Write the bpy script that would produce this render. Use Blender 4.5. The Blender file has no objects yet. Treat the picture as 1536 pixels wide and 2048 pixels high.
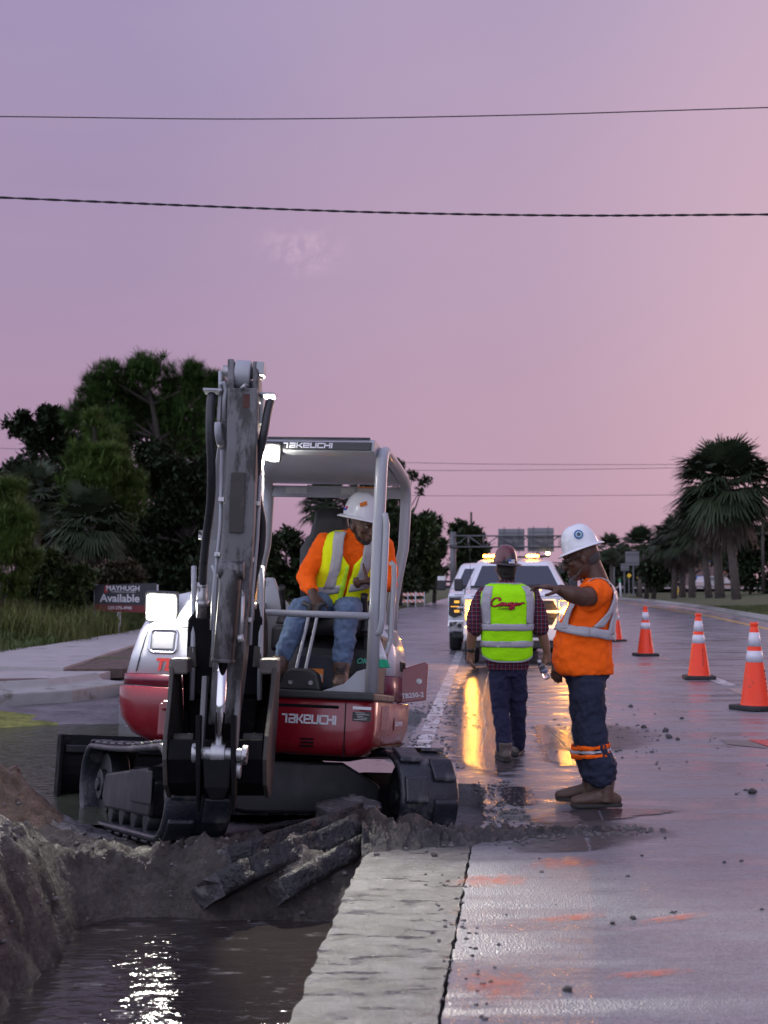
import bpy, bmesh, math, random
import numpy as np
from mathutils import Vector, Matrix, Euler, noise as mnoise
sc = bpy.context.scene
COL = sc.collection
R = math.radians
# ---------------------------------------------------------------- camera
CAM_H = 1.42; FPX = 2600.0
PITCH = math.atan((1172 - 1024) / FPX)
cam_d = bpy.data.cameras.new('camera')
cam_d.sensor_fit = 'HORIZONTAL'; cam_d.sensor_width = 24.0
cam_d.lens = FPX / 1536 * 24.0
cam_d.clip_start = 0.1; cam_d.clip_end = 6000
cam_d.dof.use_dof = True; cam_d.dof.focus_distance = 8.9; cam_d.dof.aperture_fstop = 3.2
cam = bpy.data.objects.new('camera', cam_d); COL.objects.link(cam)
cam.location = (0, 0, CAM_H); cam.rotation_euler = (R(90) + PITCH, 0, 0)
sc.camera = cam
# ---------------------------------------------------------------- world: dusk sky
world = bpy.data.worlds.new('World'); sc.world = world; world.use_nodes = True
SUN_AZ = R(42); SUN_EL = R(4)          # afterglow to the right of the road
def build_world():
    nt = world.node_tree; N = nt.nodes; L = nt.links
    for n in list(N): N.remove(n)
    out = N.new('ShaderNodeOutputWorld'); bg = N.new('ShaderNodeBackground'); L.new(bg.outputs[0], out.inputs[0])
    tc = N.new('ShaderNodeTexCoord')
    nrm = N.new('ShaderNodeVectorMath'); nrm.operation = 'NORMALIZE'; L.new(tc.outputs['Generated'], nrm.inputs[0])
    sep = N.new('ShaderNodeSeparateXYZ'); L.new(nrm.outputs[0], sep.inputs[0])
    def ramp(src, stops):
        r = N.new('ShaderNodeValToRGB'); L.new(src, r.inputs[0]); e = r.color_ramp.elements
        r.color_ramp.interpolation = 'B_SPLINE' if False else 'EASE'
        while len(e) < len(stops): e.new(0.5)
        for i, (p, c) in enumerate(stops):
            e[i].position = p; e[i].color = (c, c, c, 1) if not isinstance(c, tuple) else (*c, 1)
        return r.outputs[0]
    def mixc(f, a, b, op='MIX'):
        m = N.new('ShaderNodeMix'); m.data_type = 'RGBA'; m.blend_type = op
        for s, v in ((0, f), (6, a), (7, b)):
            if isinstance(v, (int, float)): m.inputs[s].default_value = v
            elif isinstance(v, tuple): m.inputs[s].default_value = (*v, 1)
            else: L.new(v, m.inputs[s])
        return m.outputs[2]
    base = ramp(sep.outputs['Z'], [(0.0, (.392, .246, .356)), (.10, (.384, .252, .392)), (.26, (.360, .266, .432)), (.45, (.315, .272, .468)), (1.0, (.36, .40, .74))])
    gd = Vector((math.sin(R(44)) * math.cos(R(13)), math.cos(R(44)) * math.cos(R(13)), math.sin(R(13))))
    dt = N.new('ShaderNodeVectorMath'); dt.operation = 'DOT_PRODUCT'; L.new(nrm.outputs[0], dt.inputs[0]); dt.inputs[1].default_value = gd
    glow = ramp(dt.outputs['Value'], [(0.58, 0.0), (.78, .17), (.92, .44), (1.0, .72)])
    c1 = mixc(glow, base, (.84, .555, .62))
    # the east, behind the camera: higher, bluer
    ng = N.new('ShaderNodeMath'); ng.operation = 'MULTIPLY'; L.new(dt.outputs['Value'], ng.inputs[0]); ng.inputs[1].default_value = -1
    ad = N.new('ShaderNodeMath'); ad.operation = 'ADD'; L.new(ng.outputs[0], ad.inputs[0]); ad.inputs[1].default_value = .5
    back = ramp(ad.outputs[0], [(0.0, 0.0), (1.0, 1.0)])
    c2 = mixc(back, c1, (1.16, 1.20, 1.58))
    # one small wisp of cloud
    cd = Vector((-168 / 2600, 1.0, (1172 - 492) / 2600)).normalized()
    mp = N.new('ShaderNodeMapping'); mp.vector_type = 'POINT'; L.new(nrm.outputs[0], mp.inputs[0]); mp.inputs['Location'].default_value = -cd
    sc_ = N.new('ShaderNodeVectorMath'); sc_.operation = 'MULTIPLY'; L.new(mp.outputs[0], sc_.inputs[0]); sc_.inputs[1].default_value = (22, 20, 38)
    ln = N.new('ShaderNodeVectorMath'); ln.operation = 'LENGTH'; L.new(sc_.outputs[0], ln.inputs[0])
    fo = ramp(ln.outputs['Value'], [(0.0, 1.0), (1.0, 0.0)])
    nz = N.new('ShaderNodeTexNoise'); L.new(nrm.outputs[0], nz.inputs['Vector']); nz.inputs['Scale'].default_value = 85; nz.inputs['Detail'].default_value = 6; nz.inputs['Roughness'].default_value = .6
    nr = ramp(nz.outputs[0], [(.38, 0.0), (.7, 1.0)])
    mm = N.new('ShaderNodeMath'); mm.operation = 'MULTIPLY'; L.new(fo, mm.inputs[0]); L.new(nr, mm.inputs[1])
    m3 = N.new('ShaderNodeMath'); m3.operation = 'MULTIPLY'; L.new(mm.outputs[0], m3.inputs[0]); m3.inputs[1].default_value = .55
    c3 = mixc(m3.outputs[0], c2, (.68, .47, .60))
    hz = N.new('ShaderNodeVectorMath'); hz.operation = 'MULTIPLY'; L.new(nrm.outputs[0], hz.inputs[0]); hz.inputs[1].default_value = (2.2, 2.2, 9)
    hn = N.new('ShaderNodeTexNoise'); L.new(hz.outputs[0], hn.inputs['Vector']); hn.inputs['Scale'].default_value = 1.6; hn.inputs['Detail'].default_value = 5
    hr = N.new('ShaderNodeMapRange'); L.new(hn.outputs[0], hr.inputs[0]); hr.inputs[1].default_value = .3; hr.inputs[2].default_value = .7; hr.inputs[3].default_value = 0; hr.inputs[4].default_value = .16
    c3 = mixc(hr.outputs[0], c3, (.56, .37, .50))
    sky = N.new('ShaderNodeTexSky'); sky.sky_type = 'NISHITA'; sky.sun_disc = False
    sky.sun_elevation = SUN_EL; sky.sun_rotation = SUN_AZ; sky.air_density = 1.5; sky.dust_density = 3
    ms = N.new('ShaderNodeMix'); ms.data_type = 'RGBA'; ms.blend_type = 'ADD'; ms.inputs[0].default_value = 0.012
    L.new(c3, ms.inputs[6]); L.new(sky.outputs[0], ms.inputs[7])
    L.new(ms.outputs[2], bg.inputs[0]); bg.inputs[1].default_value = 1.0
build_world()
sun_d = bpy.data.lights.new('sun', 'SUN'); sun_d.energy = 0.55; sun_d.angle = R(18); sun_d.color = (1.0, .60, .52)
sun = bpy.data.objects.new('sun', sun_d); COL.objects.link(sun)
sun.rotation_euler = Vector((-math.sin(SUN_AZ) * math.cos(R(9)), -math.cos(SUN_AZ) * math.cos(R(9)), -math.sin(R(9)))).to_track_quat('-Z', 'Y').to_euler()
sc.view_settings.view_transform = 'Standard'; sc.view_settings.look = 'None'
sc.view_settings.exposure = 0.0; sc.view_settings.gamma = 1.0; sc.view_settings.use_curve_mapping = False
sc.render.engine = 'CYCLES'
cy = sc.cycles
cy.use_denoising = True; cy.use_adaptive_sampling = True; cy.adaptive_threshold = 0.015
cy.max_bounces = 7; cy.diffuse_bounces = 3; cy.glossy_bounces = 4; cy.transmission_bounces = 6; cy.transparent_max_bounces = 8
cy.sample_clamp_indirect = 4.0; cy.caustics_reflective = False; cy.caustics_refractive = False
# ---------------------------------------------------------------- helpers
def at(px, py, Y):
    "world point at depth Y seen at photo pixel (px, py)"
    cx = (px - 768) / FPX; up = (1024 - py) / FPX
    d = Vector((cx, math.cos(PITCH) - up * math.sin(PITCH), math.sin(PITCH) + up * math.cos(PITCH)))
    return Vector((0, 0, CAM_H)) + d * (Y / d.y)
MATS = {}
def pmat(name, col, rough=.55, metal=0.0, var=.18, scale=9., bump=.0, bscale=60., dirt=None, coat=0., spec=.5, emit=None, trans=0., sub=0., rvar=.12, streak=None, alpha=None):
    """procedural principled material; dirt=(colour, amount 0..1, scale); streak=(sx,sy,sz) stretches the noise"""
    m = bpy.data.materials.new(name); m.use_nodes = True; MATS[name] = m
    nt = m.node_tree; N = nt.nodes; L = nt.links; b = N['Principled BSDF']
    tc = N.new('ShaderNodeTexCoord'); mp = N.new('ShaderNodeMapping'); L.new(tc.outputs['Object'], mp.inputs[0])
    if streak: mp.inputs['Scale'].default_value = streak
    nz = N.new('ShaderNodeTexNoise'); L.new(mp.outputs[0], nz.inputs['Vector']); nz.inputs['Scale'].default_value = scale; nz.inputs['Detail'].default_value = 5
    mx = N.new('ShaderNodeMix'); mx.data_type = 'RGBA'; L.new(nz.outputs[0], mx.inputs[0])
    mx.inputs[6].default_value = (*[c * (1 - var) for c in col], 1); mx.inputs[7].default_value = (*[min(1, c * (1 + var)) for c in col], 1)
    cur = mx.outputs[2]
    if dirt:
        dn = N.new('ShaderNodeTexNoise'); L.new(mp.outputs[0], dn.inputs['Vector']); dn.inputs['Scale'].default_value = dirt[2]; dn.inputs['Detail'].default_value = 8; dn.inputs['Roughness'].default_value = .68
        dr = N.new('ShaderNodeValToRGB'); L.new(dn.outputs[0], dr.inputs[0])
        t = .78 - .5 * dirt[1]; dr.color_ramp.elements[0].position = t; dr.color_ramp.elements[1].position = min(1, t + .09)
        d2 = N.new('ShaderNodeMix'); d2.data_type = 'RGBA'; L.new(dr.outputs[0], d2.inputs[0]); L.new(cur, d2.inputs[6]); d2.inputs[7].default_value = (*dirt[0], 1)
        cur = d2.outputs[2]
    L.new(cur, b.inputs['Base Color'])
    rr = N.new('ShaderNodeMapRange'); L.new(nz.outputs[0], rr.inputs[0]); rr.inputs[1].default_value = .3; rr.inputs[2].default_value = .7
    rr.inputs[3].default_value = max(.02, rough - rvar); rr.inputs[4].default_value = min(1, rough + rvar); L.new(rr.outputs[0], b.inputs['Roughness'])
    b.inputs['Metallic'].default_value = metal; b.inputs['Specular IOR Level'].default_value = spec
    b.inputs['Coat Weight'].default_value = coat; b.inputs['Coat Roughness'].default_value = .12
    b.inputs['Transmission Weight'].default_value = trans
    if sub: b.inputs['Subsurface Weight'].default_value = sub; b.inputs['Subsurface Radius'].default_value = (.01, .004, .002)
    if emit: b.inputs['Emission Color'].default_value = (*emit[0], 1); b.inputs['Emission Strength'].default_value = emit[1]
    if alpha is not None: b.inputs['Alpha'].default_value = alpha
    if bump:
        bn = N.new('ShaderNodeTexNoise'); L.new(mp.outputs[0], bn.inputs['Vector']); bn.inputs['Scale'].default_value = bscale; bn.inputs['Detail'].default_value = 6
        bp = N.new('ShaderNodeBump'); L.new(bn.outputs[0], bp.inputs['Height']); bp.inputs['Strength'].default_value = bump; bp.inputs['Distance'].default_value = .02
        L.new(bp.outputs[0], b.inputs['Normal'])
    return m
def orient(d):
    "rotation matrix whose z axis is d"
    return Vector(d).normalized().to_track_quat('Z', 'Y').to_matrix()
class MB:
    def __init__(s): s.V = []; s.F = []; s.M = []; s.S = []
    def add(s, vs, fs, m=0, sm=False):
        o = len(s.V); s.V.extend(tuple(v) for v in vs)
        for f in fs: s.F.append([i + o for i in f]); s.M.append(m); s.S.append(sm)
        return s
    def box(s, c, d, rot=None, m=0, taper=None):
        c = Vector(c); h = [x / 2 for x in d]; vs = []
        for z in (-1, 1):
            for x, y in ((-1, -1), (1, -1), (1, 1), (-1, 1)):
                k = taper if (taper and z > 0) else 1.0
                v = Vector((x * h[0] * k, y * h[1] * k, z * h[2]))
                if rot is not None: v = rot @ v
                vs.append(c + v)
        return s.add(vs, [(3, 2, 1, 0), (4, 5, 6, 7), (0, 1, 5, 4), (1, 2, 6, 5), (2, 3, 7, 6), (3, 0, 4, 7)], m)
    def loft(s, rings, cap=True, m=0, sm=True, closed=True):
        n = len(rings[0]); vs = [p for r in rings for p in r]; fs = []
        for i in range(len(rings) - 1):
            for j in range(n if closed else n - 1):
                k = (j + 1) % n; fs.append((i * n + j, i * n + k, (i + 1) * n + k, (i + 1) * n + j))
        s.add(vs, fs, m, sm)
        if cap and closed:
            o = len(s.V) - len(vs)
            s.F.append([o + j for j in reversed(range(n))]); s.M.append(m); s.S.append(False)
            s.F.append([o + (len(rings) - 1) * n + j for j in range(n)]); s.M.append(m); s.S.append(False)
        return s
    def cyl(s, a, b, r, r2=None, n=16, cap=True, m=0, sm=True):
        a = Vector(a); b = Vector(b); Q = orient(b - a); r2 = r if r2 is None else r2
        return s.loft([[p + Q @ Vector((q * math.cos(t * 2 * math.pi / n), q * math.sin(t * 2 * math.pi / n), 0)) for t in range(n)] for p, q in ((a, r), (b, r2))], cap, m, sm)
    def tube(s, pts, r, n=10, m=0, cap=True, ell=None, closed=False):
        pts = [Vector(p) for p in pts]; rings = []; k = len(pts); up = None
        for i, p in enumerate(pts):
            if closed: t = pts[(i + 1) % k] - pts[i - 1]
            else: t = pts[min(i + 1, k - 1)] - pts[max(i - 1, 0)]
            t.normalize()
            if up is None:
                up = Vector((0, 0, 1)) if abs(t.z) < .9 else Vector((0, 1, 0))
            u = t.cross(up).normalized(); w = u.cross(t).normalized(); up = w
            q = r[i] if isinstance(r, (list, tuple)) else r
            qa, qb = q if isinstance(q, tuple) else (q, q)
            rings.append([p + u * qa * math.cos(j * 2 * math.pi / n) + w * qb * math.sin(j * 2 * math.pi / n) for j in range(n)])
        if closed: rings.append(rings[0]); cap = False
        return s.loft(rings, cap, m, True)
    def lathe(s, prof, c=(0, 0, 0), n=20, m=0, rot=None, sm=True, sx=1, sy=1):
        c = Vector(c); rings = []
        for r, z in prof:
            ring = []
            for j in range(n):
                v = Vector((r * sx * math.cos(j * 2 * math.pi / n), r * sy * math.sin(j * 2 * math.pi / n), z))
                ring.append(c + (rot @ v if rot is not None else v))
            rings.append(ring)
        return s.loft(rings, True, m, sm)
    def sphere(s, c, r, nu=16, nv=10, m=0, rot=None):
        r = r if isinstance(r, (tuple, list)) else (r, r, r)
        prof = [(max(1e-4, math.sin(math.pi * i / nv)), -math.cos(math.pi * i / nv)) for i in range(nv + 1)]
        c = Vector(c); rings = []
        for q, z in prof:
            ring = []
            for j in range(nu):
                v = Vector((q * r[0] * math.cos(j * 2 * math.pi / nu), q * r[1] * math.sin(j * 2 * math.pi / nu), z * r[2]))
                ring.append(c + (rot @ v if rot is not None else v))
            rings.append(ring)
        return s.loft(rings, True, m, True)
    def prism(s, poly, d0, d1, ax='xz', m=0, sm=False):
        "extrude a 2-D outline; ax names the outline's axes, the extrusion runs along the third"
        o = {'xz': lambda a, b, d: (a, d, b), 'yz': lambda a, b, d: (d, a, b), 'xy': lambda a, b, d: (a, b, d)}[ax]
        n = len(poly); vs = [o(a, b, d0) for a, b in poly] + [o(a, b, d1) for a, b in poly]
        s.add(vs, [(i, (i + 1) % n, n + (i + 1) % n, n + i) for i in range(n)], m, sm)
        k = len(s.V) - 2 * n
        s.F.append([k + i for i in reversed(range(n))]); s.M.append(m); s.S.append(False)
        s.F.append([k + n + i for i in range(n)]); s.M.append(m); s.S.append(False)
        return s
    def xform(s, M, start=0):
        for i in range(start, len(s.V)): s.V[i] = tuple(M @ Vector(s.V[i]))
        return s
    def build(s, name, mats, parent=None, loc=None, rot=None, bevel=0, fix=True, seg=2):
        me = bpy.data.meshes.new(name); me.from_pydata(s.V, [], s.F)
        mats = mats if isinstance(mats, (list, tuple)) else [mats]
        for m in mats: me.materials.append(m)
        me.polygons.foreach_set('material_index', s.M); me.polygons.foreach_set('use_smooth', s.S)
        if fix:
            bm = bmesh.new(); bm.from_mesh(me); bmesh.ops.recalc_face_normals(bm, faces=bm.faces); bm.to_mesh(me); bm.free()
        me.update()
        return link(name, me, parent, loc, rot, bevel, seg)
def link(name, me, parent=None, loc=None, rot=None, bevel=0, seg=2):
    o = bpy.data.objects.new(name, me); COL.objects.link(o)
    if parent is not None: o.parent = parent
    if loc is not None: o.location = loc
    if rot is not None: o.rotation_euler = rot
    if bevel:
        b = o.modifiers.new('bevel', 'BEVEL'); b.width = bevel; b.segments = seg; b.limit_method = 'ANGLE'; b.angle_limit = R(40)
        b.harden_normals = False
    return o
def tag(o, label=None, cat=None, group=None, kind=None):
    if label: o['label'] = label
    if cat: o['category'] = cat
    if group: o['group'] = group
    if kind: o['kind'] = kind
    return o
def thing(name, label, cat, loc=(0, 0, 0), rot=(0, 0, 0), group=None):
    o = bpy.data.objects.new(name, None); COL.objects.link(o); o.location = loc; o.rotation_euler = rot
    o.empty_display_size = .2
    return tag(o, label, cat, group)
def npmesh(name, verts, faces, mats, parent=None, midx=None, smooth=False, kind=None):
    "mesh from numpy arrays; faces (n,k)"
    me = bpy.data.meshes.new(name); verts = np.asarray(verts, np.float32); faces = np.asarray(faces, np.int32)
    me.vertices.add(len(verts)); me.vertices.foreach_set('co', verts.ravel())
    k = faces.shape[1]; me.loops.add(faces.size); me.loops.foreach_set('vertex_index', faces.ravel())
    me.polygons.add(len(faces)); me.polygons.foreach_set('loop_start', np.arange(0, faces.size, k, dtype=np.int32))
    me.polygons.foreach_set('loop_total', np.full(len(faces), k, np.int32))
    if smooth: me.polygons.foreach_set('use_smooth', np.ones(len(faces), bool))
    for m in (mats if isinstance(mats, (list, tuple)) else [mats]): me.materials.append(m)
    if midx is not None: me.polygons.foreach_set('material_index', np.asarray(midx, np.int32))
    me.update(calc_edges=True); me.validate()
    o = link(name, me, parent)
    if kind: o['kind'] = kind
    return o
def text(name, body, size, mat, parent, M, extrude=.0015, shear=0., bold=0., align='CENTER', sx=1.0, space=1.0):
    cu = bpy.data.curves.new(name, 'FONT'); cu.body = body; cu.size = size; cu.extrude = extrude; cu.shear = shear; cu.offset = bold
    cu.align_x = align; cu.align_y = 'CENTER'; cu.resolution_u = 3; cu.space_character = space
    t = bpy.data.objects.new(name + '_tmp', cu); COL.objects.link(t)
    dg = bpy.context.evaluated_depsgraph_get()
    me = bpy.data.meshes.new_from_object(t.evaluated_get(dg)); me.name = name
    bpy.data.objects.remove(t); me.materials.clear(); me.materials.append(mat)
    me.transform(M @ Matrix.Diagonal((sx, 1, 1, 1)))
    return link(name, me, parent)
def frame(o, x, y):
    "matrix with origin o, text runs along x, letters rise along y"
    x = Vector(x).normalized(); y = Vector(y); z = x.cross(y).normalized(); y = z.cross(x)
    M = Matrix((x, y, z)).transposed().to_4x4(); M.translation = Vector(o); return M
def fract(x, y, z=0., o=4, H=.9): return mnoise.fractal(Vector((x, y, z)), H, 2.1, o)
def smooth01(a, b, x):
    t = max(0., min(1., (x - a) / (b - a))); return t * t * (3 - 2 * t)
# ================================================================ GROUND, ROAD, TRENCH
def ground_mat(name, c1, c2, rough=.9, scale=3., bump=.5, bscale=40., wet=0., c3=None, rlo=.12, wscale=.9, stretch=(1, 1, 1)):
    "two-tone soil; wet > 0 lets a share of the surface be glossy"
    m = bpy.data.materials.new(name); m.use_nodes = True; nt = m.node_tree; N = nt.nodes; L = nt.links; b = N['Principled BSDF']
    tc = N.new('ShaderNodeTexCoord'); mp = N.new('ShaderNodeMapping'); L.new(tc.outputs['Object'], mp.inputs[0])
    def nz(s, d=7, r=.6, v=None):
        n = N.new('ShaderNodeTexNoise'); L.new(v or mp.outputs[0], n.inputs['Vector']); n.inputs['Scale'].default_value = s; n.inputs['Detail'].default_value = d; n.inputs['Roughness'].default_value = r; return n.outputs[0]
    mx = N.new('ShaderNodeMix'); mx.data_type = 'RGBA'; mr = N.new('ShaderNodeMapRange'); L.new(nz(scale), mr.inputs[0]); mr.inputs[1].default_value = .35; mr.inputs[2].default_value = .65
    L.new(mr.outputs[0], mx.inputs[0]); mx.inputs[6].default_value = (*c1, 1); mx.inputs[7].default_value = (*c2, 1)
    f = N.new('ShaderNodeMix'); f.data_type = 'RGBA'; f.blend_type = 'MULTIPLY'; f.inputs[0].default_value = .55; L.new(mx.outputs[2], f.inputs[6])
    vo = N.new('ShaderNodeTexVoronoi'); L.new(mp.outputs[0], vo.inputs['Vector']); vo.inputs['Scale'].default_value = bscale * 1.4
    fr = N.new('ShaderNodeMapRange'); L.new(vo.outputs['Color'], fr.inputs[0]); fr.inputs[3].default_value = .45; fr.inputs[4].default_value = 1.5
    cb = N.new('ShaderNodeCombineColor');
    for i in range(3): L.new(fr.outputs[0], cb.inputs[i])
    L.new(cb.outputs[0], f.inputs[7]); L.new(f.outputs[2], b.inputs['Base Color'])
    mp2 = N.new('ShaderNodeMapping'); L.new(tc.outputs['Object'], mp2.inputs[0]); mp2.inputs['Scale'].default_value = stretch
    w = nz(wscale, 6, .6, mp2.outputs[0]); wr = N.new('ShaderNodeMapRange'); L.new(w, wr.inputs[0]); wr.inputs[1].default_value = .5 - wet * .3; wr.inputs[2].default_value = .62 - wet * .1 + .05
    wr.inputs[3].default_value = rlo if wet > 0 else rough; wr.inputs[4].default_value = rough; L.new(wr.outputs[0], b.inputs['Roughness'])
    bp = N.new('ShaderNodeBump'); L.new(nz(bscale, 8, .7), bp.inputs['Height']); bp.inputs['Strength'].default_value = bump; bp.inputs['Distance'].default_value = .03
    L.new(bp.outputs[0], b.inputs['Normal'])
    return m
SOIL = ground_mat('wet_grey_soil', (.040, .033, .031), (.130, .112, .102), .85, 2.6, 1.0, 34, wet=.12, rlo=.4, wscale=14)
MUD = ground_mat('mud', (.060, .055, .062), (.165, .155, .165), .6, 1.5, .6, 30, wet=.6, rlo=.16, wscale=2.2)
BROWN = ground_mat('brown_soil', (.06, .04, .03), (.15, .095, .07), .85, 5, .9, 40, wet=.1, rlo=.4, wscale=6)
GRASSG = ground_mat('turf', (.026, .040, .012), (.070, .092, .026), .9, 2.3, 1.0, 9)
def road_mat():
    m = bpy.data.materials.new('wet_concrete_road'); m.use_nodes = True; nt = m.node_tree; N = nt.nodes; L = nt.links; b = N['Principled BSDF']
    tc = N.new('ShaderNodeTexCoord')
    def mapped(s, rot=0):
        mp = N.new('ShaderNodeMapping'); L.new(tc.outputs['Object'], mp.inputs[0]); mp.inputs['Scale'].default_value = s; mp.inputs['Rotation'].default_value = (0, 0, rot); return mp.outputs[0]
    def nz(v, s, d=6, r=.6):
        n = N.new('ShaderNodeTexNoise'); L.new(v, n.inputs['Vector']); n.inputs['Scale'].default_value = s; n.inputs['Detail'].default_value = d; n.inputs['Roughness'].default_value = r; return n.outputs[0]
    def rng(v, a, b_, c, d):
        r = N.new('ShaderNodeMapRange'); L.new(v, r.inputs[0]); r.inputs[1].default_value = a; r.inputs[2].default_value = b_; r.inputs[3].default_value = c; r.inputs[4].default_value = d; return r.outputs[0]
    def mixc(f, a, c, op='MIX'):
        x = N.new('ShaderNodeMix'); x.data_type = 'RGBA'; x.blend_type = op
        for i, v in ((0, f), (6, a), (7, c)):
            if isinstance(v, (int, float)): x.inputs[i].default_value = v
            elif isinstance(v, tuple): x.inputs[i].default_value = (*v, 1)
            else: L.new(v, x.inputs[i])
        return x.outputs[2]
    iso = mapped((1, 1, 1)); st = mapped((.35, 1.6, 1), R(-5))
    streak = nz(st, 1.5, 7, .62)
    cloud = nz(iso, .6, 5, .6)
    grit = nz(iso, 160, 3, .7)
    col = mixc(rng(cloud, .35, .65, 0, 1), (.18, .178, .20), (.25, .247, .268))
    col = mixc(rng(streak, .40, .62, 0, .55), col, (.125, .122, .145))
    vo = N.new('ShaderNodeTexVoronoi'); L.new(iso, vo.inputs['Vector']); vo.inputs['Scale'].default_value = 120
    g2 = N.new('ShaderNodeCombineColor'); gv = rng(vo.outputs['Color'], 0, 1, .55, 1.35)
    for i in range(3): L.new(gv, g2.inputs[i])
    col = mixc(.75, col, g2.outputs[0], 'MULTIPLY')
    # muddy film near the dig, grit and orange survey paint come as own sheets
    L.new(col, b.inputs['Base Color'])
    r1 = rng(streak, .36, .58, .50, .13)
    r2 = N.new('ShaderNodeMath'); r2.operation = 'ADD'; L.new(r1, r2.inputs[0]); L.new(rng(grit, .3, .7, -.1, .16), r2.inputs[1]); r2.use_clamp = True
    L.new(r2.outputs[0], b.inputs['Roughness']); b.inputs['Specular IOR Level'].default_value = .8
    # relief: aggregate + transverse tining
    wv = N.new('ShaderNodeTexWave'); wv.wave_type = 'BANDS'; wv.bands_direction = 'Y'; L.new(mapped((1, 1, 1), R(-5)), wv.inputs['Vector']); wv.inputs['Scale'].default_value = 12; wv.inputs['Distortion'].default_value = 2.5; wv.inputs['Detail'].default_value = 2
    hs = N.new('ShaderNodeMath'); hs.operation = 'MULTIPLY_ADD'; L.new(wv.outputs[0], hs.inputs[0]); hs.inputs[1].default_value = .05
    hv = N.new('ShaderNodeMath'); hv.operation = 'MULTIPLY'; L.new(vo.outputs['Distance'], hv.inputs[0]); hv.inputs[1].default_value = 1.0; L.new(hv.outputs[0], hs.inputs[2])
    bp = N.new('ShaderNodeBump'); L.new(hs.outputs[0], bp.inputs['Height']); bp.inputs['Distance'].default_value = .009
    # water lying in the streaks smooths the relief away
    L.new(rng(streak, .40, .60, .62, .10), bp.inputs['Strength'])
    L.new(bp.outputs[0], b.inputs['Normal'])
    return m
ROADM = road_mat()
STRIPM = ground_mat('wet_concrete_strip', (.035, .035, .038), (.135, .133, .138), .66, 5, .55, 60, wet=.50, rlo=.17, wscale=4.5, stretch=(1, 3.0, 1))
STRIPM.node_tree.nodes['Principled BSDF'].inputs['Specular IOR Level'].default_value = .9
SOIL.node_tree.nodes['Principled BSDF'].inputs['Specular IOR Level'].default_value = .25
KERBM = pmat('kerb_concrete', (.30, .30, .29), .75, var=.3, scale=4, bump=.3, bscale=50, dirt=((.16, .15, .13), .45, 2.5))
SIDEM = pmat('sidewalk_concrete', (.36, .34, .34), .65, var=.25, scale=1.5, bump=.2, bscale=60, dirt=((.2, .18, .17), .45, .9))
WHITEP = pmat('white_road_paint', (.50, .50, .52), .45, var=.2, scale=6, bump=.25, bscale=90, dirt=((.22, .21, .22), .66, 4))
YELLP = pmat('yellow_road_paint', (.70, .40, .03), .5, var=.15, scale=5, dirt=((.25, .22, .2), .35, 4))
REDP = pmat('red_reflector_paint', (.45, .02, .02), .35, var=.3, scale=14, dirt=((.2, .19, .2), .4, 9))
ORANGEP = pmat('orange_survey_paint', (.85, .16, .03), .4, var=.2, scale=18, rvar=.1)
def ORANGE_SPRAY():
    m = ORANGEP; nt = m.node_tree; N = nt.nodes; L = nt.links; b = N['Principled BSDF']
    tc = N.new('ShaderNodeTexCoord'); n = N.new('ShaderNodeTexNoise'); L.new(tc.outputs['Object'], n.inputs['Vector']); n.inputs['Scale'].default_value = 14; n.inputs['Detail'].default_value = 9; n.inputs['Roughness'].default_value = .75
    ln = N.new('ShaderNodeVectorMath'); ln.operation = 'LENGTH'; L.new(tc.outputs['Object'], ln.inputs[0])
    r0 = N.new('ShaderNodeMapRange'); L.new(ln.outputs['Value'], r0.inputs[0]); r0.inputs[1].default_value = 0; r0.inputs[2].default_value = .30; r0.inputs[3].default_value = .66; r0.inputs[4].default_value = .38
    sb = N.new('ShaderNodeMath'); sb.operation = 'SUBTRACT'; L.new(r0.outputs[0], sb.inputs[0]); L.new(n.outputs[0], sb.inputs[1])
    r = N.new('ShaderNodeMapRange'); L.new(sb.outputs[0], r.inputs[0]); r.inputs[1].default_value = 0; r.inputs[2].default_value = .2; r.inputs[3].default_value = 0; r.inputs[4].default_value = .36
    L.new(r.outputs[0], b.inputs['Alpha'])
ORANGE_SPRAY()
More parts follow.
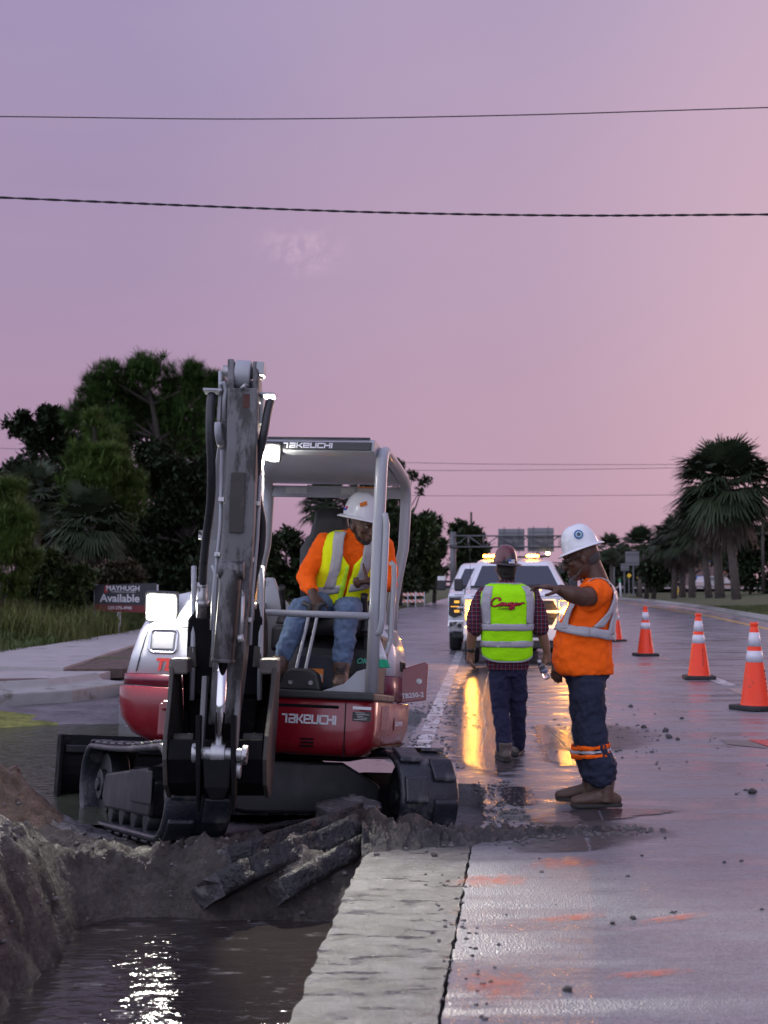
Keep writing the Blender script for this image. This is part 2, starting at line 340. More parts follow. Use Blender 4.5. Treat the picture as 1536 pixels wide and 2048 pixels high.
def water_mat(name, col, rough=.05, bs=7., bump=.25, foam=0., st=(1, 2.2, 1)):
    m = bpy.data.materials.new(name); m.use_nodes = True; nt = m.node_tree; N = nt.nodes; L = nt.links; b = N['Principled BSDF']
    tc = N.new('ShaderNodeTexCoord'); mp = N.new('ShaderNodeMapping'); L.new(tc.outputs['Object'], mp.inputs[0]); mp.inputs['Scale'].default_value = st
    n = N.new('ShaderNodeTexNoise'); L.new(mp.outputs[0], n.inputs['Vector']); n.inputs['Scale'].default_value = bs; n.inputs['Detail'].default_value = 4
    bp = N.new('ShaderNodeBump'); L.new(n.outputs[0], bp.inputs['Height']); bp.inputs['Strength'].default_value = bump; bp.inputs['Distance'].default_value = .04; L.new(bp.outputs[0], b.inputs['Normal'])
    b.inputs['Base Color'].default_value = (*col, 1); b.inputs['Roughness'].default_value = rough; b.inputs['IOR'].default_value = 1.33; b.inputs['Specular IOR Level'].default_value = .5
    if foam:
        f = N.new('ShaderNodeTexNoise'); L.new(mp.outputs[0], f.inputs['Vector']); f.inputs['Scale'].default_value = 5; f.inputs['Detail'].default_value = 9; f.inputs['Roughness'].default_value = .7
        r = N.new('ShaderNodeMapRange'); L.new(f.outputs[0], r.inputs[0]); r.inputs[1].default_value = .56; r.inputs[2].default_value = .72; r.inputs[3].default_value = 0; r.inputs[4].default_value = foam
        x = N.new('ShaderNodeMix'); x.data_type = 'RGBA'; L.new(r.outputs[0], x.inputs[0]); x.inputs[6].default_value = (*col, 1); x.inputs[7].default_value = (.34, .32, .33, 1); L.new(x.outputs[2], b.inputs['Base Color'])
        r2 = N.new('ShaderNodeMapRange'); L.new(r.outputs[0], r2.inputs[0]); r2.inputs[3].default_value = rough; r2.inputs[4].default_value = .4; L.new(r2.outputs[0], b.inputs['Roughness'])
    return m
TRENCHW = water_mat('muddy_trench_water', (.032, .026, .025), .04, 6, .42, foam=.6)
PUDW = water_mat('puddle_water', (.05, .047, .05), .03, 5, .03)
PUDL = water_mat('rippled_puddle_water', (.060, .065, .045), .05, 7, .16, foam=.35)

def film_mat():
    m = water_mat('water_film', (.05, .046, .05), .05, 13, .15); nt = m.node_tree; N = nt.nodes; L = nt.links; b = N['Principled BSDF']
    a = N.new('ShaderNodeAttribute'); a.attribute_name = 'edge'; tc = N.new('ShaderNodeTexCoord'); mp = N.new('ShaderNodeMapping'); L.new(tc.outputs['Object'], mp.inputs[0]); mp.inputs['Scale'].default_value = (2.2, 3.6, 1)
    n = N.new('ShaderNodeTexNoise'); L.new(mp.outputs[0], n.inputs['Vector']); n.inputs['Scale'].default_value = 1.7; n.inputs['Detail'].default_value = 8; n.inputs['Roughness'].default_value = .65
    s = N.new('ShaderNodeMath'); s.operation = 'MULTIPLY_ADD'; L.new(a.outputs['Fac'], s.inputs[0]); s.inputs[1].default_value = .85; L.new(n.outputs[0], s.inputs[2])
    r = N.new('ShaderNodeMapRange'); L.new(s.outputs[0], r.inputs[0]); r.inputs[1].default_value = .72; r.inputs[2].default_value = .86; L.new(r.outputs[0], b.inputs['Alpha'])
    return m
FILMW = film_mat()
def mud_film():
    m = film_mat(); m.name = 'mud_film'; nt = m.node_tree; b = nt.nodes['Principled BSDF']
    for l in list(b.inputs['Roughness'].links): nt.links.remove(l)
    b.inputs['Base Color'].default_value = (.085, .078, .076, 1); b.inputs['Roughness'].default_value = .42
    for n in nt.nodes:
        if n.type == 'MAP_RANGE': n.inputs[1].default_value = .86; n.inputs[2].default_value = 1.25; n.inputs[4].default_value = .75
        if n.type == 'MAPPING' and abs(n.inputs['Scale'].default_value[0] - 2.2) < .01: n.inputs['Scale'].default_value = (4.2, 9.0, 1)
    return m
MUDF = mud_film()
# --- pavement outline: left edge of the carriageway from near to far
def edge_x(Y): return .23 - .12 + .078 * (Y - 10.4) + max(0, Y - 30) ** 2 * .0011
def jag(pts, step=.07, amp=.018, seed=1):
    out = []
    for i in range(len(pts) - 1):
        a = Vector((*pts[i], 0)); b = Vector((*pts[i + 1], 0)); n = max(1, int((b - a).length / step))
        t = (b - a).normalized(); nn = Vector((-t.y, t.x, 0))
        for k in range(n):
            p = a.lerp(b, k / n); p += nn * amp * (fract(p.x * 9 + seed, p.y * 9, seed, 4) + (random.random() - .5) * .5); out.append((p.x, p.y))
    out.append(pts[-1]); return out
random.seed(4)
def sheet(name, poly, z, mat, thick=0, parent=None, kind='structure'):
    mb = MB()
    bm = bmesh.new(); vs = [bm.verts.new((x, y, z)) for x, y in poly]; f = bm.faces.new(vs)
    if f.normal.z < 0: f.normal_flip()
    f.normal_update()
    if f.normal.z < 0: bmesh.ops.reverse_faces(bm, faces=[f])
    if thick:
        e = bmesh.ops.extrude_face_region(bm, geom=[f]); bmesh.ops.translate(bm, vec=(0, 0, -thick), verts=[v for v in e['geom'] if isinstance(v, bmesh.types.BMVert)])
    bmesh.ops.triangulate(bm, faces=bm.faces); bmesh.ops.recalc_face_normals(bm, faces=bm.faces)
    if not thick:
        for f in bm.faces:
            if f.normal.z < 0: f.normal_flip()
    me = bpy.data.meshes.new(name); bm.to_mesh(me); bm.free(); me.materials.append(mat)
    o = link(name, me, parent)
    if kind: o['kind'] = kind
    return o
# concrete strip beside the trench, then the carriageway, parted by a dark joint
JT = lambda Y: .19 + .103 * (Y - 4.31)
strip = jag([(-.50, 2.2), (-.31, 4.31), (-.25, 5.17), (-.12, 6.84), (-.07, 7.08)], .05, .016, 3) + jag([(-.07, 7.08), (.2, 7.16), (JT(7.2) - .012, 7.2)], .05, .02, 5) + jag([(JT(7.2) - .016, 7.2), (JT(2.2) - .020, 2.2)], .03, .008, 33)
sheet('concrete_strip', strip, 0.0, STRIPM, .34)
far = [(edge_x(y), y) for y in (36, 44, 55, 70, 90, 120, 160)]
farR = [(26.5, 160), (24.2, 120), (19.9, 83), (15.2, 52), (12.5, 40), (11.2, 28), (10.6, 15), (10.2, 2.2)]
left_edge = jag([(JT(2.2) - .004, 2.2), (JT(7.2) - .004, 7.2)], .03, .010, 21) + jag([(JT(7.2), 7.2), (.57, 7.62), (.62, 8.1), (.67, 8.73), (.71, 9.2), (.69, 9.42)], .05, .03, 2) + jag([(.69, 9.42), (.42, 9.5), (.24, 9.72), (.11, 10.45), (.24, 12.1), (.46, 14.6), (.40, 15.0)], .07, .03, 7) + jag([(.40, 15.0), (-1.2, 15.1), (-3.1, 15.3)], .1, .03, 9) + [(-3.6, 18), (-3.35, 24), (-2.6, 36), (-1.6, 50), (.4, 75), (3.0, 100), (8, 160)]
sheet('road', left_edge + farR, 0.0, ROADM, .3)
# painted lines
def strip_line(name, pts, w, mat, z=.004, parent=None, jagn=True):
    a = []; b = []
    for i, p in enumerate(pts):
        p = Vector((*p, 0)); q = Vector((*pts[min(i + 1, len(pts) - 1)], 0)) - Vector((*pts[max(0, i - 1)], 0)); q.normalize(); n = Vector((-q.y, q.x, 0))
        ww = w / 2 * (1 + (random.random() - .5) * (.18 if jagn else 0)); a.append((p + n * ww)[:2]); b.append((p - n * ww)[:2])
    return sheet(name, a + b[::-1], z, mat, 0, parent)
EL = lambda y: edge_x(y) + .12
strip_line('edge_line', [(EL(y) + .02, y) for y in np.arange(10.55, 36, .25)] + [(EL(y), y) for y in (40, 48, 60, 80, 110, 150)], .15, WHITEP)
strip_line('centre_line', [(10.0, 2.2), (10.4, 15), (10.9, 25), (11.7, 34), (12.75, 43.6), (15.3, 61), (18.7, 92), (21.5, 119), (24, 158)], .16, YELLP, jagn=False)
for k, (y0, y1) in enumerate([(18.6, 21.6), (26.6, 29.3), (34.5, 37.2), (44, 47)]):
    f = lambda y: 5.04 + .083 * (y - 20)
    strip_line('lane_dash', [(f(y), y) for y in np.arange(y0, y1, .3)], .22, WHITEP)
    strip_line('lane_dash_remnant', [(f(y) - .02, y) for y in np.arange(y0 - 1.7, y0 - .2, .3)], .24, pmat('worn_paint_%d' % k, (.30, .22, .20), .6, var=.4, scale=9))
for P in ([(3.08, 11.75), (3.36, 11.45), (3.36, 12.02), (3.10, 12.12)],): sheet('worn_road_patch', P, .004, pmat('worn_dark_paint', (.13, .12, .11), .5, var=.5, scale=12))
sheet('red_road_patch', [(3.42, 11.30), (3.95, 11.30), (3.95, 12.10), (3.36, 12.10)], .0045, REDP)
def spray(x, y, rx, ry, a):
    n = 24; o = sheet('survey_paint', [(rx * 1.25 * math.cos(t * 2 * math.pi / n), ry * 1.25 * math.sin(t * 2 * math.pi / n)) for t in range(n)], 0, ORANGEP)
    o.location = (x, y, .004 + random.random() * .001); o.rotation_euler = (0, 0, a); return o
for a in [(.41, 4.72, .10, .26, 0), (.52, 6.35, .10, .22, -1.2), (.92, 6.75, .10, .25, -1.1), (.80, 5.65, .035, .17, -1.2), (1.25, 5.65, .03, .22, -1.1), (.98, 4.85, .03, .16, -1.3)]: spray(*a)
# wet film puddle that mirrors the truck lamps
def blob(name, pts, z, mat, amp=.12, seed=0, sub=8):
    "film of water: rings from the middle out, an edge attribute thins it to nothing at the rim"
    out = []; n = len(pts)
    for i in range(n):
        p0, p1, p2, p3 = [Vector((*pts[(i + k - 1) % n], 0)) for k in range(4)]
        for k in range(sub):
            t = k / sub
            out.append(.5 * ((2 * p1) + (p2 - p0) * t + (2 * p0 - 5 * p1 + 4 * p2 - p3) * t * t + (3 * p1 - p0 - 3 * p2 + p3) * t ** 3))
    ym = [p.y for p in out]; spine = lambda y: sum(p.x * math.exp(-((p.y - y) / 1.2) ** 2) for p in out) / sum(math.exp(-((p.y - y) / 1.2) ** 2) for p in out)
    lo, hi = min(ym), max(ym); V = []; E = []; m = len(out); K = 7
    for r in range(K):
        f = r / (K - 1)
        for p in out:
            yc = max(lo + (hi - lo) * .12, min(hi - (hi - lo) * .12, p.y)); c = Vector((spine(yc), yc, 0)); q = c.lerp(p, f * 1.12 + .02); V.append((q.x, q.y, z)); E.append(1 - f)
    Fc = [(r * m + i, r * m + (i + 1) % m, (r + 1) * m + (i + 1) % m, (r + 1) * m + i) for r in range(K - 1) for i in range(m)]
    o = npmesh(name, V, Fc, mat, kind='structure'); at_ = o.data.attributes.new('edge', 'FLOAT', 'POINT'); at_.data.foreach_set('value', np.array(E, np.float32)); return o
blob('puddle', [(1.5, 22.8), (1.05, 19), (.70, 15.2), (.55, 12.4), (.50, 10.5), (.75, 9.6), (1.1, 10.0), (1.32, 12.3), (1.55, 14.5), (1.9, 18.5), (2.1, 22.4)], .005, FILMW)
blob('puddle', [(.78, 9.15), (.80, 8.5), (1.02, 8.6), (1.05, 9.1), (.95, 9.3)], .005, FILMW)
blob('puddle', [(.75, 7.95), (1.1, 7.85), (1.7, 8.15), (2.0, 8.3), (1.5, 8.4), (1.0, 8.25)], .005, FILMW)
blob('puddle', [(1.3, 10.4), (1.8, 10.6), (1.9, 12), (1.6, 13.5), (1.35, 12)], .005, FILMW)

for P_ in ([(.40, 7.02), (.9, 7.0), (1.6, 7.3), (2.0, 7.6), (1.5, 8.0), (.9, 7.95), (.62, 7.8)], [(1.2, 11.2), (2.6, 11.6), (2.9, 13), (1.9, 13.6), (1.4, 12.6)]):
    blob('mud_smear', P_, .0068, MUDF)
# --- the dug ground: one height field
def seg_d(x, y, a, b):
    ax, ay = a; bx, by = b; t = max(0, min(1, ((x - ax) * (bx - ax) + (y - ay) * (by - ay)) / ((bx - ax) ** 2 + (by - ay) ** 2)))
    return math.hypot(x - ax - t * (bx - ax), y - ay - t * (by - ay)), t
WATER_Z = -.30
def h_ground(x, y):
    n1 = fract(x * 1.1, y * 1.1, 0, 3); n2 = fract(x * 5.5, y * 5.5, 3, 4); n3 = fract(x * 17, y * 17, 5, 4) * 1.5
    z = -.15 + .03 * n1 + .012 * n2
    # dozer-smoothed, tracked mud; rises to the surroundings on the far side and the left
    z += .12 * smooth01(15.2, 17, y)
    z += .10 * smooth01(-4.2, -5.6, x) + .06 * smooth01(-5, -8, x)
    # puddle basins
    d = math.hypot((x + 3.9) / 2.2, (y - 12.3) / 3.4); z -= .16 * smooth01(1.2, .6, d)
    d = math.hypot((x + .55) / .85, (y - 11.6) / 1.7); z -= .13 * smooth01(1.15, .5, d)
    # mossy hump between the kerb and the puddle, carries the light-tinted patch
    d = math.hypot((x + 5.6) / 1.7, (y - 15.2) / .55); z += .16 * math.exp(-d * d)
    # ruts where the machine sits
    d = math.hypot((x + 1.2) / 1.5, (y - 9.6) / 1.5); z -= .10 * smooth01(1.1, .6, d)
    # trench
    xr = -1.44 + .045 * (y - 5.4) + .10 * fract(y * 1.7, 2, 0, 3)      # waterline on the left bank
    tr = smooth01(xr - .42, xr + .14, x + .05 * n2) * smooth01(7.10 + .1 * n2, 6.56, y + .10 * n1)
    z = z * (1 - tr) + (-.62 + .05 * n1) * tr
    # spoil bank left of the trench
    u = x - (xr - .34)
    w = 1.0 if y < 6.5 else smooth01(7.05, 6.4, y + max(0, -1.9 - x) * .5)
    bank = math.exp(-(u / (.26 if u > 0 else .62)) ** 2) * w
    z += (.43 + .10 * n1 + .07 * n2 + .018 * n3) * bank * (1 - tr)
    # rough wall where the soil falls to the water
    z += (.05 * n2 + .012 * n3) * math.exp(-((x - xr) / .25) ** 2) * w
    d = math.hypot((x + 1.66) / .36, (y - 6.90) / .30); z += (.20 + .07 * n2 + .015 * n3) * math.exp(-d * d) * (1 - tr)
    # mound at the head of the trench, under the slabs
    d = math.hypot((x + .98) / .50, (y - 7.12) / .34); z += (.13 + .06 * n2 + .016 * n3) * math.exp(-d * d)
    d = math.hypot((x + .30) / .42, (y - 7.55) / .36); z += (.10 + .06 * n2 + .016 * n3) * math.exp(-d * d)
    d = math.hypot((x + .58) / .62, (y - 7.12) / .34); z += (.085 + .05 * n2 + .02 * n3) * math.exp(-d * d)
    # heap at the far left, spoil in front of the right-hand track
    d = math.hypot((x + 2.62) / .42, (y - 8.55) / .50); z += (.42 + .08 * n2 + .03 * n3) * math.exp(-d * d)
    d = math.hypot((x - .14) / .40, (y - 7.50) / .17); z += (.20 + .07 * n2 + .022 * n3) * math.exp(-d ** 2.4)
    # track prints
    if 7.6 < y < 11: z += .012 * math.sin(y * 46 + x * 3) * math.exp(-((x + .62) / .35) ** 2)
    z += (.010 if y < 8.5 else .006) * n3
    return z
def under_road(x, y):
    if y < 7.15: return x > -.45 + .09 * (y - 2.2) + .16
    return False
def build_mud():
    xs = np.concatenate([np.arange(-8, -3.2, .12), np.arange(-3.2, .95, .027)])
    ys = np.concatenate([np.arange(2.2, 4.0, .08), np.arange(4.0, 9.2, .027), np.arange(9.2, 15.4, .07), np.arange(15.4, 24.1, .3)])
    nx, ny = len(xs), len(ys); V = np.zeros((ny, nx, 3), np.float32)
    mid = np.zeros((ny, nx))
    for j, y in enumerate(ys):
        for i, x in enumerate(xs):
            z = h_ground(x, y)
            if under_road(x, y): z = min(z, -.36)
            elif 15.05 < y and x > -3.3: z = min(z, -.12)
            elif y > 16.1 and x <= -3.3: z = min(z, -.15 + .04 * fract(x, y))
            elif y > 9.4 and x > edge_x(y) + .10 and y < 15.2: z = min(z, -.10)
            elif y < 9.4 and y > 7.2 and x > .66 + .03: z = min(z, -.12)
            if 4. < y < 8.8 and x < .6:
                k = .024; q = Vector((x * 9, y * 9, z * 9)); dn = mnoise.noise_vector(q) + .55 * mnoise.noise_vector(q * 2.3) + .3 * mnoise.noise_vector(q * 5.1)
                V[j, i] = (x + k * dn.x, y + k * dn.y, z + k * .8 * dn.z)
            else: V[j, i] = (x, y, z)
    idx = np.arange(nx * ny).reshape(ny, nx)
    Fq = np.stack([idx[:-1, :-1], idx[:-1, 1:], idx[1:, 1:], idx[1:, :-1]], -1).reshape(-1, 4)
    cx = (V[:-1, :-1, 0] + V[1:, 1:, 0]).ravel() / 2; cyy = (V[:-1, :-1, 1] + V[1:, 1:, 1]).ravel() / 2
    mi = np.zeros(len(Fq), int)
    mi[(cyy > 8.3) & (cyy < 24)] = 1
    brown = (np.hypot((cx + 2.62) / .55, (cyy - 8.5) / .6) < 1)
    mi[brown] = 2
    mi[np.hypot((cx + 5.6) / 1.8, (cyy - 15.2) / .6) < 1] = 3  # moss whose painted yellow-green also stands in for light on the puddle
    return npmesh('dug_ground', V.reshape(-1, 3), Fq, [SOIL, MUD, BROWN, ground_mat('light_tinted_moss', (.10, .12, .02), (.26, .27, .06), .9, 4, .8, 20)], None, mi, smooth=True, kind='structure')
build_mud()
sheet('trench_water', [(-1.95, 2.2), (-.47, 2.2), (-.30, 4.3), (-.1, 6.9), (-.2, 7.25), (-1.6, 7.25), (-1.9, 5)], WATER_Z, TRENCHW)
sheet('puddle', [(-6.6, 8.6), (-1.6, 8.9), (-1.6, 15.6), (-3.4, 15.9), (-6.8, 15.6)], -.19, PUDL)
sheet('puddle', [(-1.55, 9.4), (.3, 9.4), (.45, 14.2), (-1.55, 14.2)], -.215, PUDW)
# --- far ground
def far_ground():
    V = [(-3000, -50, -.02), (3000, -50, -.02), (3000, 5200, -.02), (-3000, 5200, -.02), (-8, 2.2, -.02), (10.2, 2.2, -.02), (10.2, 24, -.02), (-8, 24, -.02), (-8, -50, -.02), (10.2, -50, -.02), (-8, 5200, -.02), (10.2, 5200, -.02)]
    mb = MB(); mb.add([(a, b, -.4) for a, b, c in V], [(0, 8, 10, 3), (9, 1, 2, 11), (8, 9, 5, 4), (7, 6, 11, 10)])
    return tag(mb.build('ground', GRASSG), kind='structure')
far_ground()
# verge left of the road: grass bank running to the trees
def verge():
    xs = np.concatenate([np.arange(-70, -12, 2.5), np.arange(-12, -2, .35), np.arange(-2, 12.1, .8)]); ys = np.concatenate([np.arange(23.8, 45, .5), np.arange(45, 172, 3.5)])
    V = []
    for y in ys:
        lim = -3.0 if y < 36 else (-2.6 + (y - 36) * .072 + max(0, y - 50) * .012)
        for x in xs:
            d = lim - x
            V.append((x, y, -.06 + .07 * smooth01(0.1, 2, d) + .30 * smooth01(4.7, 8, d) + .5 * smooth01(8, 28, d) + .06 * fract(x * .5, y * .5) * smooth01(0, 3, d) - .15 * smooth01(.3, -.6, d)))
    nx = len(xs); idx = np.arange(len(V)).reshape(len(ys), nx)
    Fq = np.stack([idx[:-1, :-1], idx[:-1, 1:], idx[1:, 1:], idx[1:, :-1]], -1).reshape(-1, 4)
    return npmesh('grass_verge', V, Fq, GRASSG, smooth=True, kind='structure')
verge()
# median on the far side of the carriageway, gently mounded, and the other carriageway beyond
kf = [(10.75, 2.2), (11.1, 15), (11.7, 28), (13.1, 40), (15.8, 52), (20.5, 83), (24.8, 120), (27.0, 160)]
def kx(y):
    for (xa, ya), (xb, yb) in zip(kf, kf[1:]):
        if y <= yb: return xa + (xb - xa) * (y - ya) / (yb - ya)
    return kf[-1][0] + (y - 160) * .05
def median():
    ys = np.concatenate([np.arange(2.2, 60, 2.), np.arange(60, 420, 8.)]); ds = [0, .3, 1, 2, 4, 7, 11, 16, 22, 30, 45, 70, 120, 260]
    V = [(kx(y) + d, y, .12 + .85 * smooth01(0, 24, d) * smooth01(20, 60, y) + .04 * fract(d * .3, y * .3) * (d > .5)) for y in ys for d in ds]
    idx = np.arange(len(V)).reshape(len(ys), len(ds)); Fq = np.stack([idx[:-1, :-1], idx[:-1, 1:], idx[1:, 1:], idx[1:, :-1]], -1).reshape(-1, 4)
    npmesh('median_grass', V, Fq, GRASSG, smooth=True, kind='structure')
median()
for i, ((xa, ya), (xb, yb)) in enumerate(zip(kf, kf[1:])):
    n = max(1, int((yb - ya) / 6)); ro = None
    for k in range(n):
        a = Vector((xa + (xb - xa) * k / n, ya + (yb - ya) * k / n, 0)); b = Vector((xa + (xb - xa) * (k + 1) / n, ya + (yb - ya) * (k + 1) / n, 0))
        t = (b - a).normalized(); nn = Vector((-t.y, t.x, 0)); a = a + t * .012
        prof = [(.34, .0), (.33, .055), (.05, .075), (.0, .15), (-.16, .155), (-.16, -.1), (.34, -.1)]
        mb = MB(); mb.loft([[p + nn * u + Vector((0, 0, w)) for u, w in prof] for p in (a, b)], True, 0, False)
        o = mb.build('kerb_stone', KERBM); o['kind'] = 'structure'
sheet('far_carriageway', [(55, 118), (34, 200), (24, 420), (60, 420), (110, 200), (200, 150), (200, 105), (90, 95)], 1.06, pmat('far_asphalt', (.20, .19, .2), .5))
# kerbs, apron and sidewalk on the left
side_poly = [(-14, 21.2), (-7.4, 22.2), (-5.3, 21.6), (-5.6, 27), (-6.0, 36), (-6.4, 50), (-7.6, 50), (-7.6, 36), (-7.7, 29.5), (-8.6, 25.6), (-14, 24)]
sheet('sidewalk', side_poly, .075, SIDEM, .2)
sheet('verge_soil', [(-5.25, 21.62), (-4.35, 21.7), (-4.0, 24), (-3.55, 29), (-3.15, 36), (-2.3, 50), (-6.3, 50), (-5.9, 36), (-5.5, 27)], .045, BROWN, .15)
sheet('driveway_apron', [(-14, 19.3), (-4.6, 19.7), (-4.5, 21.5), (-5.35, 21.55), (-7.4, 22.1), (-14, 21.1)], .02, SIDEM, .2)
def kerb_run(pts, prof, name='kerb'):
    mb = MB(); rings = []
    pts = [Vector((*p, 0)) for p in pts]
    for i, p in enumerate(pts):
        t = (pts[min(i + 1, len(pts) - 1)] - pts[max(0, i - 1)]).normalized(); nn = Vector((-t.y, t.x, 0)); rings.append([p + nn * u + Vector((0, 0, w)) for u, w in prof])
    mb.loft(rings, True, 0, False); o = mb.build(name, KERBM, bevel=.02); o['kind'] = 'structure'; return o
kp = [(.0, -.2), (.0, .13), (-.14, .15), (-.22, .05), (-.62, .02), (-.62, -.2)]
kerb_run([(-9.5, 16.0), (-7.4, 16.6), (-5.6, 17.2), (-4.75, 18.0), (-4.35, 19.3)], kp)
kerb_run([(-4.1, 21.6), (-3.75, 24), (-3.3, 29), (-2.9, 36), (-2.0, 50)], kp)
kerb_run([(-10.5, 18.4), (-8, 18.6), (-5.9, 19.2)], kp)
sheet('island_soil', [(-9.6, 16.15), (-7.4, 16.8), (-5.7, 17.4), (-4.95, 18.2), (-4.6, 19.25), (-5.9, 19.1), (-8, 18.5), (-9.8, 18.3)], .07, BROWN, .2)
# ================================================================ MINI EXCAVATOR
XC = Vector((-.90, 8.86, -.235)); ROLL = R(2.5); PITM = R(-5.5); YH = R(-9); YT = R(23.4)
GREYW = pmat('light_grey_machine_paint', (.33, .34, .37), .36, var=.08, scale=5, coat=.3, dirt=((.10, .08, .07), .22, 7), rvar=.08)
ARMW = pmat('scuffed_arm_paint', (.125, .122, .128), .5, var=.35, scale=4, dirt=((.022, .019, .018), .60, 5.5), bump=.06, bscale=40, streak=(1.6, 1, .55))
WHITEM = pmat('white_hood_paint', (.66, .67, .71), .25, var=.06, scale=4, coat=.4, dirt=((.3, .28, .26), .15, 9), rvar=.06)
REDM = pmat('red_machine_paint', (.20, .006, .014), .28, var=.12, scale=4, coat=.5, dirt=((.09, .05, .05), .22, 11), rvar=.08)
MAROON = pmat('maroon_band_paint', (.14, .014, .032), .35, var=.1, scale=4, coat=.3, dirt=((.1, .06, .06), .2, 9))
BLACKM = pmat('black_machine_steel', (.005, .005, .0065), .62, var=.4, scale=8, dirt=((.022, .019, .017), .34, 8), bump=.08, bscale=30, spec=.10)
DARKST = pmat('dark_frame_steel', (.009, .010, .013), .5, var=.3, scale=5, dirt=((.035, .03, .028), .38, 6), bump=.05, bscale=30)
BLACKP = pmat('black_plastic', (.02, .02, .022), .5, var=.2, scale=12)
RUBBER = pmat('track_rubber', (.017, .020, .027), .34, var=.35, scale=7, bump=.2, bscale=45, dirt=((.08, .078, .08), .46, 5), rvar=.15)
CHROME = pmat('chrome_rod', (.72, .73, .75), .12, metal=1, var=.05, scale=6, rvar=.05)
WORN = pmat('worn_pin_steel', (.42, .42, .43), .38, metal=.6, var=.4, scale=14, dirt=((.05, .04, .035), .5, 14))
BUCKT = pmat('earthy_bucket_steel', (.045, .039, .034), .6, var=.5, scale=7, dirt=((.04, .035, .03), .5, 6), bump=.15, bscale=40)
BUCKL = pmat('muddy_cutter_steel', (.13, .115, .105), .7, var=.4, scale=9, bump=.3, bscale=40)
HOSE = pmat('black_hose', (.022, .024, .028), .38, var=.2, scale=20)
ARMD = pmat('grimy_arm_paint', (.10, .097, .10), .5, var=.3, scale=6, dirt=((.02, .017, .016), .66, 6), bump=.08, bscale=40, streak=(1.6, 1, .55))
LAMPG = pmat('lit_work_lamp', (1, 1, 1), .3, var=0, emit=((1.0, .97, .86), 160.))
DECALW = pmat('white_decal', (.62, .62, .66), .4, var=.1)
DECALR = pmat('red_decal', (.55, .04, .03), .4, var=.1)
DECALO = pmat('orange_decal', (.75, .22, .03), .45, var=.15)
DECALG = pmat('green_decal', (.05, .45, .30), .5, var=.1)
LABELP = pmat('pale_label', (.5, .5, .5), .5, var=.3, scale=40)
exc = thing('mini_excavator', 'red and white tracked mini excavator with open canopy digging beside the trench', 'excavator', XC, (PITM, ROLL, 0))
XI = (Matrix.Translation(XC) @ Euler((PITM, ROLL, 0)).to_matrix().to_4x4()).inverted()
def W(px, py, Y): return XI @ at(px, py, Y)
def hb(mb, name, mat, bevel=0, parent=None, rot=YH): return mb.build(name, mat, parent or exc, None, ((R(-2.2) if rot == YT else 0), 0, rot) if parent is None else None, bevel)
# ---- tracks
def track_path(n=72):
    r = .262; L = 1.0; pts = []; per = 4 * L + 2 * math.pi * r
    for i in range(n):
        s = per * i / n
        if s < 2 * L: v, w, t = -L + s, 2 * r + .012 * math.sin(math.pi * s / (2 * L)) * -1.5, 0
        elif s < 2 * L + math.pi * r: a = (s - 2 * L) / r; v, w, t = L + r * math.sin(a), r + r * math.cos(a), a
        elif s < 4 * L + math.pi * r: q = s - 2 * L - math.pi * r; v, w, t = L - q, 0, math.pi
        else: a = (s - 4 * L - math.pi * r) / r; v, w, t = -L - r * math.sin(a), r - r * math.cos(a), math.pi + a
        pts.append((v, w + .02, t))
    return pts
lug = MB(); lug.prism([(-.088, 0), (.088, 0), (.072, .024), (-.072, .024)], -.078, .078, 'yz')
lug_me = None
for side, uc in ((-1, -.725), (1, .725)):
    tb = MB(); P = track_path()
    half = .195
    ring = []
    for v, w, t in P:
        n_ = Vector((0, math.sin(t), math.cos(t)))
        c = Vector((uc, v, w))
        prof = [(-half, -.012), (-half, .012), (-half + .02, .022), (half - .02, .022), (half, .012), (half, -.012), (half - .03, -.02), (-half + .03, -.02)]
        ring.append([c + Vector((a, 0, 0)) + n_ * b for a, b in prof])
    ring.append(ring[0]); tb.loft(ring, False, 0, True)
    tr = hb(tb, 'crawler_track', RUBBER, rot=YT)
    k = 0
    PL = track_path(46)
    for i, (v, w, t) in enumerate(PL):
        s2 = -1 if i % 2 else 1
        if lug_me is None:
            lo = lug.build('tread_lug', RUBBER, tr, bevel=.012); lug_me = lo.data
        else: lo = link('tread_lug', lug_me, tr, bevel=.012)
        n_ = Vector((0, math.sin(t), math.cos(t)))
        lo.location = Vector((uc + s2 * .098, v, w)) + n_ * .020
        lo.rotation_euler = (-t, 0, 0)
    fr = MB(); fr.prism([(-.62, .12), (.7, .12), (.78, .2), (.7, .36), (-.5, .42), (-.72, .34)], uc - .13, uc + .13, 'yz'); hb(fr, 'track_frame', DARKST, .02, rot=YT)
    for v in (-1.0, 1.0):
        wl = MB(); wl.cyl((uc - .07, v, .275), (uc + .07, v, .275), .225, n=28); wl.cyl((uc - .11, v, .275), (uc + .11, v, .275), .11, n=18); wl.cyl((uc - .13, v, .275), (uc + .13, v, .275), .05, n=12)
        hb(wl, 'idler_wheel' if v < 0 else 'drive_sprocket', DARKST, .01, rot=YT)
    for v in (-.5, -.17, .17, .5):
        wl = MB(); wl.cyl((uc - .12, v, .10), (uc + .12, v, .10), .075, n=16); hb(wl, 'track_roller', DARKST, .01, rot=YT)
    pl = MB(); pl.box((uc + side * .145, -.45, .30), (.012, .55, .20)); hb(pl, 'frame_guard', DARKST, .006, rot=YT)
mb = MB(); mb.prism([(-.62, .28), (.62, .28), (.62, .40), (.30, .50), (-.30, .50), (-.62, .40)], -.42, .50, 'xz'); hb(mb, 'undercarriage_frame', DARKST, .02, rot=YT)
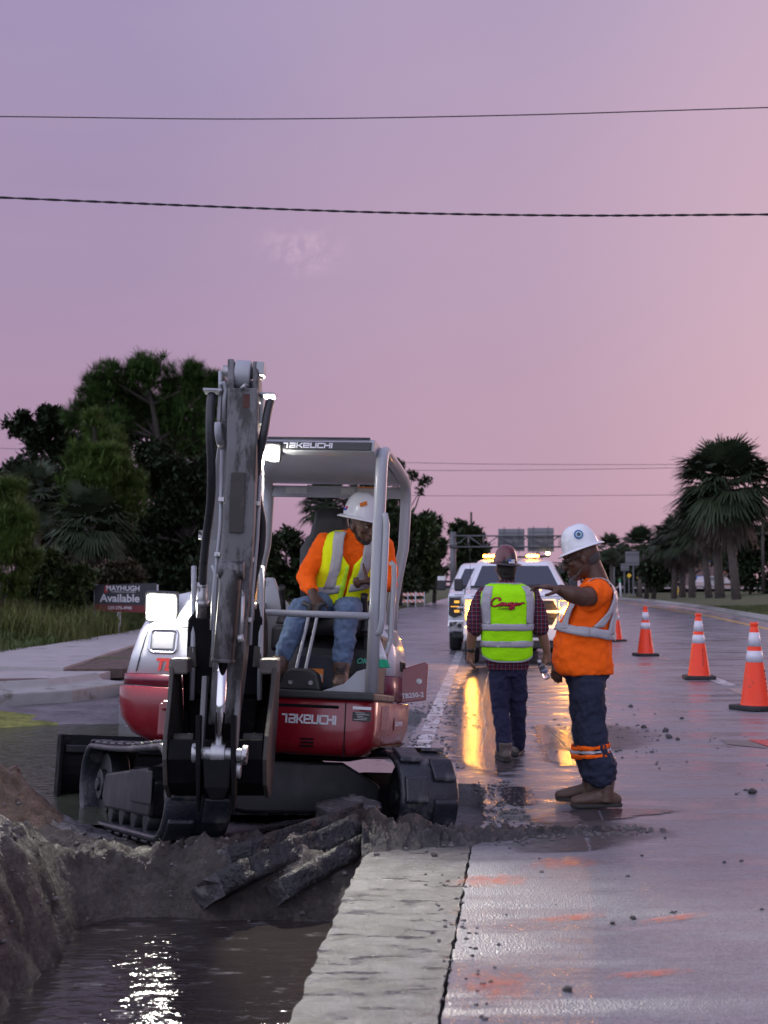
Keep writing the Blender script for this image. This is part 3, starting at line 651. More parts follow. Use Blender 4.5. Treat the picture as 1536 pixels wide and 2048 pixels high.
mb = MB(); mb.prism([(-.60, .34), (-.34, .48), (.34, .48), (.60, .34), (.60, .22), (.3, .16), (-.3, .16), (-.60, .22)], -.80, -.42, 'xz'); hb(mb, 'undercarriage_nose', DARKST, .02, rot=YT)
mb = MB(); mb.cyl((0, 0, .48), (0, 0, .60), .42, n=40); mb.cyl((0, 0, .52), (0, 0, .56), .47, n=40); hb(mb, 'slew_ring', BLACKM, .01, rot=YT)
# ---- dozer blade behind
mb = MB(); prof = []
for k in range(9):
    a = -.7 + k * .2; prof.append((1.80 + .16 * (1 - math.cos(a * 1.3)), .36 + .30 * a))
inner = [(v - .022, w) for v, w in prof]; mb.prism(prof + inner[::-1], -.99, .99, 'yz')
bl = hb(mb, 'dozer_blade', BLACKM, .006, rot=YT)
for s in (-1, 1):
    m2 = MB(); m2.box((s * .985, 1.80, .375), (.03, .16, .50)); m2.build('blade_end_plate', BLACKM, bl, bevel=.006)
    m2 = MB(); m2.tube([(s * .35, .5, .32), (s * .40, 1.2, .34), (s * .42, 1.8, .34)], .06, 8); m2.build('blade_arm', BLACKM, bl)
m2 = MB(); m2.box((0, 1.80, .52), (1.9, .05, .06)); m2.build('blade_rib', DARKST, bl, bevel=.01)
# ---- upper structure
def plan_loft(rows, name, mat, bevel=.0, cr=.1, parent=None):
    "rows: (w, u0, u1, v0, v1, corner radius) -> rounded boxes lofted upward"
    mb = MB(); rings = []
    for w, u0, u1, v0, v1, r in rows:
        ring = []; r = min(r, (u1 - u0) / 2 - .001, (v1 - v0) / 2 - .001)
        for cx, cyy, a0 in ((u1 - r, v0 + r, -90), (u1 - r, v1 - r, 0), (u0 + r, v1 - r, 90), (u0 + r, v0 + r, 180)):
            for k in range(7): a = R(a0 + 15 * k); ring.append(Vector((cx + r * math.cos(a), cyy + r * math.sin(a), w)))
        rings.append(ring)
    mb.loft(rings, True, 0, True)
    o = hb(mb, name, mat, bevel, parent=parent)
    return o
plan_loft([(.52, -.25, .75, -.62, .55, .1), (.56, -.4, .85, -.70, .75, .15), (.62, -.45, .93, -.77, .9, .2)], 'turntable_base', BLACKM)
plan_loft([(.555, .18, .84, -.735, .52, .10), (.58, .18, .88, -.79, .62, .11), (.63, .18, .92, -.815, .74, .12), (.72, .18, .94, -.82, .84, .13), (.89, .18, .945, -.82, .88, .13), (.90, .19, .935, -.81, .87, .12)], 'right_skirt', REDM)
plan_loft([(.56, -.52, .10, -.50, .55, .15), (.585, -.62, .10, -.56, .62, .18), (.64, -.72, .10, -.61, .72, .18), (.74, -.785, .10, -.63, .80, .16), (.84, -.80, .10, -.635, .82, .14), (.925, -.80, .10, -.635, .82, .13), (.935, -.79, .10, -.625, .81, .12)], 'left_skirt', REDM)
plan_loft([(.945, -.775, -.06, -.62, .80, .12), (1.015, -.775, -.06, -.62, .80, .12)], 'hood_band', MAROON)
hood = plan_loft([(1.018, -.765, -.07, -.61, .79, .12), (1.15, -.745, -.07, -.60, .78, .13), (1.30, -.710, -.07, -.58, .76, .14), (1.41, -.665, -.07, -.56, .74, .15), (1.49, -.605, -.07, -.53, .71, .15), (1.545, -.53, -.07, -.49, .66, .15), (1.575, -.43, -.07, -.45, .6, .14), (1.585, -.33, -.09, -.38, .5, .1)], 'hood', WHITEM)
for s, nm in ((1, 'hood_seam'),):
    m2 = MB(); m2.tube([(-.665, -.612, 1.03), (-.645, -.600, 1.15), (-.61, -.588, 1.31), (-.42, -.584, 1.325), (-.2, -.584, 1.325)], .004, 6); m2.build(nm, DARKST, hood)
m2 = MB(); pts = []
for cx, cz, a0 in ((-.44, 1.185, -90), (-.44, 1.275, 0), (-.56, 1.275, 90), (-.56, 1.185, 180)):
    for k in range(5): a = R(a0 + 22.5 * k); pts.append((cx + .03 * math.cos(a), -.602 + (.02 if cz > 1.24 else 0), cz + .03 * math.sin(a)))
m2.tube(pts, .011, 8, closed=True); m2.build('latch_frame', CHROME, hood)
m2 = MB(); m2.box((-.5, -.590, 1.23), (.15, .02, .12), rot=Matrix.Rotation(R(-10), 3, 'X')); m2.build('latch_recess', pmat('latch_grey', (.25, .25, .28), .5), hood, bevel=.01)
text('model_lettering', 'TB250', .105, DECALR, hood, frame((-.40, -.6165, 1.075), (1, 0, 0), (0, .08, 1)), shear=.18, bold=.005)
# work lamp on the hood
def lamp_unit(parent, c, sx, sz, dirv, power, spot=True):
    d = Vector(dirv).normalized(); Q = d.to_track_quat('-Y', 'Z').to_matrix(); c = Vector(c)
    m1 = MB(); m1.box(c + Q @ Vector((0, .035, 0)), (sx + .03, .06, sz + .03), rot=Q); h = m1.build('lamp_housing', BLACKP, parent, bevel=.012)
    if parent is exc: h.rotation_euler = (0, 0, YH)
    m1 = MB(); m1.box(c + Q @ Vector((0, -.004, 0)), (sx, .05, sz), rot=Q); l = m1.build('lamp_lens', LAMPG, h, bevel=min(sx, sz) * .42, seg=5)
    ld = bpy.data.lights.new('work_light', 'SPOT'); ld.energy = power; ld.spot_size = R(105); ld.spot_blend = .6; ld.shadow_soft_size = .05; ld.color = (1, .95, .82)
    lo = bpy.data.objects.new('lamp_beam', ld); COL.objects.link(lo); lo.parent = exc
    Mh = Matrix.Rotation(YH, 4, 'Z'); p = Mh @ (c + d * .09); dd = Mh.to_3x3() @ d
    lo.location = p; lo.rotation_euler = dd.to_track_quat('-Z', 'Y').to_euler()
lamp_unit(exc, (-.525, -.615, 1.445),   .185, .17, (.16, -1, -.35), 90)
# front panel lettering: strokes of a squared techno alphabet
def strokes(name, glyphs, h, wd, gap, sw, mat, parent, M):
    mb = MB(); x = 0
    def seg(a, b):
        a = Vector((*a, 0)); b = Vector((*b, 0)); d = (b - a).normalized(); n = Vector((-d.y, d.x, 0)) * sw / 2; a -= d * sw * .5; b += d * sw * .5
        q = [a + n, a - n, b - n, b + n]; mb.add([v + Vector((0, 0, .0)) for v in q] + [v + Vector((0, 0, .002)) for v in q], [(0, 1, 2, 3), (7, 6, 5, 4), (0, 4, 5, 1), (1, 5, 6, 2), (2, 6, 7, 3), (3, 7, 4, 0)])
    G = {'T': (.7, [[(0, 1), (.55, 1), (.55, 0)]]), 'a': (.85, [[(.05, 1), (.8, 1), (.8, 0), (0, 0), (0, .5), (.8, .5)]]), 'K': (.8, [[(0, 1), (0, 0)], [(0, .45), (.35, .45), (.75, 1)], [(.35, .45), (.78, 0)]]),
         'e': (.85, [[(.8, 0), (0, 0), (0, 1), (.8, 1), (.8, .5), (.1, .5)]]), 'U': (.85, [[(0, 1), (0, 0), (.8, 0), (.8, 1)]]), 'C': (.8, [[(.78, 1), (0, 1), (0, 0), (.78, 0)]]), 'H': (.85, [[(0, 1), (0, 0)], [(.8, 1), (.8, 0)], [(0, .52), (.8, .52)]]), 'I': (.1, [[(0, 1), (0, 0)]])}
    for ch in glyphs:
        w, pl = G[ch]
        for p in pl:
            for a, b in zip(p, p[1:]): seg((x + a[0] * wd, a[1] * h), (x + b[0] * wd, b[1] * h))
        x += (w * wd) + gap
    for i, v in enumerate(mb.V): mb.V[i] = (v[0] - x / 2, v[1] - h / 2, v[2])
    mb.xform(M)
    return mb.build(name, mat, parent, None, (0, 0, YH) if parent is exc else None)
strokes('maker_lettering', 'TaKeUCHI', .046, .044, .0115, .0105, DECALW, exc, frame((.545, -.8225, .775), (1, 0, 0), (0, 0, 1)))
m2 = MB(); m2.box((.47, -.819, .855), (.50, .012, .018)); hb(m2, 'panel_recess', BLACKM, .004)
for k in range(3):
    m2 = MB(); m2.box((.53, -.818, .655 - k * .021), (.085, .012, .010)); hb(m2, 'vent_slot', BLACKM, .003)
m2 = MB(); m2.box((.763, -.815, .72), (.006, .02, .33)); hb(m2, 'panel_gap', BLACKM)
m2 = MB(); m2.box((.865, -.823, .855), (.115, .004, .018)); hb(m2, 'serial_sticker', DECALW)
m2 = MB(); m2.box((.865, -.822, .805), (.115, .004, .055)); pb = hb(m2, 'serial_plate', BLACKP)
for k in range(5):
    m2 = MB(); m2.box((.855 + (k % 2) * .015, -.8245, .786 + k * .010), (.08 - .02 * (k % 3), .001, .003)); m2.build('plate_print', LABELP, pb)
# floor, step
m2 = MB(); m2.box((.555, -.42, .925), (.77, .86, .05)); hb(m2, 'floor_plate', BLACKP, .012)
m2 = MB(); m2.box((.94, -.42, .80), (.02, .30, .16)); hb(m2, 'side_hatch', REDM, .006)
text('rental_lettering', 'SOLD AS RENTED', .042, DECALW, exc, Matrix.Rotation(YH, 4, 'Z') @ frame((.9475, .22, .76), (0, 1, 0), (0, 0, 1)), bold=.001)
m2 = MB(); m2.box((.9455, .22, .76), (.003, .42, .085)); hb(m2, 'rental_plate', MAROON, .002)
# engine cover on the right flank
plan_loft([(.91, .42, .925, .05, .86, .12), (1.08, .42, .92, .06, .85, .14)], 'engine_cover_band', MAROON)
plan_loft([(1.083, .42, .918, .07, .85, .14), (1.25, .42, .905, .10, .83, .15), (1.36, .42, .88, .14, .80, .15), (1.44, .42, .83, .20, .75, .15), (1.48, .45, .77, .28, .68, .13)], 'engine_cover', WHITEM)
m2 = MB(); m2.box((.917, .52, 1.16), (.008, .22, .07)); hb(m2, 'cover_grille', BLACKP, .006)
for k in range(5):
    m2 = MB(); m2.box((.921, .44 + k * .04, 1.16), (.006, .008, .06)); hb(m2, 'grille_bar', BLACKM)
# open side door with the model number
dr = MB(); dr.prism([(-.0, .0), (.21, .02), (.235, .27), (.21, .29), (.02, .235), (.0, .2)], -.012, .012, 'xz')
d_o = dr.build('service_door', REDM, exc, Matrix.Rotation(YH, 4, 'Z') @ Vector((.885, .50, .90)), (0, R(-4), R(2)), bevel=.006)
text('door_lettering', 'TB250-2', .046, DECALW, d_o, frame((.115, -.0145, .055), (1, 0, .06), (0, 0, 1)), bold=.0015)
m2 = MB(); m2.cyl((.165, -.016, .155), (.165, -.005, .155), .020, n=16); m2.cyl((.165, -.022, .155), (.165, -.012, .155), .011, n=12); m2.build('door_latch', WORN, d_o)
# black plinth, seat, controls
m2 = MB(); m2.prism([(-.30, .94), (.3, .94), (.3, 1.32), (-.05, 1.32), (-.18, 1.24)], .20, .86, 'yz'); hb(m2, 'seat_plinth', BLACKP, .02)
m2 = MB(); m2.box((.50, -.30, 1.08), (.36, .02, .22)); hb(m2, 'plinth_panel', pmat('navy_panel', (.02, .025, .04), .5), .01)
text('paint_mark', 'OK', .05, DECALG, exc, Matrix.Rotation(YH, 4, 'Z') @ frame((.76, -.306, 1.16), (1, 0, 0), (0, 0, 1)), shear=.3, bold=.001)
m2 = MB(); m2.box((.44, -.312, 1.055), (.14, .006, .09)); hb(m2, 'warning_label', DECALO)
m2 = MB(); m2.box((.455, -.316, 1.04), (.10, .004, .05)); hb(m2, 'label_text_block', LABELP)
seat = plan_loft([(1.33, .27, .73, -.18, .34, .10), (1.42, .26, .74, -.20, .35, .12), (1.46, .29, .71, -.16, .30, .12)], 'seat_cushion', BLACKP)
m2 = MB(); rings = []
for py, px, Yq, hw, th in ((1235, 668, 9.22, .22, .08), (1160, 664, 9.25, .235, .09), (1100, 662, 9.28, .22, .08), (1070, 662, 9.30, .15, .065), (1045, 662, 9.31, .125, .06), (1025, 664, 9.32, .115, .05), (1018, 666, 9.32, .09, .03)):
    c_ = W(px, py, Yq); rings.append([c_ + Vector((hw * math.copysign(abs(math.cos(a)) ** .5, math.cos(a)), th * math.copysign(abs(math.sin(a)) ** .6, math.sin(a)), 0)) for a in [2 * math.pi * k / 20 for k in range(20)]])
m2.loft(rings); m2.build('seat_back', BLACKP, exc)
def lever(name, pts, r, grip, mat=GREYW):
    m = MB(); m.tube(pts, r, 8); o = hb(m, name, mat); 
    if grip: g = MB(); g.tube(grip[0], grip[1], 10); g.build('grip', BLACKP, o)
    return o
for du in (0, .062):
    lever('travel_lever', [(.385 + du, -.56, .98), (.385 + du, -.57, 1.1), (.425 + du * .9, -.52, 1.36), (.432 + du * .9, -.50, 1.44)], .011, ([(.432 + du * .9, -.50, 1.44), (.436 + du * .9, -.49, 1.5), (.436 + du * .9 + (.05 if du else -.05), -.48, 1.52)], [.016, .018, .016]))
m2 = MB(); m2.prism([(.29, .95), (.56, .95), (.53, 1.06), (.48, 1.09), (.36, 1.09), (.30, 1.04)], -.62, -.50, 'xz'); hb(m2, 'pedal_box', BLACKP, .015)
for k in range(2):
    m2 = MB(); m2.cyl((.365 + k * .13, -.635, 1.0), (.365 + k * .13, -.61, 1.0), .014, n=10); hb(m2, 'pedal_bolt', WORN)
def joystick(u, v, w0):
    m = MB(); rr = []; pp = []
    for k in range(8): pp.append((u, v, w0 + k * .012)); rr.append(.048 - k * .003 + (.006 if k % 2 else 0))
    m.tube(pp, rr, 12); o = hb(m, 'joystick', BLACKP)
    g = MB(); g.tube([(u, v, w0 + .08), (u - .01, v - .01, w0 + .16), (u - .015, v - .03, w0 + .22), (u - .01, v - .05, w0 + .25)], [.016, .02, .024, .026], 10); g.build('grip', BLACKP, o)
joystick(.17, -.10, 1.40); joystick(.745, -.12, 1.36)
m2 = MB(); m2.box((.17, .05, 1.30), (.14, .42, .18)); hb(m2, 'console', BLACKP, .03)
m2 = MB(); m2.box((.80, .03, 1.26), (.13, .40, .18)); hb(m2, 'console', BLACKP, .03)
m2 = MB(); m2.prism([(-.08, 1.02), (.24, 1.02), (.24, 1.50), (.10, 1.56), (.02, 1.66), (-.02, 1.76), (-.08, 1.76)], .34, .38, 'xz'); hb(m2, 'side_cover', GREYW, .01)
m2 = MB(); m2.prism([(.58, .95), (.86, .95), (.86, 1.10), (.80, 1.08), (.72, 1.0)], -.70, -.66, 'xz'); hb(m2, 'post_gusset', GREYW, .004)
m2 = MB(); m2.box((.83, .30, 1.30), (.13, .16, .22)); hb(m2, 'tool_box', GREYW, .02)
# ---- canopy
def hoop(u):
    return [(u, -.74, .95), (u, -.74, 1.6), (u, -.74, 2.30), (u, -.735, 2.40), (u, -.70, 2.46), (u, -.62, 2.49), (u, -.2, 2.492), (u, .22, 2.48), (u, .34, 2.455), (u, .405, 2.40), (u, .42, 2.30), (u - .005, .42, 2.0), (u - .04, .41, 1.78), (u - .06, .40, 1.6), (u - .065, .40, 1.35)]
m2 = MB(); m2.tube(hoop(.905), .040, 14); hb(m2, 'canopy_post', GREYW)
m2 = MB(); m2.tube(hoop(-.11), .040, 14); hb(m2, 'canopy_post', GREYW)
m2 = MB(); m2.tube([(.905, -.74, 2.06), (.945, -.76, 2.06), (.957, -.765, 2.0), (.957, -.77, 1.4), (.945, -.765, 1.33), (.905, -.75, 1.30)], .022, 10); hb(m2, 'grab_rail', GREYW)
m2 = MB(); m2.tube([(.93, -.36, 1.81), (.955, -.36, 1.79), (.96, -.36, 1.70), (.955, -.38, 1.30), (.94, -.42, 1.22), (.905, -.5, 1.19), (.89, -.7, 1.17)], .018, 10); hb(m2, 'grab_rail', GREYW)
m2 = MB(); m2.tube([(-.11, -.75, 1.425), (.9, -.75, 1.425)], .022, 10); hb(m2, 'front_rail', GREYW)
m2 = MB(); m2.tube([(.89, -.10, 2.53 - .02), (.89, -.10, 2.545), (.89, -.07, 2.56), (.89, -.04, 2.545), (.89, -.04, 2.5)], .010, 8); hb(m2, 'lifting_eye', pmat('blue_eye', (.05, .2, .35), .4))
roof = MB(); roof.prism([(-.86, 2.445), (-.845, 2.515), (-.80, 2.535), (.38, 2.545), (.42, 2.52), (.42, 2.46), (-.72, 2.44), (-.8, 2.43)], -.13, .872, 'yz'); rf = hb(roof, 'canopy_roof', GREYW, .012)
m2 = MB(); m2.box((.37, -.83, 2.5345), (.94, .02, .012)); m2.build('roof_lip', DARKST, rf)
band = MB(); band.box((.385, -.8565, 2.4795), (.94, .012, .056), rot=Matrix.Rotation(R(-12), 3, 'X')); bo = band.build('roof_band', BLACKP, rf, bevel=.004)
strokes('roof_lettering', 'TaKeUCHI', .028, .0415, .0105, .008, DECALW, bo, frame((.455, -.8640, 2.481), (1, 0, 0), (0, .21, 1)))
m2 = MB(); m2.box((.385, .395, 2.40), (1.02, .02, .085)); hb(m2, 'rear_header', GREYW, .006)
for u, wd, mt in ((.10, .16, LABELP), (.48, .10, LABELP), (.64, .17, LABELP)):
    m2 = MB(); m2.box((u, .382, 2.405), (wd, .004, .045)); lb = hb(m2, 'header_label', mt)
    if u == .64: m2 = MB(); m2.box((u, .379, 2.434), (wd, .003, .010)); m2.build('label_stripe', DECALO, lb)
m2 = MB(); m2.box((.24, -.84, 2.385), (.06, .05, .03)); hb(m2, 'lamp_bracket', WORN, .005)
lamp_unit(exc, (.225, -.885, 2.425), .085, .095, (.22, -1, -.50), 640)
# ---- boom, arm, bucket (root-local, the arm hangs in front of the machine)
def bbox_ring(l, r, py, Yf, Yb, pr=None):
    a = W(l, py, Yf); b = W(r, py, Yf); dy = Yb - Yf
    return [a, b, b + Vector((0, dy, 0)), a + Vector((0, dy, 0))]
m2 = MB(); m2.loft([bbox_ring(455, 516, 775, 7.13, 7.34), bbox_ring(453, 514, 900, 7.10, 7.38), bbox_ring(448, 508, 1050, 7.10, 7.40), bbox_ring(436, 498, 1200, 7.12, 7.38), bbox_ring(424, 486, 1340, 7.15, 7.36), bbox_ring(416, 474, 1450, 7.17, 7.33)], True, 0, False)
arm = m2.build('dipper_arm', ARMW, exc, bevel=.012)
for l, r, t, b in ((455, 468, 717, 800), (505, 518, 722, 800)):
    m2 = MB(); m2.loft([bbox_ring(l, r, b, 7.15, 7.33), bbox_ring(l, r, (t + b) / 2, 7.14, 7.34), bbox_ring(l, r, t, 7.19, 7.30)], True, 0, False); m2.build('clevis_plate', ARMW, arm, bevel=.008)
m2 = MB(); a = W(471, 750, 7.24); b = W(503, 752, 7.24); m2.cyl(a, b, .085, n=24); m2.build('boom_nose', GREYW, arm, bevel=.01)
m2 = MB(); a = W(446, 742, 7.24); b = W(528, 748, 7.24); m2.cyl(a, b, .034, n=16); m2.build('pivot_pin', WORN, arm)
m2 = MB(); p = W(515, 740, 7.22); m2.box(p + Vector((.02, 0, .0)), (.045, .10, .075)); m2.build('pin_keeper', GREYW, arm, bevel=.006)
m2 = MB(); m2.box(W(493, 802, 7.125), (.034, .008, .078)); m2.build('rust_patch', pmat('rust_brown', (.075, .028, .022), .8, var=.3), arm)
m2 = MB(); a = W(482, 778, 7.115); b = W(494, 768, 7.10); m2.cyl(a, b, .012, n=10); m2.build('grease_nipple', WORN, arm)
m2 = MB(); m2.tube([W(440, 770, 7.2), W(447, 765, 7.2), W(452, 780, 7.2), W(449, 800, 7.2), W(448, 840, 7.2)], .014, 8); m2.build('hydraulic_pipe', GREYW, arm)
m2 = MB(); m2.tube([W(441, 742, 7.22), W(441, 790, 7.22)], .012, 8); m2.build('hydraulic_pipe', GREYW, arm)
for pth in ([(519, 870), (520, 960), (514, 1080), (505, 1180), (500, 1290)], [(444, 900), (441, 1050), (428, 1180), (424, 1260)], [(425, 1130), (433, 1150), (430, 1200), (426, 1320)]):
    m2 = MB(); m2.tube([W(x, y, 7.22) for x, y in pth], .011, 8); m2.build('hydraulic_pipe', GREYW, arm)
for (x, y) in ((518, 905), (513, 1008), (502, 1120), (444, 1000), (436, 1110), (497, 1240)):
    m2 = MB(); m2.box(W(x, y, 7.2), (.035, .05, .028)); m2.build('pipe_clamp', WORN, arm, bevel=.004)
# dark grease stain with a shape of its own, worn plate below it
m2 = MB(); m2.loft([bbox_ring(463, 490, 945, 7.088, 7.12), bbox_ring(459, 489, 1000, 7.086, 7.12), bbox_ring(458, 486, 1065, 7.088, 7.12)], True, 0, False); m2.build('wear_plate', pmat('greasy_plate', (.03, .025, .022), .55, var=.5, scale=12, dirt=((.09, .06, .045), .4, 14)), arm)
# bucket cylinder on the front of the arm
cyl_top = W(463, 1140, 7.06); cyl_bot = W(446, 1325, 7.05); rod_bot = W(437, 1505, 7.05)
m2 = MB(); m2.cyl(cyl_top, cyl_bot, .058, n=24); m2.cyl(cyl_bot - (cyl_bot - cyl_top) * .04, cyl_bot, .064, n=24); cy_o = m2.build('bucket_cylinder', ARMD, exc, bevel=.004)
m2 = MB(); m2.cyl(cyl_bot, rod_bot, .026, n=20); m2.build('piston_rod', CHROME, cy_o)
m2 = MB(); m2.cyl(cyl_top + Vector((-.07, 0, .0)), cyl_top + Vector((.07, 0, 0)), .05, n=20); m2.build('cylinder_eye', ARMW, cy_o, bevel=.005)
m2 = MB(); m2.tube([W(486, 1180, 7.04), W(484, 1240, 7.03), W(481, 1275, 7.03)], .010, 8); m2.cyl(W(476, 1278, 7.03), W(487, 1276, 7.03), .022, n=12); m2.build('hose_fitting', WORN, cy_o)
# link rods
for x0, x1 in ((409, 399), (477, 468)):
    m2 = MB(); m2.loft([bbox_ring(x0 - 5, x0 + 5, 1352, 7.16, 7.26), bbox_ring((x0 + x1) / 2 - 5, (x0 + x1) / 2 + 5, 1440, 7.08, 7.16), bbox_ring(x1 - 5, x1 + 5, 1515, 7.02, 7.10)], True, 0, False); m2.build('link_bar', ARMW, exc, bevel=.005)
m2 = MB(); m2.cyl(W(388, 1506, 7.05), W(492, 1510, 7.05), .036, n=18); m2.cyl(W(385, 1506, 7.05), W(396, 1506, 7.05), .052, n=18); m2.cyl(W(484, 1509, 7.05), W(495, 1510, 7.05), .052, n=18); m2.cyl(W(422, 1507, 7.05), W(451, 1508, 7.05), .055, n=18); m2.build('link_pin', WORN, exc, bevel=.004)
# boom behind the arm
def brow(l, r, py, Yf, Yb): return bbox_ring(l, r, py, Yf, Yb)
m2 = MB(); m2.loft([brow(452, 515, 760, 7.20, 7.36), brow(440, 520, 850, 7.42, 7.66), brow(425, 520, 960, 7.62, 7.92), brow(412, 512, 1080, 7.78, 8.10), brow(405, 505, 1200, 7.86, 8.16), brow(400, 500, 1330, 7.90, 8.18)], True, 0, False)
boom = m2.build('boom', GREYW, exc, bevel=.015)
m2 = MB(); m2.cyl(W(432, 870, 7.45), W(448, 868, 7.45), .075, n=24); m2.build('boom_boss', GREYW, boom, bevel=.01)
m2 = MB(); m2.cyl(W(508, 850, 7.45), W(527, 852, 7.45), .080, n=24); m2.build('boom_boss', GREYW, boom, bevel=.012)
m2 = MB(); m2.loft([brow(373, 522, 1392, 7.66, 7.98), brow(373, 526, 1300, 7.64, 7.98), brow(375, 526, 1240, 7.64, 7.98), brow(396, 520, 1205, 7.66, 7.98)], True, 0, False); m2.build('boom_foot', BLACKM, exc, bevel=.015)
for x in (388, 523):
    m2 = MB(); m2.tube([W(x, 1132, 7.7), W(x, 1180, 7.68), W(x - 2, 1300, 7.64), W(x - 4, 1400, 7.64)], .016, 8); m2.build('boom_edge_rail', GREYW, exc)
m2 = MB(); m2.loft([brow(380, 505, 1500, 7.75, 8.15), brow(372, 520, 1395, 7.70, 8.3)], True, 0, False); m2.build('swing_post', BLACKM, exc, bevel=.02)
m2 = MB(); m2.box(W(345, 1440, 8.0), (.16, .12, .20)); m2.box(W(345, 1412, 7.97), (.11, .16, .06)); m2.box(W(345, 1465, 7.97), (.11, .16, .05)); m2.build('swing_bracket', REDM, exc, bevel=.015)
# hoses in ribbed sleeves
def hose(pts, r, Y0, name='hose'):
    P = [W(*p) for p in pts]; Q = []; n = len(P)
    for i in range(n - 1):
        p0, p1, p2, p3 = P[max(0, i - 1)], P[i], P[i + 1], P[min(n - 1, i + 2)]
        k = max(4, int((p2 - p1).length / .007))
        for j in range(k):
            t = j / k; Q.append(.5 * ((2 * p1) + (p2 - p0) * t + (2 * p0 - 5 * p1 + 4 * p2 - p3) * t * t + (3 * p1 - p0 - 3 * p2 + p3) * t ** 3))
    m = MB(); m.tube(Q, [r + (.0022 if i % 2 else -.0022) for i in range(len(Q))], 12); return m.build(name, HOSE, exc)
hose([(424, 790, 7.2), (421, 810, 7.16), (420, 860, 7.15), (423, 940, 7.2), (421, 1010, 7.3), (412, 1080, 7.4), (406, 1150, 7.45), (405, 1210, 7.5)], .024, 0)
hose([(541, 800, 7.2), (534, 830, 7.16), (527, 870, 7.15), (515, 930, 7.2), (514, 985, 7.28), (524, 1045, 7.35), (521, 1100, 7.4), (509, 1150, 7.45), (500, 1215, 7.5)], .024, 0)
for pp in ((405, 1210), (500, 1215)):
    m2 = MB(); m2.cyl(W(pp[0], pp[1] - 45, 7.47), W(pp[0] - 2, pp[1] + 25, 7.5), .030, n=12); m2.cyl(W(pp[0], pp[1] - 10, 7.47), W(pp[0], pp[1] + 2, 7.48), .038, n=6); m2.build('hose_coupling', WORN, exc)
for l, r, y, x2 in ((408, 446, 783, 440), (519, 550, 791, 524)):
    m2 = MB(); m2.box((W(l, y, 7.22) + W(r, y, 7.22)) / 2, (abs(r - l) * 7.22 / 2600, .10, .014)); m2.box(W(x2, y + 30, 7.25), (.02, .06, .17)); m2.build('hose_bracket', GREYW, exc, bevel=.003)
for k, (x, y) in enumerate(((403, 1070), (521, 1095))):
    m2 = MB(); m2.box(W(x, y, 7.5), (.03, .05, .05)); m2.build('pipe_clamp', WORN, exc, bevel=.004)
# bucket
_k = 1 + .24 / 7.25
BSH = Matrix.Translation((0, 0, CAM_H)) @ Matrix.Diagonal((_k, 1, _k, 1)) @ Matrix.Translation((0, .24, -CAM_H))
bk = MB(); prof = [(7.42, 1.0), (7.50, .92), (7.56, .72), (7.55, .52), (7.46, .36), (7.30, .275), (7.12, .285), (7.0, .37), (6.96, .50), (6.99, .60)]
inn = [(y + (7.28 - y) * .06, z + (.62 - z) * .05) for y, z in prof]
rg = []
xL, xR = -1.165, -.635
bk.prism(prof + inn[::-1], xL + .012, xR - .012, 'yz'); bk.xform(XI @ BSH); buck = bk.build('bucket', BLACKM, exc, bevel=.006)
for x, xt in ((xL, -1.172), (xR, -.602)):
    sp = MB(); poly = [(7.40, 1.01), (7.50, .92), (7.565, .72), (7.555, .52), (7.46, .35), (7.30, .265), (7.12, .275), (6.99, .36), (6.95, .50), (6.98, .62), (7.12, .80), (7.22, .98)]
    n = len(poly); th = .024
    f = lambda z: x + (xt - x) * max(0, (z - .5) / .5)
    sp.add([(f(z) - th / 2, y, z) for y, z in poly] + [(f(z) + th / 2, y, z) for y, z in poly], [tuple(reversed(range(n))), tuple(range(n, 2 * n))] + [(i, (i + 1) % n, n + (i + 1) % n, n + i) for i in range(n)])
    sp.xform(XI @ BSH); sp.build('bucket_side', BUCKT, buck, bevel=.005)
    s = -1 if x < -.9 else 1
    sp = MB(); sp.box((xt - s * .035, 7.30, .975), (.105, .17, .085)); sp.xform(XI @ BSH); sp.build('side_cutter', BUCKL, buck, bevel=.012)
    sp = MB(); sp.cyl((x - s * .02, 7.13, .585), (x - s * .13, 7.13, .585), .036, n=16); sp.xform(XI @ BSH); sp.build('bucket_boss', BUCKT, buck, bevel=.004)
for k in range(4):
    sp = MB(); xx = xL + .08 + k * .123; sp.box((xx, 7.40, 1.02), (.055, .04, .12), taper=.7); sp.xform(XI @ BSH); sp.build('bucket_tooth', BUCKT, buck, bevel=.006)
for l, r in ((391, 401), (461, 471)):
    m2 = MB(); m2.loft([bbox_ring(l, r, 1330 + 100, 7.02, 7.16), bbox_ring(l, r, 1530, 6.98, 7.16), bbox_ring(l + 1, r - 1, 1590, 6.98, 7.1), bbox_ring(l + 2, r - 3, 1625, 7.0, 7.04)], True, 0, False); m2.build('coupler_ear', BLACKM, exc, bevel=.006)
m2 = MB(); m2.loft([bbox_ring(405, 462, 1520, 6.99, 7.12), bbox_ring(408, 458, 1575, 6.96, 7.1), bbox_ring(420, 448, 1600, 6.97, 7.08)], True, 0, False); m2.build('coupler_body', BLACKM, exc, bevel=.01)
m2 = MB(); m2.cyl(W(470, 1540, 7.05), W(482, 1541, 7.05), .045, n=16); m2.build('coupler_pin', WORN, exc, bevel=.004)
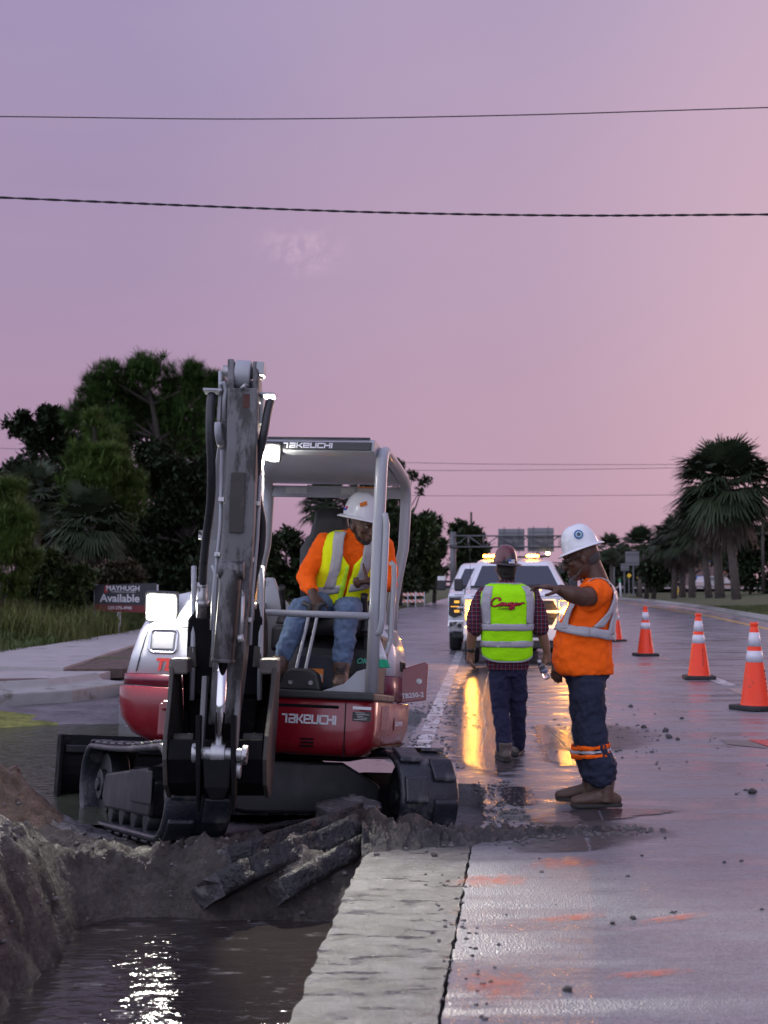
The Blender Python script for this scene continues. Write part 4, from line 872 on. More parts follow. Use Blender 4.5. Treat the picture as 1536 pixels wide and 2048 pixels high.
# rag on the grab rail
rg = MB(); Mh = XI.inverted() @ Matrix.Rotation(YH, 4, 'Z')
rag = thing('rag', 'white rag with green hem hanging from the excavator grab rail', 'rag', Mh @ Vector((.935, -.62, 1.10)))
def rag_part(name, w0, w1, mat, k=0):
    m = MB(); rows = []
    for i in range(8):
        t = i / 7; w = w1 + (w0 - w1) * t; g = (1.33 - w) / .23; hw = .006 + .046 * g
        rows.append([Mh @ Vector((.915 + .035 * g + hw * math.cos(a) * (1 + .25 * math.sin(3 * a + 2 * g)), -.70 + .02 * math.sin(a) + .012 * math.sin(5 * a) * g, w)) - rag.location for a in [2 * math.pi * j / 20 for j in range(20)]])
    m.loft(rows); m.build(name, mat, rag)
rag_part('cloth', 1.33, 1.16, pmat('white_cloth', (.7, .7, .74), .9, var=.1, scale=30, bump=.2, bscale=80)); rag_part('hem', 1.16, 1.11, pmat('green_cloth', (.02, .33, .17), .9, var=.2, scale=30))
# ================================================================ PEOPLE
TEX = {}
def clouds(size):
    if size not in TEX:
        t = bpy.data.textures.new('folds_%d' % int(size * 1000), 'CLOUDS'); t.noise_scale = size; t.noise_depth = 2; TEX[size] = t
    return TEX[size]
def skinned(mb, name, mat, parent, vox=.008, sm=4, disp=None):
    o = mb.build(name, mat, parent)
    r = o.modifiers.new('remesh', 'REMESH'); r.mode = 'VOXEL'; r.voxel_size = vox; r.use_smooth_shade = True
    s = o.modifiers.new('smooth', 'SMOOTH'); s.factor = .5; s.iterations = sm
    for sz, st in (disp or []):
        d = o.modifiers.new('folds', 'DISPLACE'); d.texture = clouds(sz); d.strength = st; d.mid_level = .5; d.texture_coords = 'LOCAL'
    return o
def limb(mb, pts, rad, n=14):
    mb.tube(pts, rad, n)
    for p, r in zip(pts, rad):
        r = r if isinstance(r, (int, float)) else min(r); mb.sphere(p, r, 12, 8)
    return mb
def hand(mb, wrist, d, nrm, thumb_side, curl=.5, spread=.12, k=1.0, thumb_up=False):
    "palm and five separate fingers; d = pointing direction, nrm = palm normal, thumb_side = +1/-1"
    d = Vector(d).normalized(); nrm = Vector(nrm); nrm = (nrm - d * nrm.dot(d)).normalized(); s = d.cross(nrm).normalized() * thumb_side
    w = Vector(wrist)
    c = curl if isinstance(curl, (list, tuple)) else [curl] * 4
    mb.tube([w - d * .03 * k, w + d * .03 * k, w + d * .09 * k], [(.024 * k, .020 * k), (.036 * k, .017 * k), (.040 * k, .014 * k)], 12)
    for i, (off, ln) in enumerate(((.030, .076), (.010, .084), (-.010, .078), (-.029, .060))):
        p = w + d * (.085 - .004 * abs(i - 1)) * k + s * off * k; a = c[i] * .55; dd = (d + s * spread * off * 20).normalized(); pts = [p]
        for f in (.45, .32, .23):
            dv = (dd * math.cos(a) + nrm * math.sin(a)); p = p + dv * ln * f * k * 1.1; pts.append(p); a += c[i]
        mb.tube(pts, [.0098 * k, .0092 * k, .0085 * k, .0068 * k], 8); mb.sphere(pts[-1], .0068 * k, 8, 6); mb.sphere(pts[0], .010 * k, 8, 6)
    b = w + d * .025 * k + s * .03 * k
    t1 = (s * .8 + d * .75 + nrm * .25).normalized() if not thumb_up else (s + d * .1).normalized()
    p1 = b + t1 * .038 * k; p2 = p1 + (t1 + (d * .5 + nrm * .3 if not thumb_up else d * .1)).normalized() * .034 * k; p3 = p2 + (t1 + d * .5 if not thumb_up else t1).normalized() * .024 * k
    mb.tube([b - t1 * .01, p1, p2, p3], [.014 * k, .0115 * k, .0105 * k, .008 * k], 8); mb.sphere(p3, .008 * k, 8, 6)
def head(mb, c, Q, k=1.0):
    "x right, y forward, z up about the head centre"
    V = lambda x, y, z: Vector(c) + Q @ Vector((x * k, y * k, z * k))
    mb.sphere(V(0, -.012, .03), (.077 * k, .098 * k, .092 * k), 20, 14, rot=Q)
    mb.sphere(V(0, .018, -.03), (.064 * k, .074 * k, .085 * k), 18, 12, rot=Q)
    mb.sphere(V(0, .060, -.092), (.032 * k, .028 * k, .024 * k), 12, 8, rot=Q)           # chin
    mb.tube([V(0, .088, .022), V(0, .102, -.004), V(0, .110, -.024)], [.010 * k, .013 * k, .016 * k], 10); mb.sphere(V(0, .108, -.028), (.021 * k, .014 * k, .012 * k), 10, 8, rot=Q)
    mb.tube([V(-.048, .080, .034), V(0, .092, .038), V(.048, .080, .034)], .013 * k, 8)   # brow
    mb.tube([V(-.026, .087, -.060), V(0, .098, -.057), V(.026, .087, -.060)], .0085 * k, 8); mb.tube([V(-.022, .086, -.072), V(0, .096, -.073), V(.022, .086, -.072)], .009 * k, 8)
    for s in (-1, 1):
        mb.sphere(V(s * .079, -.012, -.008), (.010 * k, .020 * k, .033 * k), 10, 8, rot=Q); mb.sphere(V(s * .048, .062, -.015), (.022 * k, .022 * k, .018 * k), 10, 8, rot=Q)
def eyes(parent, c, Q, k=1.0):
    for s in (-1, 1):
        m = MB(); m.sphere(Vector(c) + Q @ Vector((s * .031 * k, .078 * k, .012 * k)), .0125 * k, 12, 8); e = m.build('eye', EYEW, parent)
        m = MB(); m.sphere(Vector(c) + Q @ Vector((s * .031 * k, .087 * k, .011 * k)), .0058 * k, 10, 6); m.build('iris', EYED, e)
def hard_hat(parent, c, Q, mat, k=1.0, brim=.045, name='hard_hat'):
    M = lambda x, y, z: Vector(c) + Q @ Vector((x * k, y * k, z * k)); n = 40
    mb = MB(); rings = []
    for i in range(12):
        a = i / 11 * math.pi / 2; z = .148 * math.sin(a) ** .95; q = max(.001, math.cos(a) ** .72); ring = []
        for j in range(n):
            t = 2 * math.pi * j / n; x = .096 * q * math.cos(t); y = .116 * q * math.sin(t)
            rd = 0
            for rx in (-.032, .0, .032):
                rd += .0045 * math.exp(-((x - rx) / .0075) ** 2) * (1 if i > 3 else i / 4)
            ring.append(M(x, y, z + rd))
        rings.append(ring)
    rings = [[M(.096 * math.cos(2 * math.pi * j / n) * .97, .116 * math.sin(2 * math.pi * j / n) * .97, -.012) for j in range(n)]] + rings
    mb.loft(rings); o = skinless(mb, name, mat, parent)
    m2 = MB(); rr = []
    for rad, z in ((0, .004), (.35, .003), (.8, -.006), (1.0, -.013), (1.02, -.017), (.97, -.018), (.7, -.011), (0, -.004)):
        rr.append([M((.094 + brim * rad) * math.cos(2 * math.pi * j / n), (.114 + brim * rad * (1.15 if math.sin(2 * math.pi * j / n) > 0 else .9)) * math.sin(2 * math.pi * j / n), z - .008 * rad * abs(math.cos(2 * math.pi * j / n)) * 0 + .006 * rad * abs(math.cos(2 * math.pi * j / n))) for j in range(n)])
    rr.append(rr[0]); m2.loft(rr, False); m2.build('brim', mat, o)
    return o
def skinless(mb, name, mat, parent): return mb.build(name, mat, parent)
class Torso:
    "stack of super-elliptic rings; rows (z, cx, cy, a, b)"
    def __init__(s, rows, e1, e2, p=2.5): s.rows = sorted(rows); s.e1 = Vector(e1).normalized(); s.e2 = Vector(e2).normalized(); s.p = p
    def row(s, z):
        r = s.rows
        if z <= r[0][0]: return r[0][1:]
        for a, b in zip(r, r[1:]):
            if z <= b[0]:
                t = (z - a[0]) / (b[0] - a[0]); t = t * t * (3 - 2 * t) * .4 + t * .6
                return tuple(a[i] + (b[i] - a[i]) * t for i in range(1, 5))
        return r[-1][1:]
    def pt(s, z, th, inf=0.):
        cx, cyy, a, b = s.row(z); c, q = math.cos(th), math.sin(th); e = 2 / s.p
        return Vector((cx, cyy, z)) + s.e1 * ((a + inf) * math.copysign(abs(c) ** e, c)) + s.e2 * ((b + inf) * math.copysign(abs(q) ** e, q))
    def th(s, z, u, front):
        a = s.row(z)[2]; c = max(-1, min(1, math.copysign((min(1, abs(u) / a)) ** (s.p / 2), u))); t = math.acos(c); return t if front else -t
    def loft(s, mb, z0, z1, inf=0., n=32, k=24):
        mb.loft([[s.pt(z0 + (z1 - z0) * i / k, 2 * math.pi * j / n, inf) for j in range(n)] for i in range(k + 1)])
    def band(s, z0f, z1f, inf, th0=0, th1=2 * math.pi, n=48, k=4, thick=.006):
        mb = MB(); rows = []
        for i in range(k + 1):
            rr = []
            for j in range(n + 1):
                t = th0 + (th1 - th0) * j / n; za = z0f(t) if callable(z0f) else z0f; zb = z1f(t) if callable(z1f) else z1f
                rr.append(s.pt(za + (zb - za) * i / k, t, inf))
            rows.append(rr)
        mb.loft(rows, False, closed=False); return mb
    def strap(s, pts, w, inf, k=24):
        "pts: list of (z, u, front) along the strap"
        mb = MB(); rows = []
        for i in range(k + 1):
            f = i / k * (len(pts) - 1); a = int(min(f, len(pts) - 2)); t = f - a
            z = pts[a][0] + (pts[a + 1][0] - pts[a][0]) * t; u = pts[a][1] + (pts[a + 1][1] - pts[a][1]) * t
            rows.append([s.pt(z, s.th(z, u + w * q, pts[a][2]), inf) for q in (-.5, -.25, 0, .25, .5)])
        mb.loft(rows, False, closed=False); return mb
def cloth(mb, name, mat, parent, thick=.006, disp=None):
    o = mb.build(name, mat, parent)
    sd = o.modifiers.new('solid', 'SOLIDIFY'); sd.thickness = thick; sd.offset = 0
    for sz, st in (disp or []):
        d = o.modifiers.new('folds', 'DISPLACE'); d.texture = clouds(sz); d.strength = st; d.mid_level = .5; d.texture_coords = 'LOCAL'
    return o
def boot(parent, ankle, toe_dir, mat, solemat, L=.28, shaft=.16, lift=0., pitch=0.):
    d = Vector((toe_dir[0], toe_dir[1], 0)).normalized(); s = Vector((-d.y, d.x, 0)); a = Vector(ankle); Q = Matrix((s, d, Vector((0, 0, 1)))).transposed()
    if pitch: Q = Q @ Matrix.Rotation(R(pitch), 3, 'X')
    V = lambda x, y, z: a + Q @ Vector((x, y, z))
    mb = MB(); mb.tube([V(0, -.01, .10 + shaft * .5), V(0, -.005, .10 + shaft * .2), V(0, .0, .07), V(0, .005, .03)], [(.058, .065), (.056, .064), (.050, .066), (.046, .07)], 16)
    mb.tube([V(0, -.075, .045), V(0, -.03, .055), V(0, .04, .062), V(0, .10, .050), V(0, .16, .042), V(0, L - .085, .034)], [(.034, .036), (.040, .05), (.046, .052), (.051, .044), (.052, .036), (.036, .026)], 16)
    mb.sphere(V(0, L - .10, .034), (.040, .030, .026), 12, 8, rot=Q); mb.sphere(V(0, -.075, .045), .034, 12, 8)
    o = skinned(mb, 'boot', mat, parent, .007, 3, [(.03, .006)])
    m2 = MB(); ring = [(-.036, -.10), (-.042, -.06), (-.040, 0), (-.048, .08), (-.055, .14), (-.046, .19), (-.02, L - .075), (.02, L - .075), (.046, .19), (.055, .14), (.048, .08), (.040, 0), (.042, -.06), (.036, -.10), (0, -.112)]
    m2.loft([[V(x, y, z) for x, y in ring] for z in (-.002, .022)], True, 0, False); m2.build('sole', solemat, o, bevel=.006)
    for k in range(4):
        m3 = MB(); yy = .06 + k * .02; m3.tube([V(-.03, yy - .03 * 0, .096 - k * .004 + (.03 - k * .008)), V(0, yy + .006, .11 - k * .006 + .01), V(.03, yy, .096 - k * .004 + (.03 - k * .008))], .004, 6)
        if shaft < .13: m3.build('lace', BLACKP, o)
    return o
def fabric(name, col, var=.12, bump=.35, bscale=26, rough=.85, scale=6, weave=True):
    return pmat(name, col, rough, var=var, scale=scale, bump=bump, bscale=bscale, rvar=.05, spec=.25)
SKIN_D = pmat('dark_brown_skin', (.080, .036, .021), .45, var=.15, scale=14, bump=.08, bscale=120, spec=.45)
SKIN_T = pmat('tan_skin', (.26, .135, .085), .5, var=.15, scale=14, bump=.08, bscale=120)
EYEW = pmat('eye_white', (.16, .13, .11), .55, var=.02); EYED = pmat('eye_dark', (.02, .012, .01), .5, var=.02)
HAIRD = pmat('dark_hair', (.018, .013, .011), .6, var=.4, scale=60, bump=.7, bscale=160); BEARDG = pmat('grey_beard', (.11, .085, .08), .8, var=.6, scale=70, bump=.8, bscale=170)
ORF = fabric('fluorescent_orange_fabric', (1.0, .13, .004), .06); YEF = fabric('fluorescent_yellow_fabric', (.86, .97, .008), .05, bump=.3); YEG = fabric('fluorescent_lime_fabric', (.40, 1.0, .004), .05, bump=.3)
REFL = pmat('reflective_tape', (.40, .39, .42), .42, var=.10, scale=10, bump=.18, bscale=30, spec=.5)
PIPING = fabric('grey_piping', (.30, .31, .33))
JEANL = fabric('faded_jeans', (.105, .155, .25), .45, bump=.5, bscale=18, scale=5); JEAND = fabric('indigo_jeans', (.020, .021, .052), .3, bump=.5, bscale=16); NAVY = fabric('navy_work_trousers', (.022, .027, .050), .25, bump=.45, bscale=14)
BOOTB = pmat('brown_boot_leather', (.085, .048, .034), .55, var=.35, scale=10, bump=.3, bscale=40, dirt=((.13, .11, .1), .35, 9)); BOOTG = pmat('muddy_boot_leather', (.10, .078, .066), .7, var=.35, scale=10, bump=.4, bscale=40, dirt=((.19, .17, .155), .45, 8))
SOLE = pmat('boot_sole_rubber', (.025, .024, .024), .7, var=.3)
HATW = pmat('white_hard_hat', (.74, .75, .78), .22, var=.05, scale=6, coat=.4, dirt=((.4, .38, .36), .12, 14), rvar=.05)
def two_tone_hat():
    m = pmat('maroon_black_hard_hat', (.03, .026, .028), .3, var=.2, scale=8, coat=.4, rvar=.06)
    N = m.node_tree.nodes; L = m.node_tree.links; b = N['Principled BSDF']; tc = N.new('ShaderNodeTexCoord'); sp = N.new('ShaderNodeSeparateXYZ'); L.new(tc.outputs['Object'], sp.inputs[0])
    ad = N.new('ShaderNodeMath'); ad.operation = 'MULTIPLY_ADD'; L.new(sp.outputs['X'], ad.inputs[0]); ad.inputs[1].default_value = -.75; L.new(sp.outputs['Z'], ad.inputs[2])
    nz = N.new('ShaderNodeTexNoise'); L.new(tc.outputs['Object'], nz.inputs['Vector']); nz.inputs['Scale'].default_value = 22; a2 = N.new('ShaderNodeMath'); a2.operation = 'MULTIPLY_ADD'; L.new(nz.outputs[0], a2.inputs[0]); a2.inputs[1].default_value = .07; L.new(ad.outputs[0], a2.inputs[2])
    r = N.new('ShaderNodeValToRGB'); L.new(a2.outputs[0], r.inputs[0]); return m, r, b, L
def plaid():
    m = bpy.data.materials.new('red_plaid_fabric'); m.use_nodes = True; N = m.node_tree.nodes; L = m.node_tree.links; b = N['Principled BSDF']; tc = N.new('ShaderNodeTexCoord')
    col = None
    def bands(axis, sc_, off, lo, hi):
        sp = N.new('ShaderNodeSeparateXYZ'); L.new(tc.outputs['Object'], sp.inputs[0]); a = N.new('ShaderNodeMath'); a.operation = 'MULTIPLY_ADD'; L.new(sp.outputs[axis], a.inputs[0]); a.inputs[1].default_value = sc_; a.inputs[2].default_value = off
        f = N.new('ShaderNodeMath'); f.operation = 'FRACT'; L.new(a.outputs[0], f.inputs[0]); g = N.new('ShaderNodeMath'); g.operation = 'LESS_THAN'; L.new(f.outputs[0], g.inputs[0]); g.inputs[1].default_value = hi; return g.outputs[0]
    def mx(f, a, c, fac=1.):
        x = N.new('ShaderNodeMix'); x.data_type = 'RGBA'; mm = N.new('ShaderNodeMath'); mm.operation = 'MULTIPLY'; L.new(f, mm.inputs[0]); mm.inputs[1].default_value = fac; L.new(mm.outputs[0], x.inputs[0])
        if isinstance(a, tuple): x.inputs[6].default_value = (*a, 1)
        else: L.new(a, x.inputs[6])
        x.inputs[7].default_value = (*c, 1); return x.outputs[2]
    c = mx(bands('X', 30, 0, 0, .5), (.15, .010, .018), (.02, .016, .035), .8); c = mx(bands('Z', 30, .2, 0, .5), c, (.02, .016, .035), .65)
    c = mx(bands('X', 30, .62, 0, .10), c, (.30, .25, .29), .45); c = mx(bands('Z', 30, .72, 0, .10), c, (.30, .25, .29), .45)
    L.new(c, b.inputs['Base Color']); b.inputs['Roughness'].default_value = .9; b.inputs['Specular IOR Level'].default_value = .2
    return m
PLAID = plaid()

# ---------------- the worker walking away, lime vest
def walker():
    Y = 10.75; base = at(1022, 1520, Y); base.z = 0
    ro = thing('person', 'worker in lime vest and plaid shirt walking away from camera toward the white pickups', 'person', base)
    q = lambda x, y, dy=0: at(x, y, Y + dy) - base
    S = Y / 2600
    T = Torso([(q(0, y).z, q(x, y).x, .0 + dy, hw * S, b) for y, x, hw, b, dy in ((1350, 1016, 38, .125, .01), (1325, 1015, 44, .13, .01), (1285, 1014, 46, .13, .0), (1240, 1014, 47, .135, -.005), (1205, 1014, 51, .135, -.01), (1186, 1014, 50, .12, -.01), (1174, 1013, 40, .095, .0), (1166, 1012, 27, .075, .01), (1158, 1011, 15, .06, .015))], (1, 0, 0), (0, 1, 0), 2.6)
    zb, zt = T.rows[0][0], T.rows[-1][0]
    # body
    b = MB(); T.loft(b, zb, zt, -.022)
    hc = q(1011, 1136, .03); Qh = Matrix.Rotation(R(14), 3, 'Z')
    limb(b, [q(1012, 1172, .02), q(1011, 1150, .02)], [.058, .055]); head(b, hc, Qh)
    limb(b, [q(966, 1190), q(953, 1230, -.02), q(946, 1262, -.01), q(942, 1285, .03), q(941, 1301, .05)], [.055, .052, .046, .040, .030]); hand(b, q(941, 1303, .05), (.0, .15, -1), (.9, .2, 0), -1, .55)
    limb(b, [q(1064, 1190), q(1075, 1230, -.02), q(1083, 1262, -.01), q(1090, 1287, .03), q(1094, 1303, .05)], [.055, .052, .046, .040, .030]); hand(b, q(1094, 1305, .05), (-.05, .2, -1), (-.9, .3, 0), 1, .75)
    for x, yy, dy in ((1000, 1500, -.12), (1036, 1492, .2)): limb(b, [q(1005 if x < 1010 else 1030, 1345), q(x + 2, 1420, dy * .4), q(x, yy, dy)], [.05, .035, .03])
    skinned(b, 'body', SKIN_T, ro, .0075, 3)
    # hair
    h = MB(); h.sphere(hc + Qh @ Vector((0, -.028, -.005)), (.083, .088, .085), 18, 12, rot=Qh); h.sphere(hc + Qh @ Vector((.05, -.02, -.06)), (.03, .04, .045), 10, 8); h.sphere(hc + Qh @ Vector((0, -.05, -.06)), (.065, .045, .05), 12, 8)
    skinned(h, 'hair', HAIRD, ro, .007, 2, [(.02, .014)])
    # trousers
    t = MB(); z0 = q(0, 1352).z
    T.loft(t, z0, q(0, 1322).z, -.012, k=6)
    limb(t, [q(999, 1345), q(1000, 1380, -.02), q(1001, 1422, -.04), q(1006, 1455, -.09), q(1009, 1494, -.13)], [(.086, .095), (.084, .09), (.070, .075), (.066, .068), (.062, .066)])
    limb(t, [q(1033, 1345), q(1035, 1380, .03), q(1036, 1422, .07), q(1036, 1455, .12), q(1037, 1488, .2)], [(.086, .095), (.084, .09), (.070, .075), (.064, .066), (.060, .064)])
    skinned(t, 'jeans', JEAND, ro, .009, 2, [(.07, .034), (.03, .014)])
    # shirt
    s = MB(); T.loft(s, q(0, 1340).z, q(0, 1164).z, -.004)
    s.tube([q(1012, 1176, .01), q(1012, 1160, .015)], [(.075, .08), (.062, .066)], 18)
    for pts in ([(968, 1188), (956, 1215), (950, 1238), (950, 1256)], [(1062, 1188), (1073, 1215), (1079, 1238), (1080, 1256)]): limb(s, [q(x, y, -.01) for x, y in pts], [.066, .070, .072, .072])
    skinned(s, 'plaid_shirt', PLAID, ro, .009, 3, [(.07, .016)])
    # vest
    zv0, zv1 = q(0, 1322).z, q(0, 1168).z
    hem = lambda th: zv0 + .045 * abs(math.cos(th)) ** 3
    v = T.band(hem, zv1, .016, -math.pi / 2 - 2.75, -math.pi / 2 + 2.75, 64, 26); vo = cloth(v, 'vest', YEG, ro, .008, [(.08, .020)])
    for za, zb_, nm in ((1260, 1247, 'reflective_band'), (1293, 1281, 'reflective_band')):
        m = T.band(q(0, za).z, q(0, zb_).z, .0245, -math.pi / 2 - 2.7, -math.pi / 2 + 2.7, 64, 3); cloth(m, nm, REFL, vo, .004, [(.08, .020)])
    for u in (-.163, .163):
        m = T.strap([(q(0, 1248).z, u * .98, False), (q(0, 1205).z, u, False), (q(0, 1184).z, u * .93, False), (q(0, 1172).z, u * .80, False)], .062, .024); cloth(m, 'reflective_strap', REFL, vo, .004, [(.08, .020)])
    m = T.band(lambda th: hem(th) - .008, lambda th: hem(th) + .006, .020, -math.pi / 2 - 2.75, -math.pi / 2 + 2.75, 64, 2); cloth(m, 'piping', PIPING, vo, .006)
    m = T.band(zv1 - .004, zv1 + .010, .016, -math.pi / 2 - 2.0, -math.pi / 2 + 2.0, 40, 2); cloth(m, 'piping', PIPING, vo, .006)
    # script logo across the back
    def script(name, w, dep, mat):
        ST = [[(.235, .80), (.26, .92), (.18, 1.0), (.08, .93), (.0, .70), (.0, .52), (.07, .42), (.18, .46), (.27, .56)], [(.34, .66), (.29, .60), (.29, .50), (.34, .46), (.39, .52), (.39, .60), (.34, .66), (.42, .62)],
              [(.43, .66), (.42, .52), (.46, .46), (.52, .52), (.535, .66), (.53, .50), (.57, .47)], [(.66, .64), (.60, .64), (.58, .54), (.62, .47), (.67, .55), (.68, .64), (.67, .40), (.63, .22), (.55, .20), (.58, .34), (.72, .50)],
              [(.80, .64), (.74, .64), (.72, .54), (.755, .47), (.80, .54), (.82, .64), (.81, .50), (.85, .48)], [(.87, .66), (.88, .48), (.885, .58), (.93, .66), (.97, .63), (1.0, .66)]]
        mb = MB()
        for st in ST:
            Q = []
            for i in range(len(st) - 1):
                P = [Vector((*st[max(0, min(len(st) - 1, i + k - 1))], 0)) for k in range(4)]
                for j in range(6):
                    t_ = j / 6; Q.append(.5 * ((2 * P[1]) + (P[2] - P[0]) * t_ + (2 * P[0] - 5 * P[1] + 4 * P[2] - P[3]) * t_ * t_ + (3 * P[1] - P[0] - 3 * P[2] + P[3]) * t_ ** 3))
            Q.append(Vector((*st[-1], 0))); rows = []
            for i, p in enumerate(Q):
                d = (Q[min(i + 1, len(Q) - 1)] - Q[max(0, i - 1)]); d.z = 0; d = d.normalized() if d.length > 1e-6 else Vector((1, 0, 0)); n = Vector((-d.y, d.x, 0)) * w * Vector((1, 1 / .55, 1)).y ** 0
                ww = n * (1.25 if abs(d.y) > .5 else .9)
                out = []
                for sg in (-1, 1):
                    u = -.128 + (p.x + ww.x * sg) * .245; z = q(0, 1218).z + (p.y - .2 + ww.y * sg * 1.9) * .116
                    out.append(T.pt(z, T.th(z, u, False), dep))
                rows.append(out)
            mb.loft(rows, False, closed=False)
        return cloth(mb, name, mat, vo, .0015, [(.08, .020)])
    script('logo_outline', .030, .0225, pmat('logo_dark', (.05, .006, .012), .6)); script('logo_script', .0165, .0245, pmat('logo_red', (.50, .012, .04), .6))
    to = text('logo_small_print', 'Companies', .030, pmat('logo_print', (.03, .05, .01), .6), vo, frame(q(1010, 1216) + Vector((0, -.165, 0)), (1, 0, 0), (0, 0, 1)))
    # hat
    m, r, bs, L = two_tone_hat(); Qt = Matrix.Rotation(R(14), 3, 'Z') @ Matrix.Rotation(R(4), 3, 'X') @ Matrix.Rotation(R(3), 3, 'Y')
    c = q(1011, 1126, .02); e = r.color_ramp.elements
    zc = c.z; r.color_ramp.elements[0].position = 0; r.color_ramp.elements[1].position = 1
    ad_ = [n for n in m.node_tree.nodes if n.type == 'MATH'][0]
    sh = m.node_tree.nodes.new('ShaderNodeMath'); sh.operation = 'SUBTRACT'; L.new(r.inputs[0].links[0].from_socket, sh.inputs[0]); sh.inputs[1].default_value = zc + .105; ml = m.node_tree.nodes.new('ShaderNodeMath'); ml.operation = 'MULTIPLY_ADD'; L.new(sh.outputs[0], ml.inputs[0]); ml.inputs[1].default_value = 12; ml.inputs[2].default_value = .5; L.new(ml.outputs[0], r.inputs[0])
    e[0].color = (.02, .017, .02, 1); e[0].position = .42; e[1].color = (.10, .008, .014, 1); e[1].position = .60; L.new(r.outputs[0], bs.inputs['Base Color'])
    ht = hard_hat(ro, c, Qt, m, 1.0, .044)
    for nm, x0, x1, y0, y1, mt in (('flag_sticker', 1017, 1030, 1119, 1127, pmat('flag_white', (.5, .47, .5), .5)), ('flag_canton', 1017, 1022.5, 1119, 1123, pmat('flag_blue', (.03, .08, .4), .5))):
        a = q((x0 + x1) / 2, (y0 + y1) / 2, -.110 if nm == 'flag_sticker' else -.113); m_ = MB(); m_.box(a, ((x1 - x0) * S, .004, (y1 - y0) * S), rot=Matrix.Rotation(R(12), 3, 'Z') @ Matrix.Rotation(R(-12), 3, 'X')); m_.build(nm, mt, ht)
    # watch
    w = MB(); w.tube([q(942, 1296, .045), q(941.5, 1302, .05)], [.036, .035], 16); w.build('watch', BLACKP, ro)
    boot(ro, q(1009, 1517, -.14) * Vector((1, 1, 0)) if False else Vector((q(1007, 1517).x, -.14, .012)), (-.12, 1), BOOTG, SOLE, .29, .10); boot(ro, Vector((q(1038, 1505).x, .24, .012)), (.25, 1), BOOTG, SOLE, .29, .10)
    # bottle in the right hand: a thing of its own
    bp = base + q(1087, 1340, -.02)
    bt = thing('water_bottle', 'clear plastic water bottle held low by the walking worker', 'bottle', bp)
    GL = pmat('clear_plastic', (.9, .92, .95), .08, var=.02, trans=.95, rvar=.04); Qb = Matrix.Rotation(R(-28), 3, 'Y') @ Matrix.Rotation(R(25), 3, 'X')
    m_ = MB(); m_.lathe([(.001, -.085), (.026, -.084), (.031, -.075), (.029, -.05), (.031, -.04), (.029, -.02), (.031, .0), (.031, .03), (.026, .055), (.014, .075), (.013, .09)], n=20, rot=Qb); m_.build('bottle_body', GL, bt)
    m_ = MB(); m_.lathe([(.0155, .082), (.0155, .098), (.012, .1)], n=16, rot=Qb); m_.build('cap', DECALW, bt)
    m_ = MB(); m_.lathe([(.0318, -.015), (.0318, .026)], n=20, rot=Qb); m_.build('bottle_label', pmat('bottle_print', (.2, .22, .3), .5), bt)
walker()

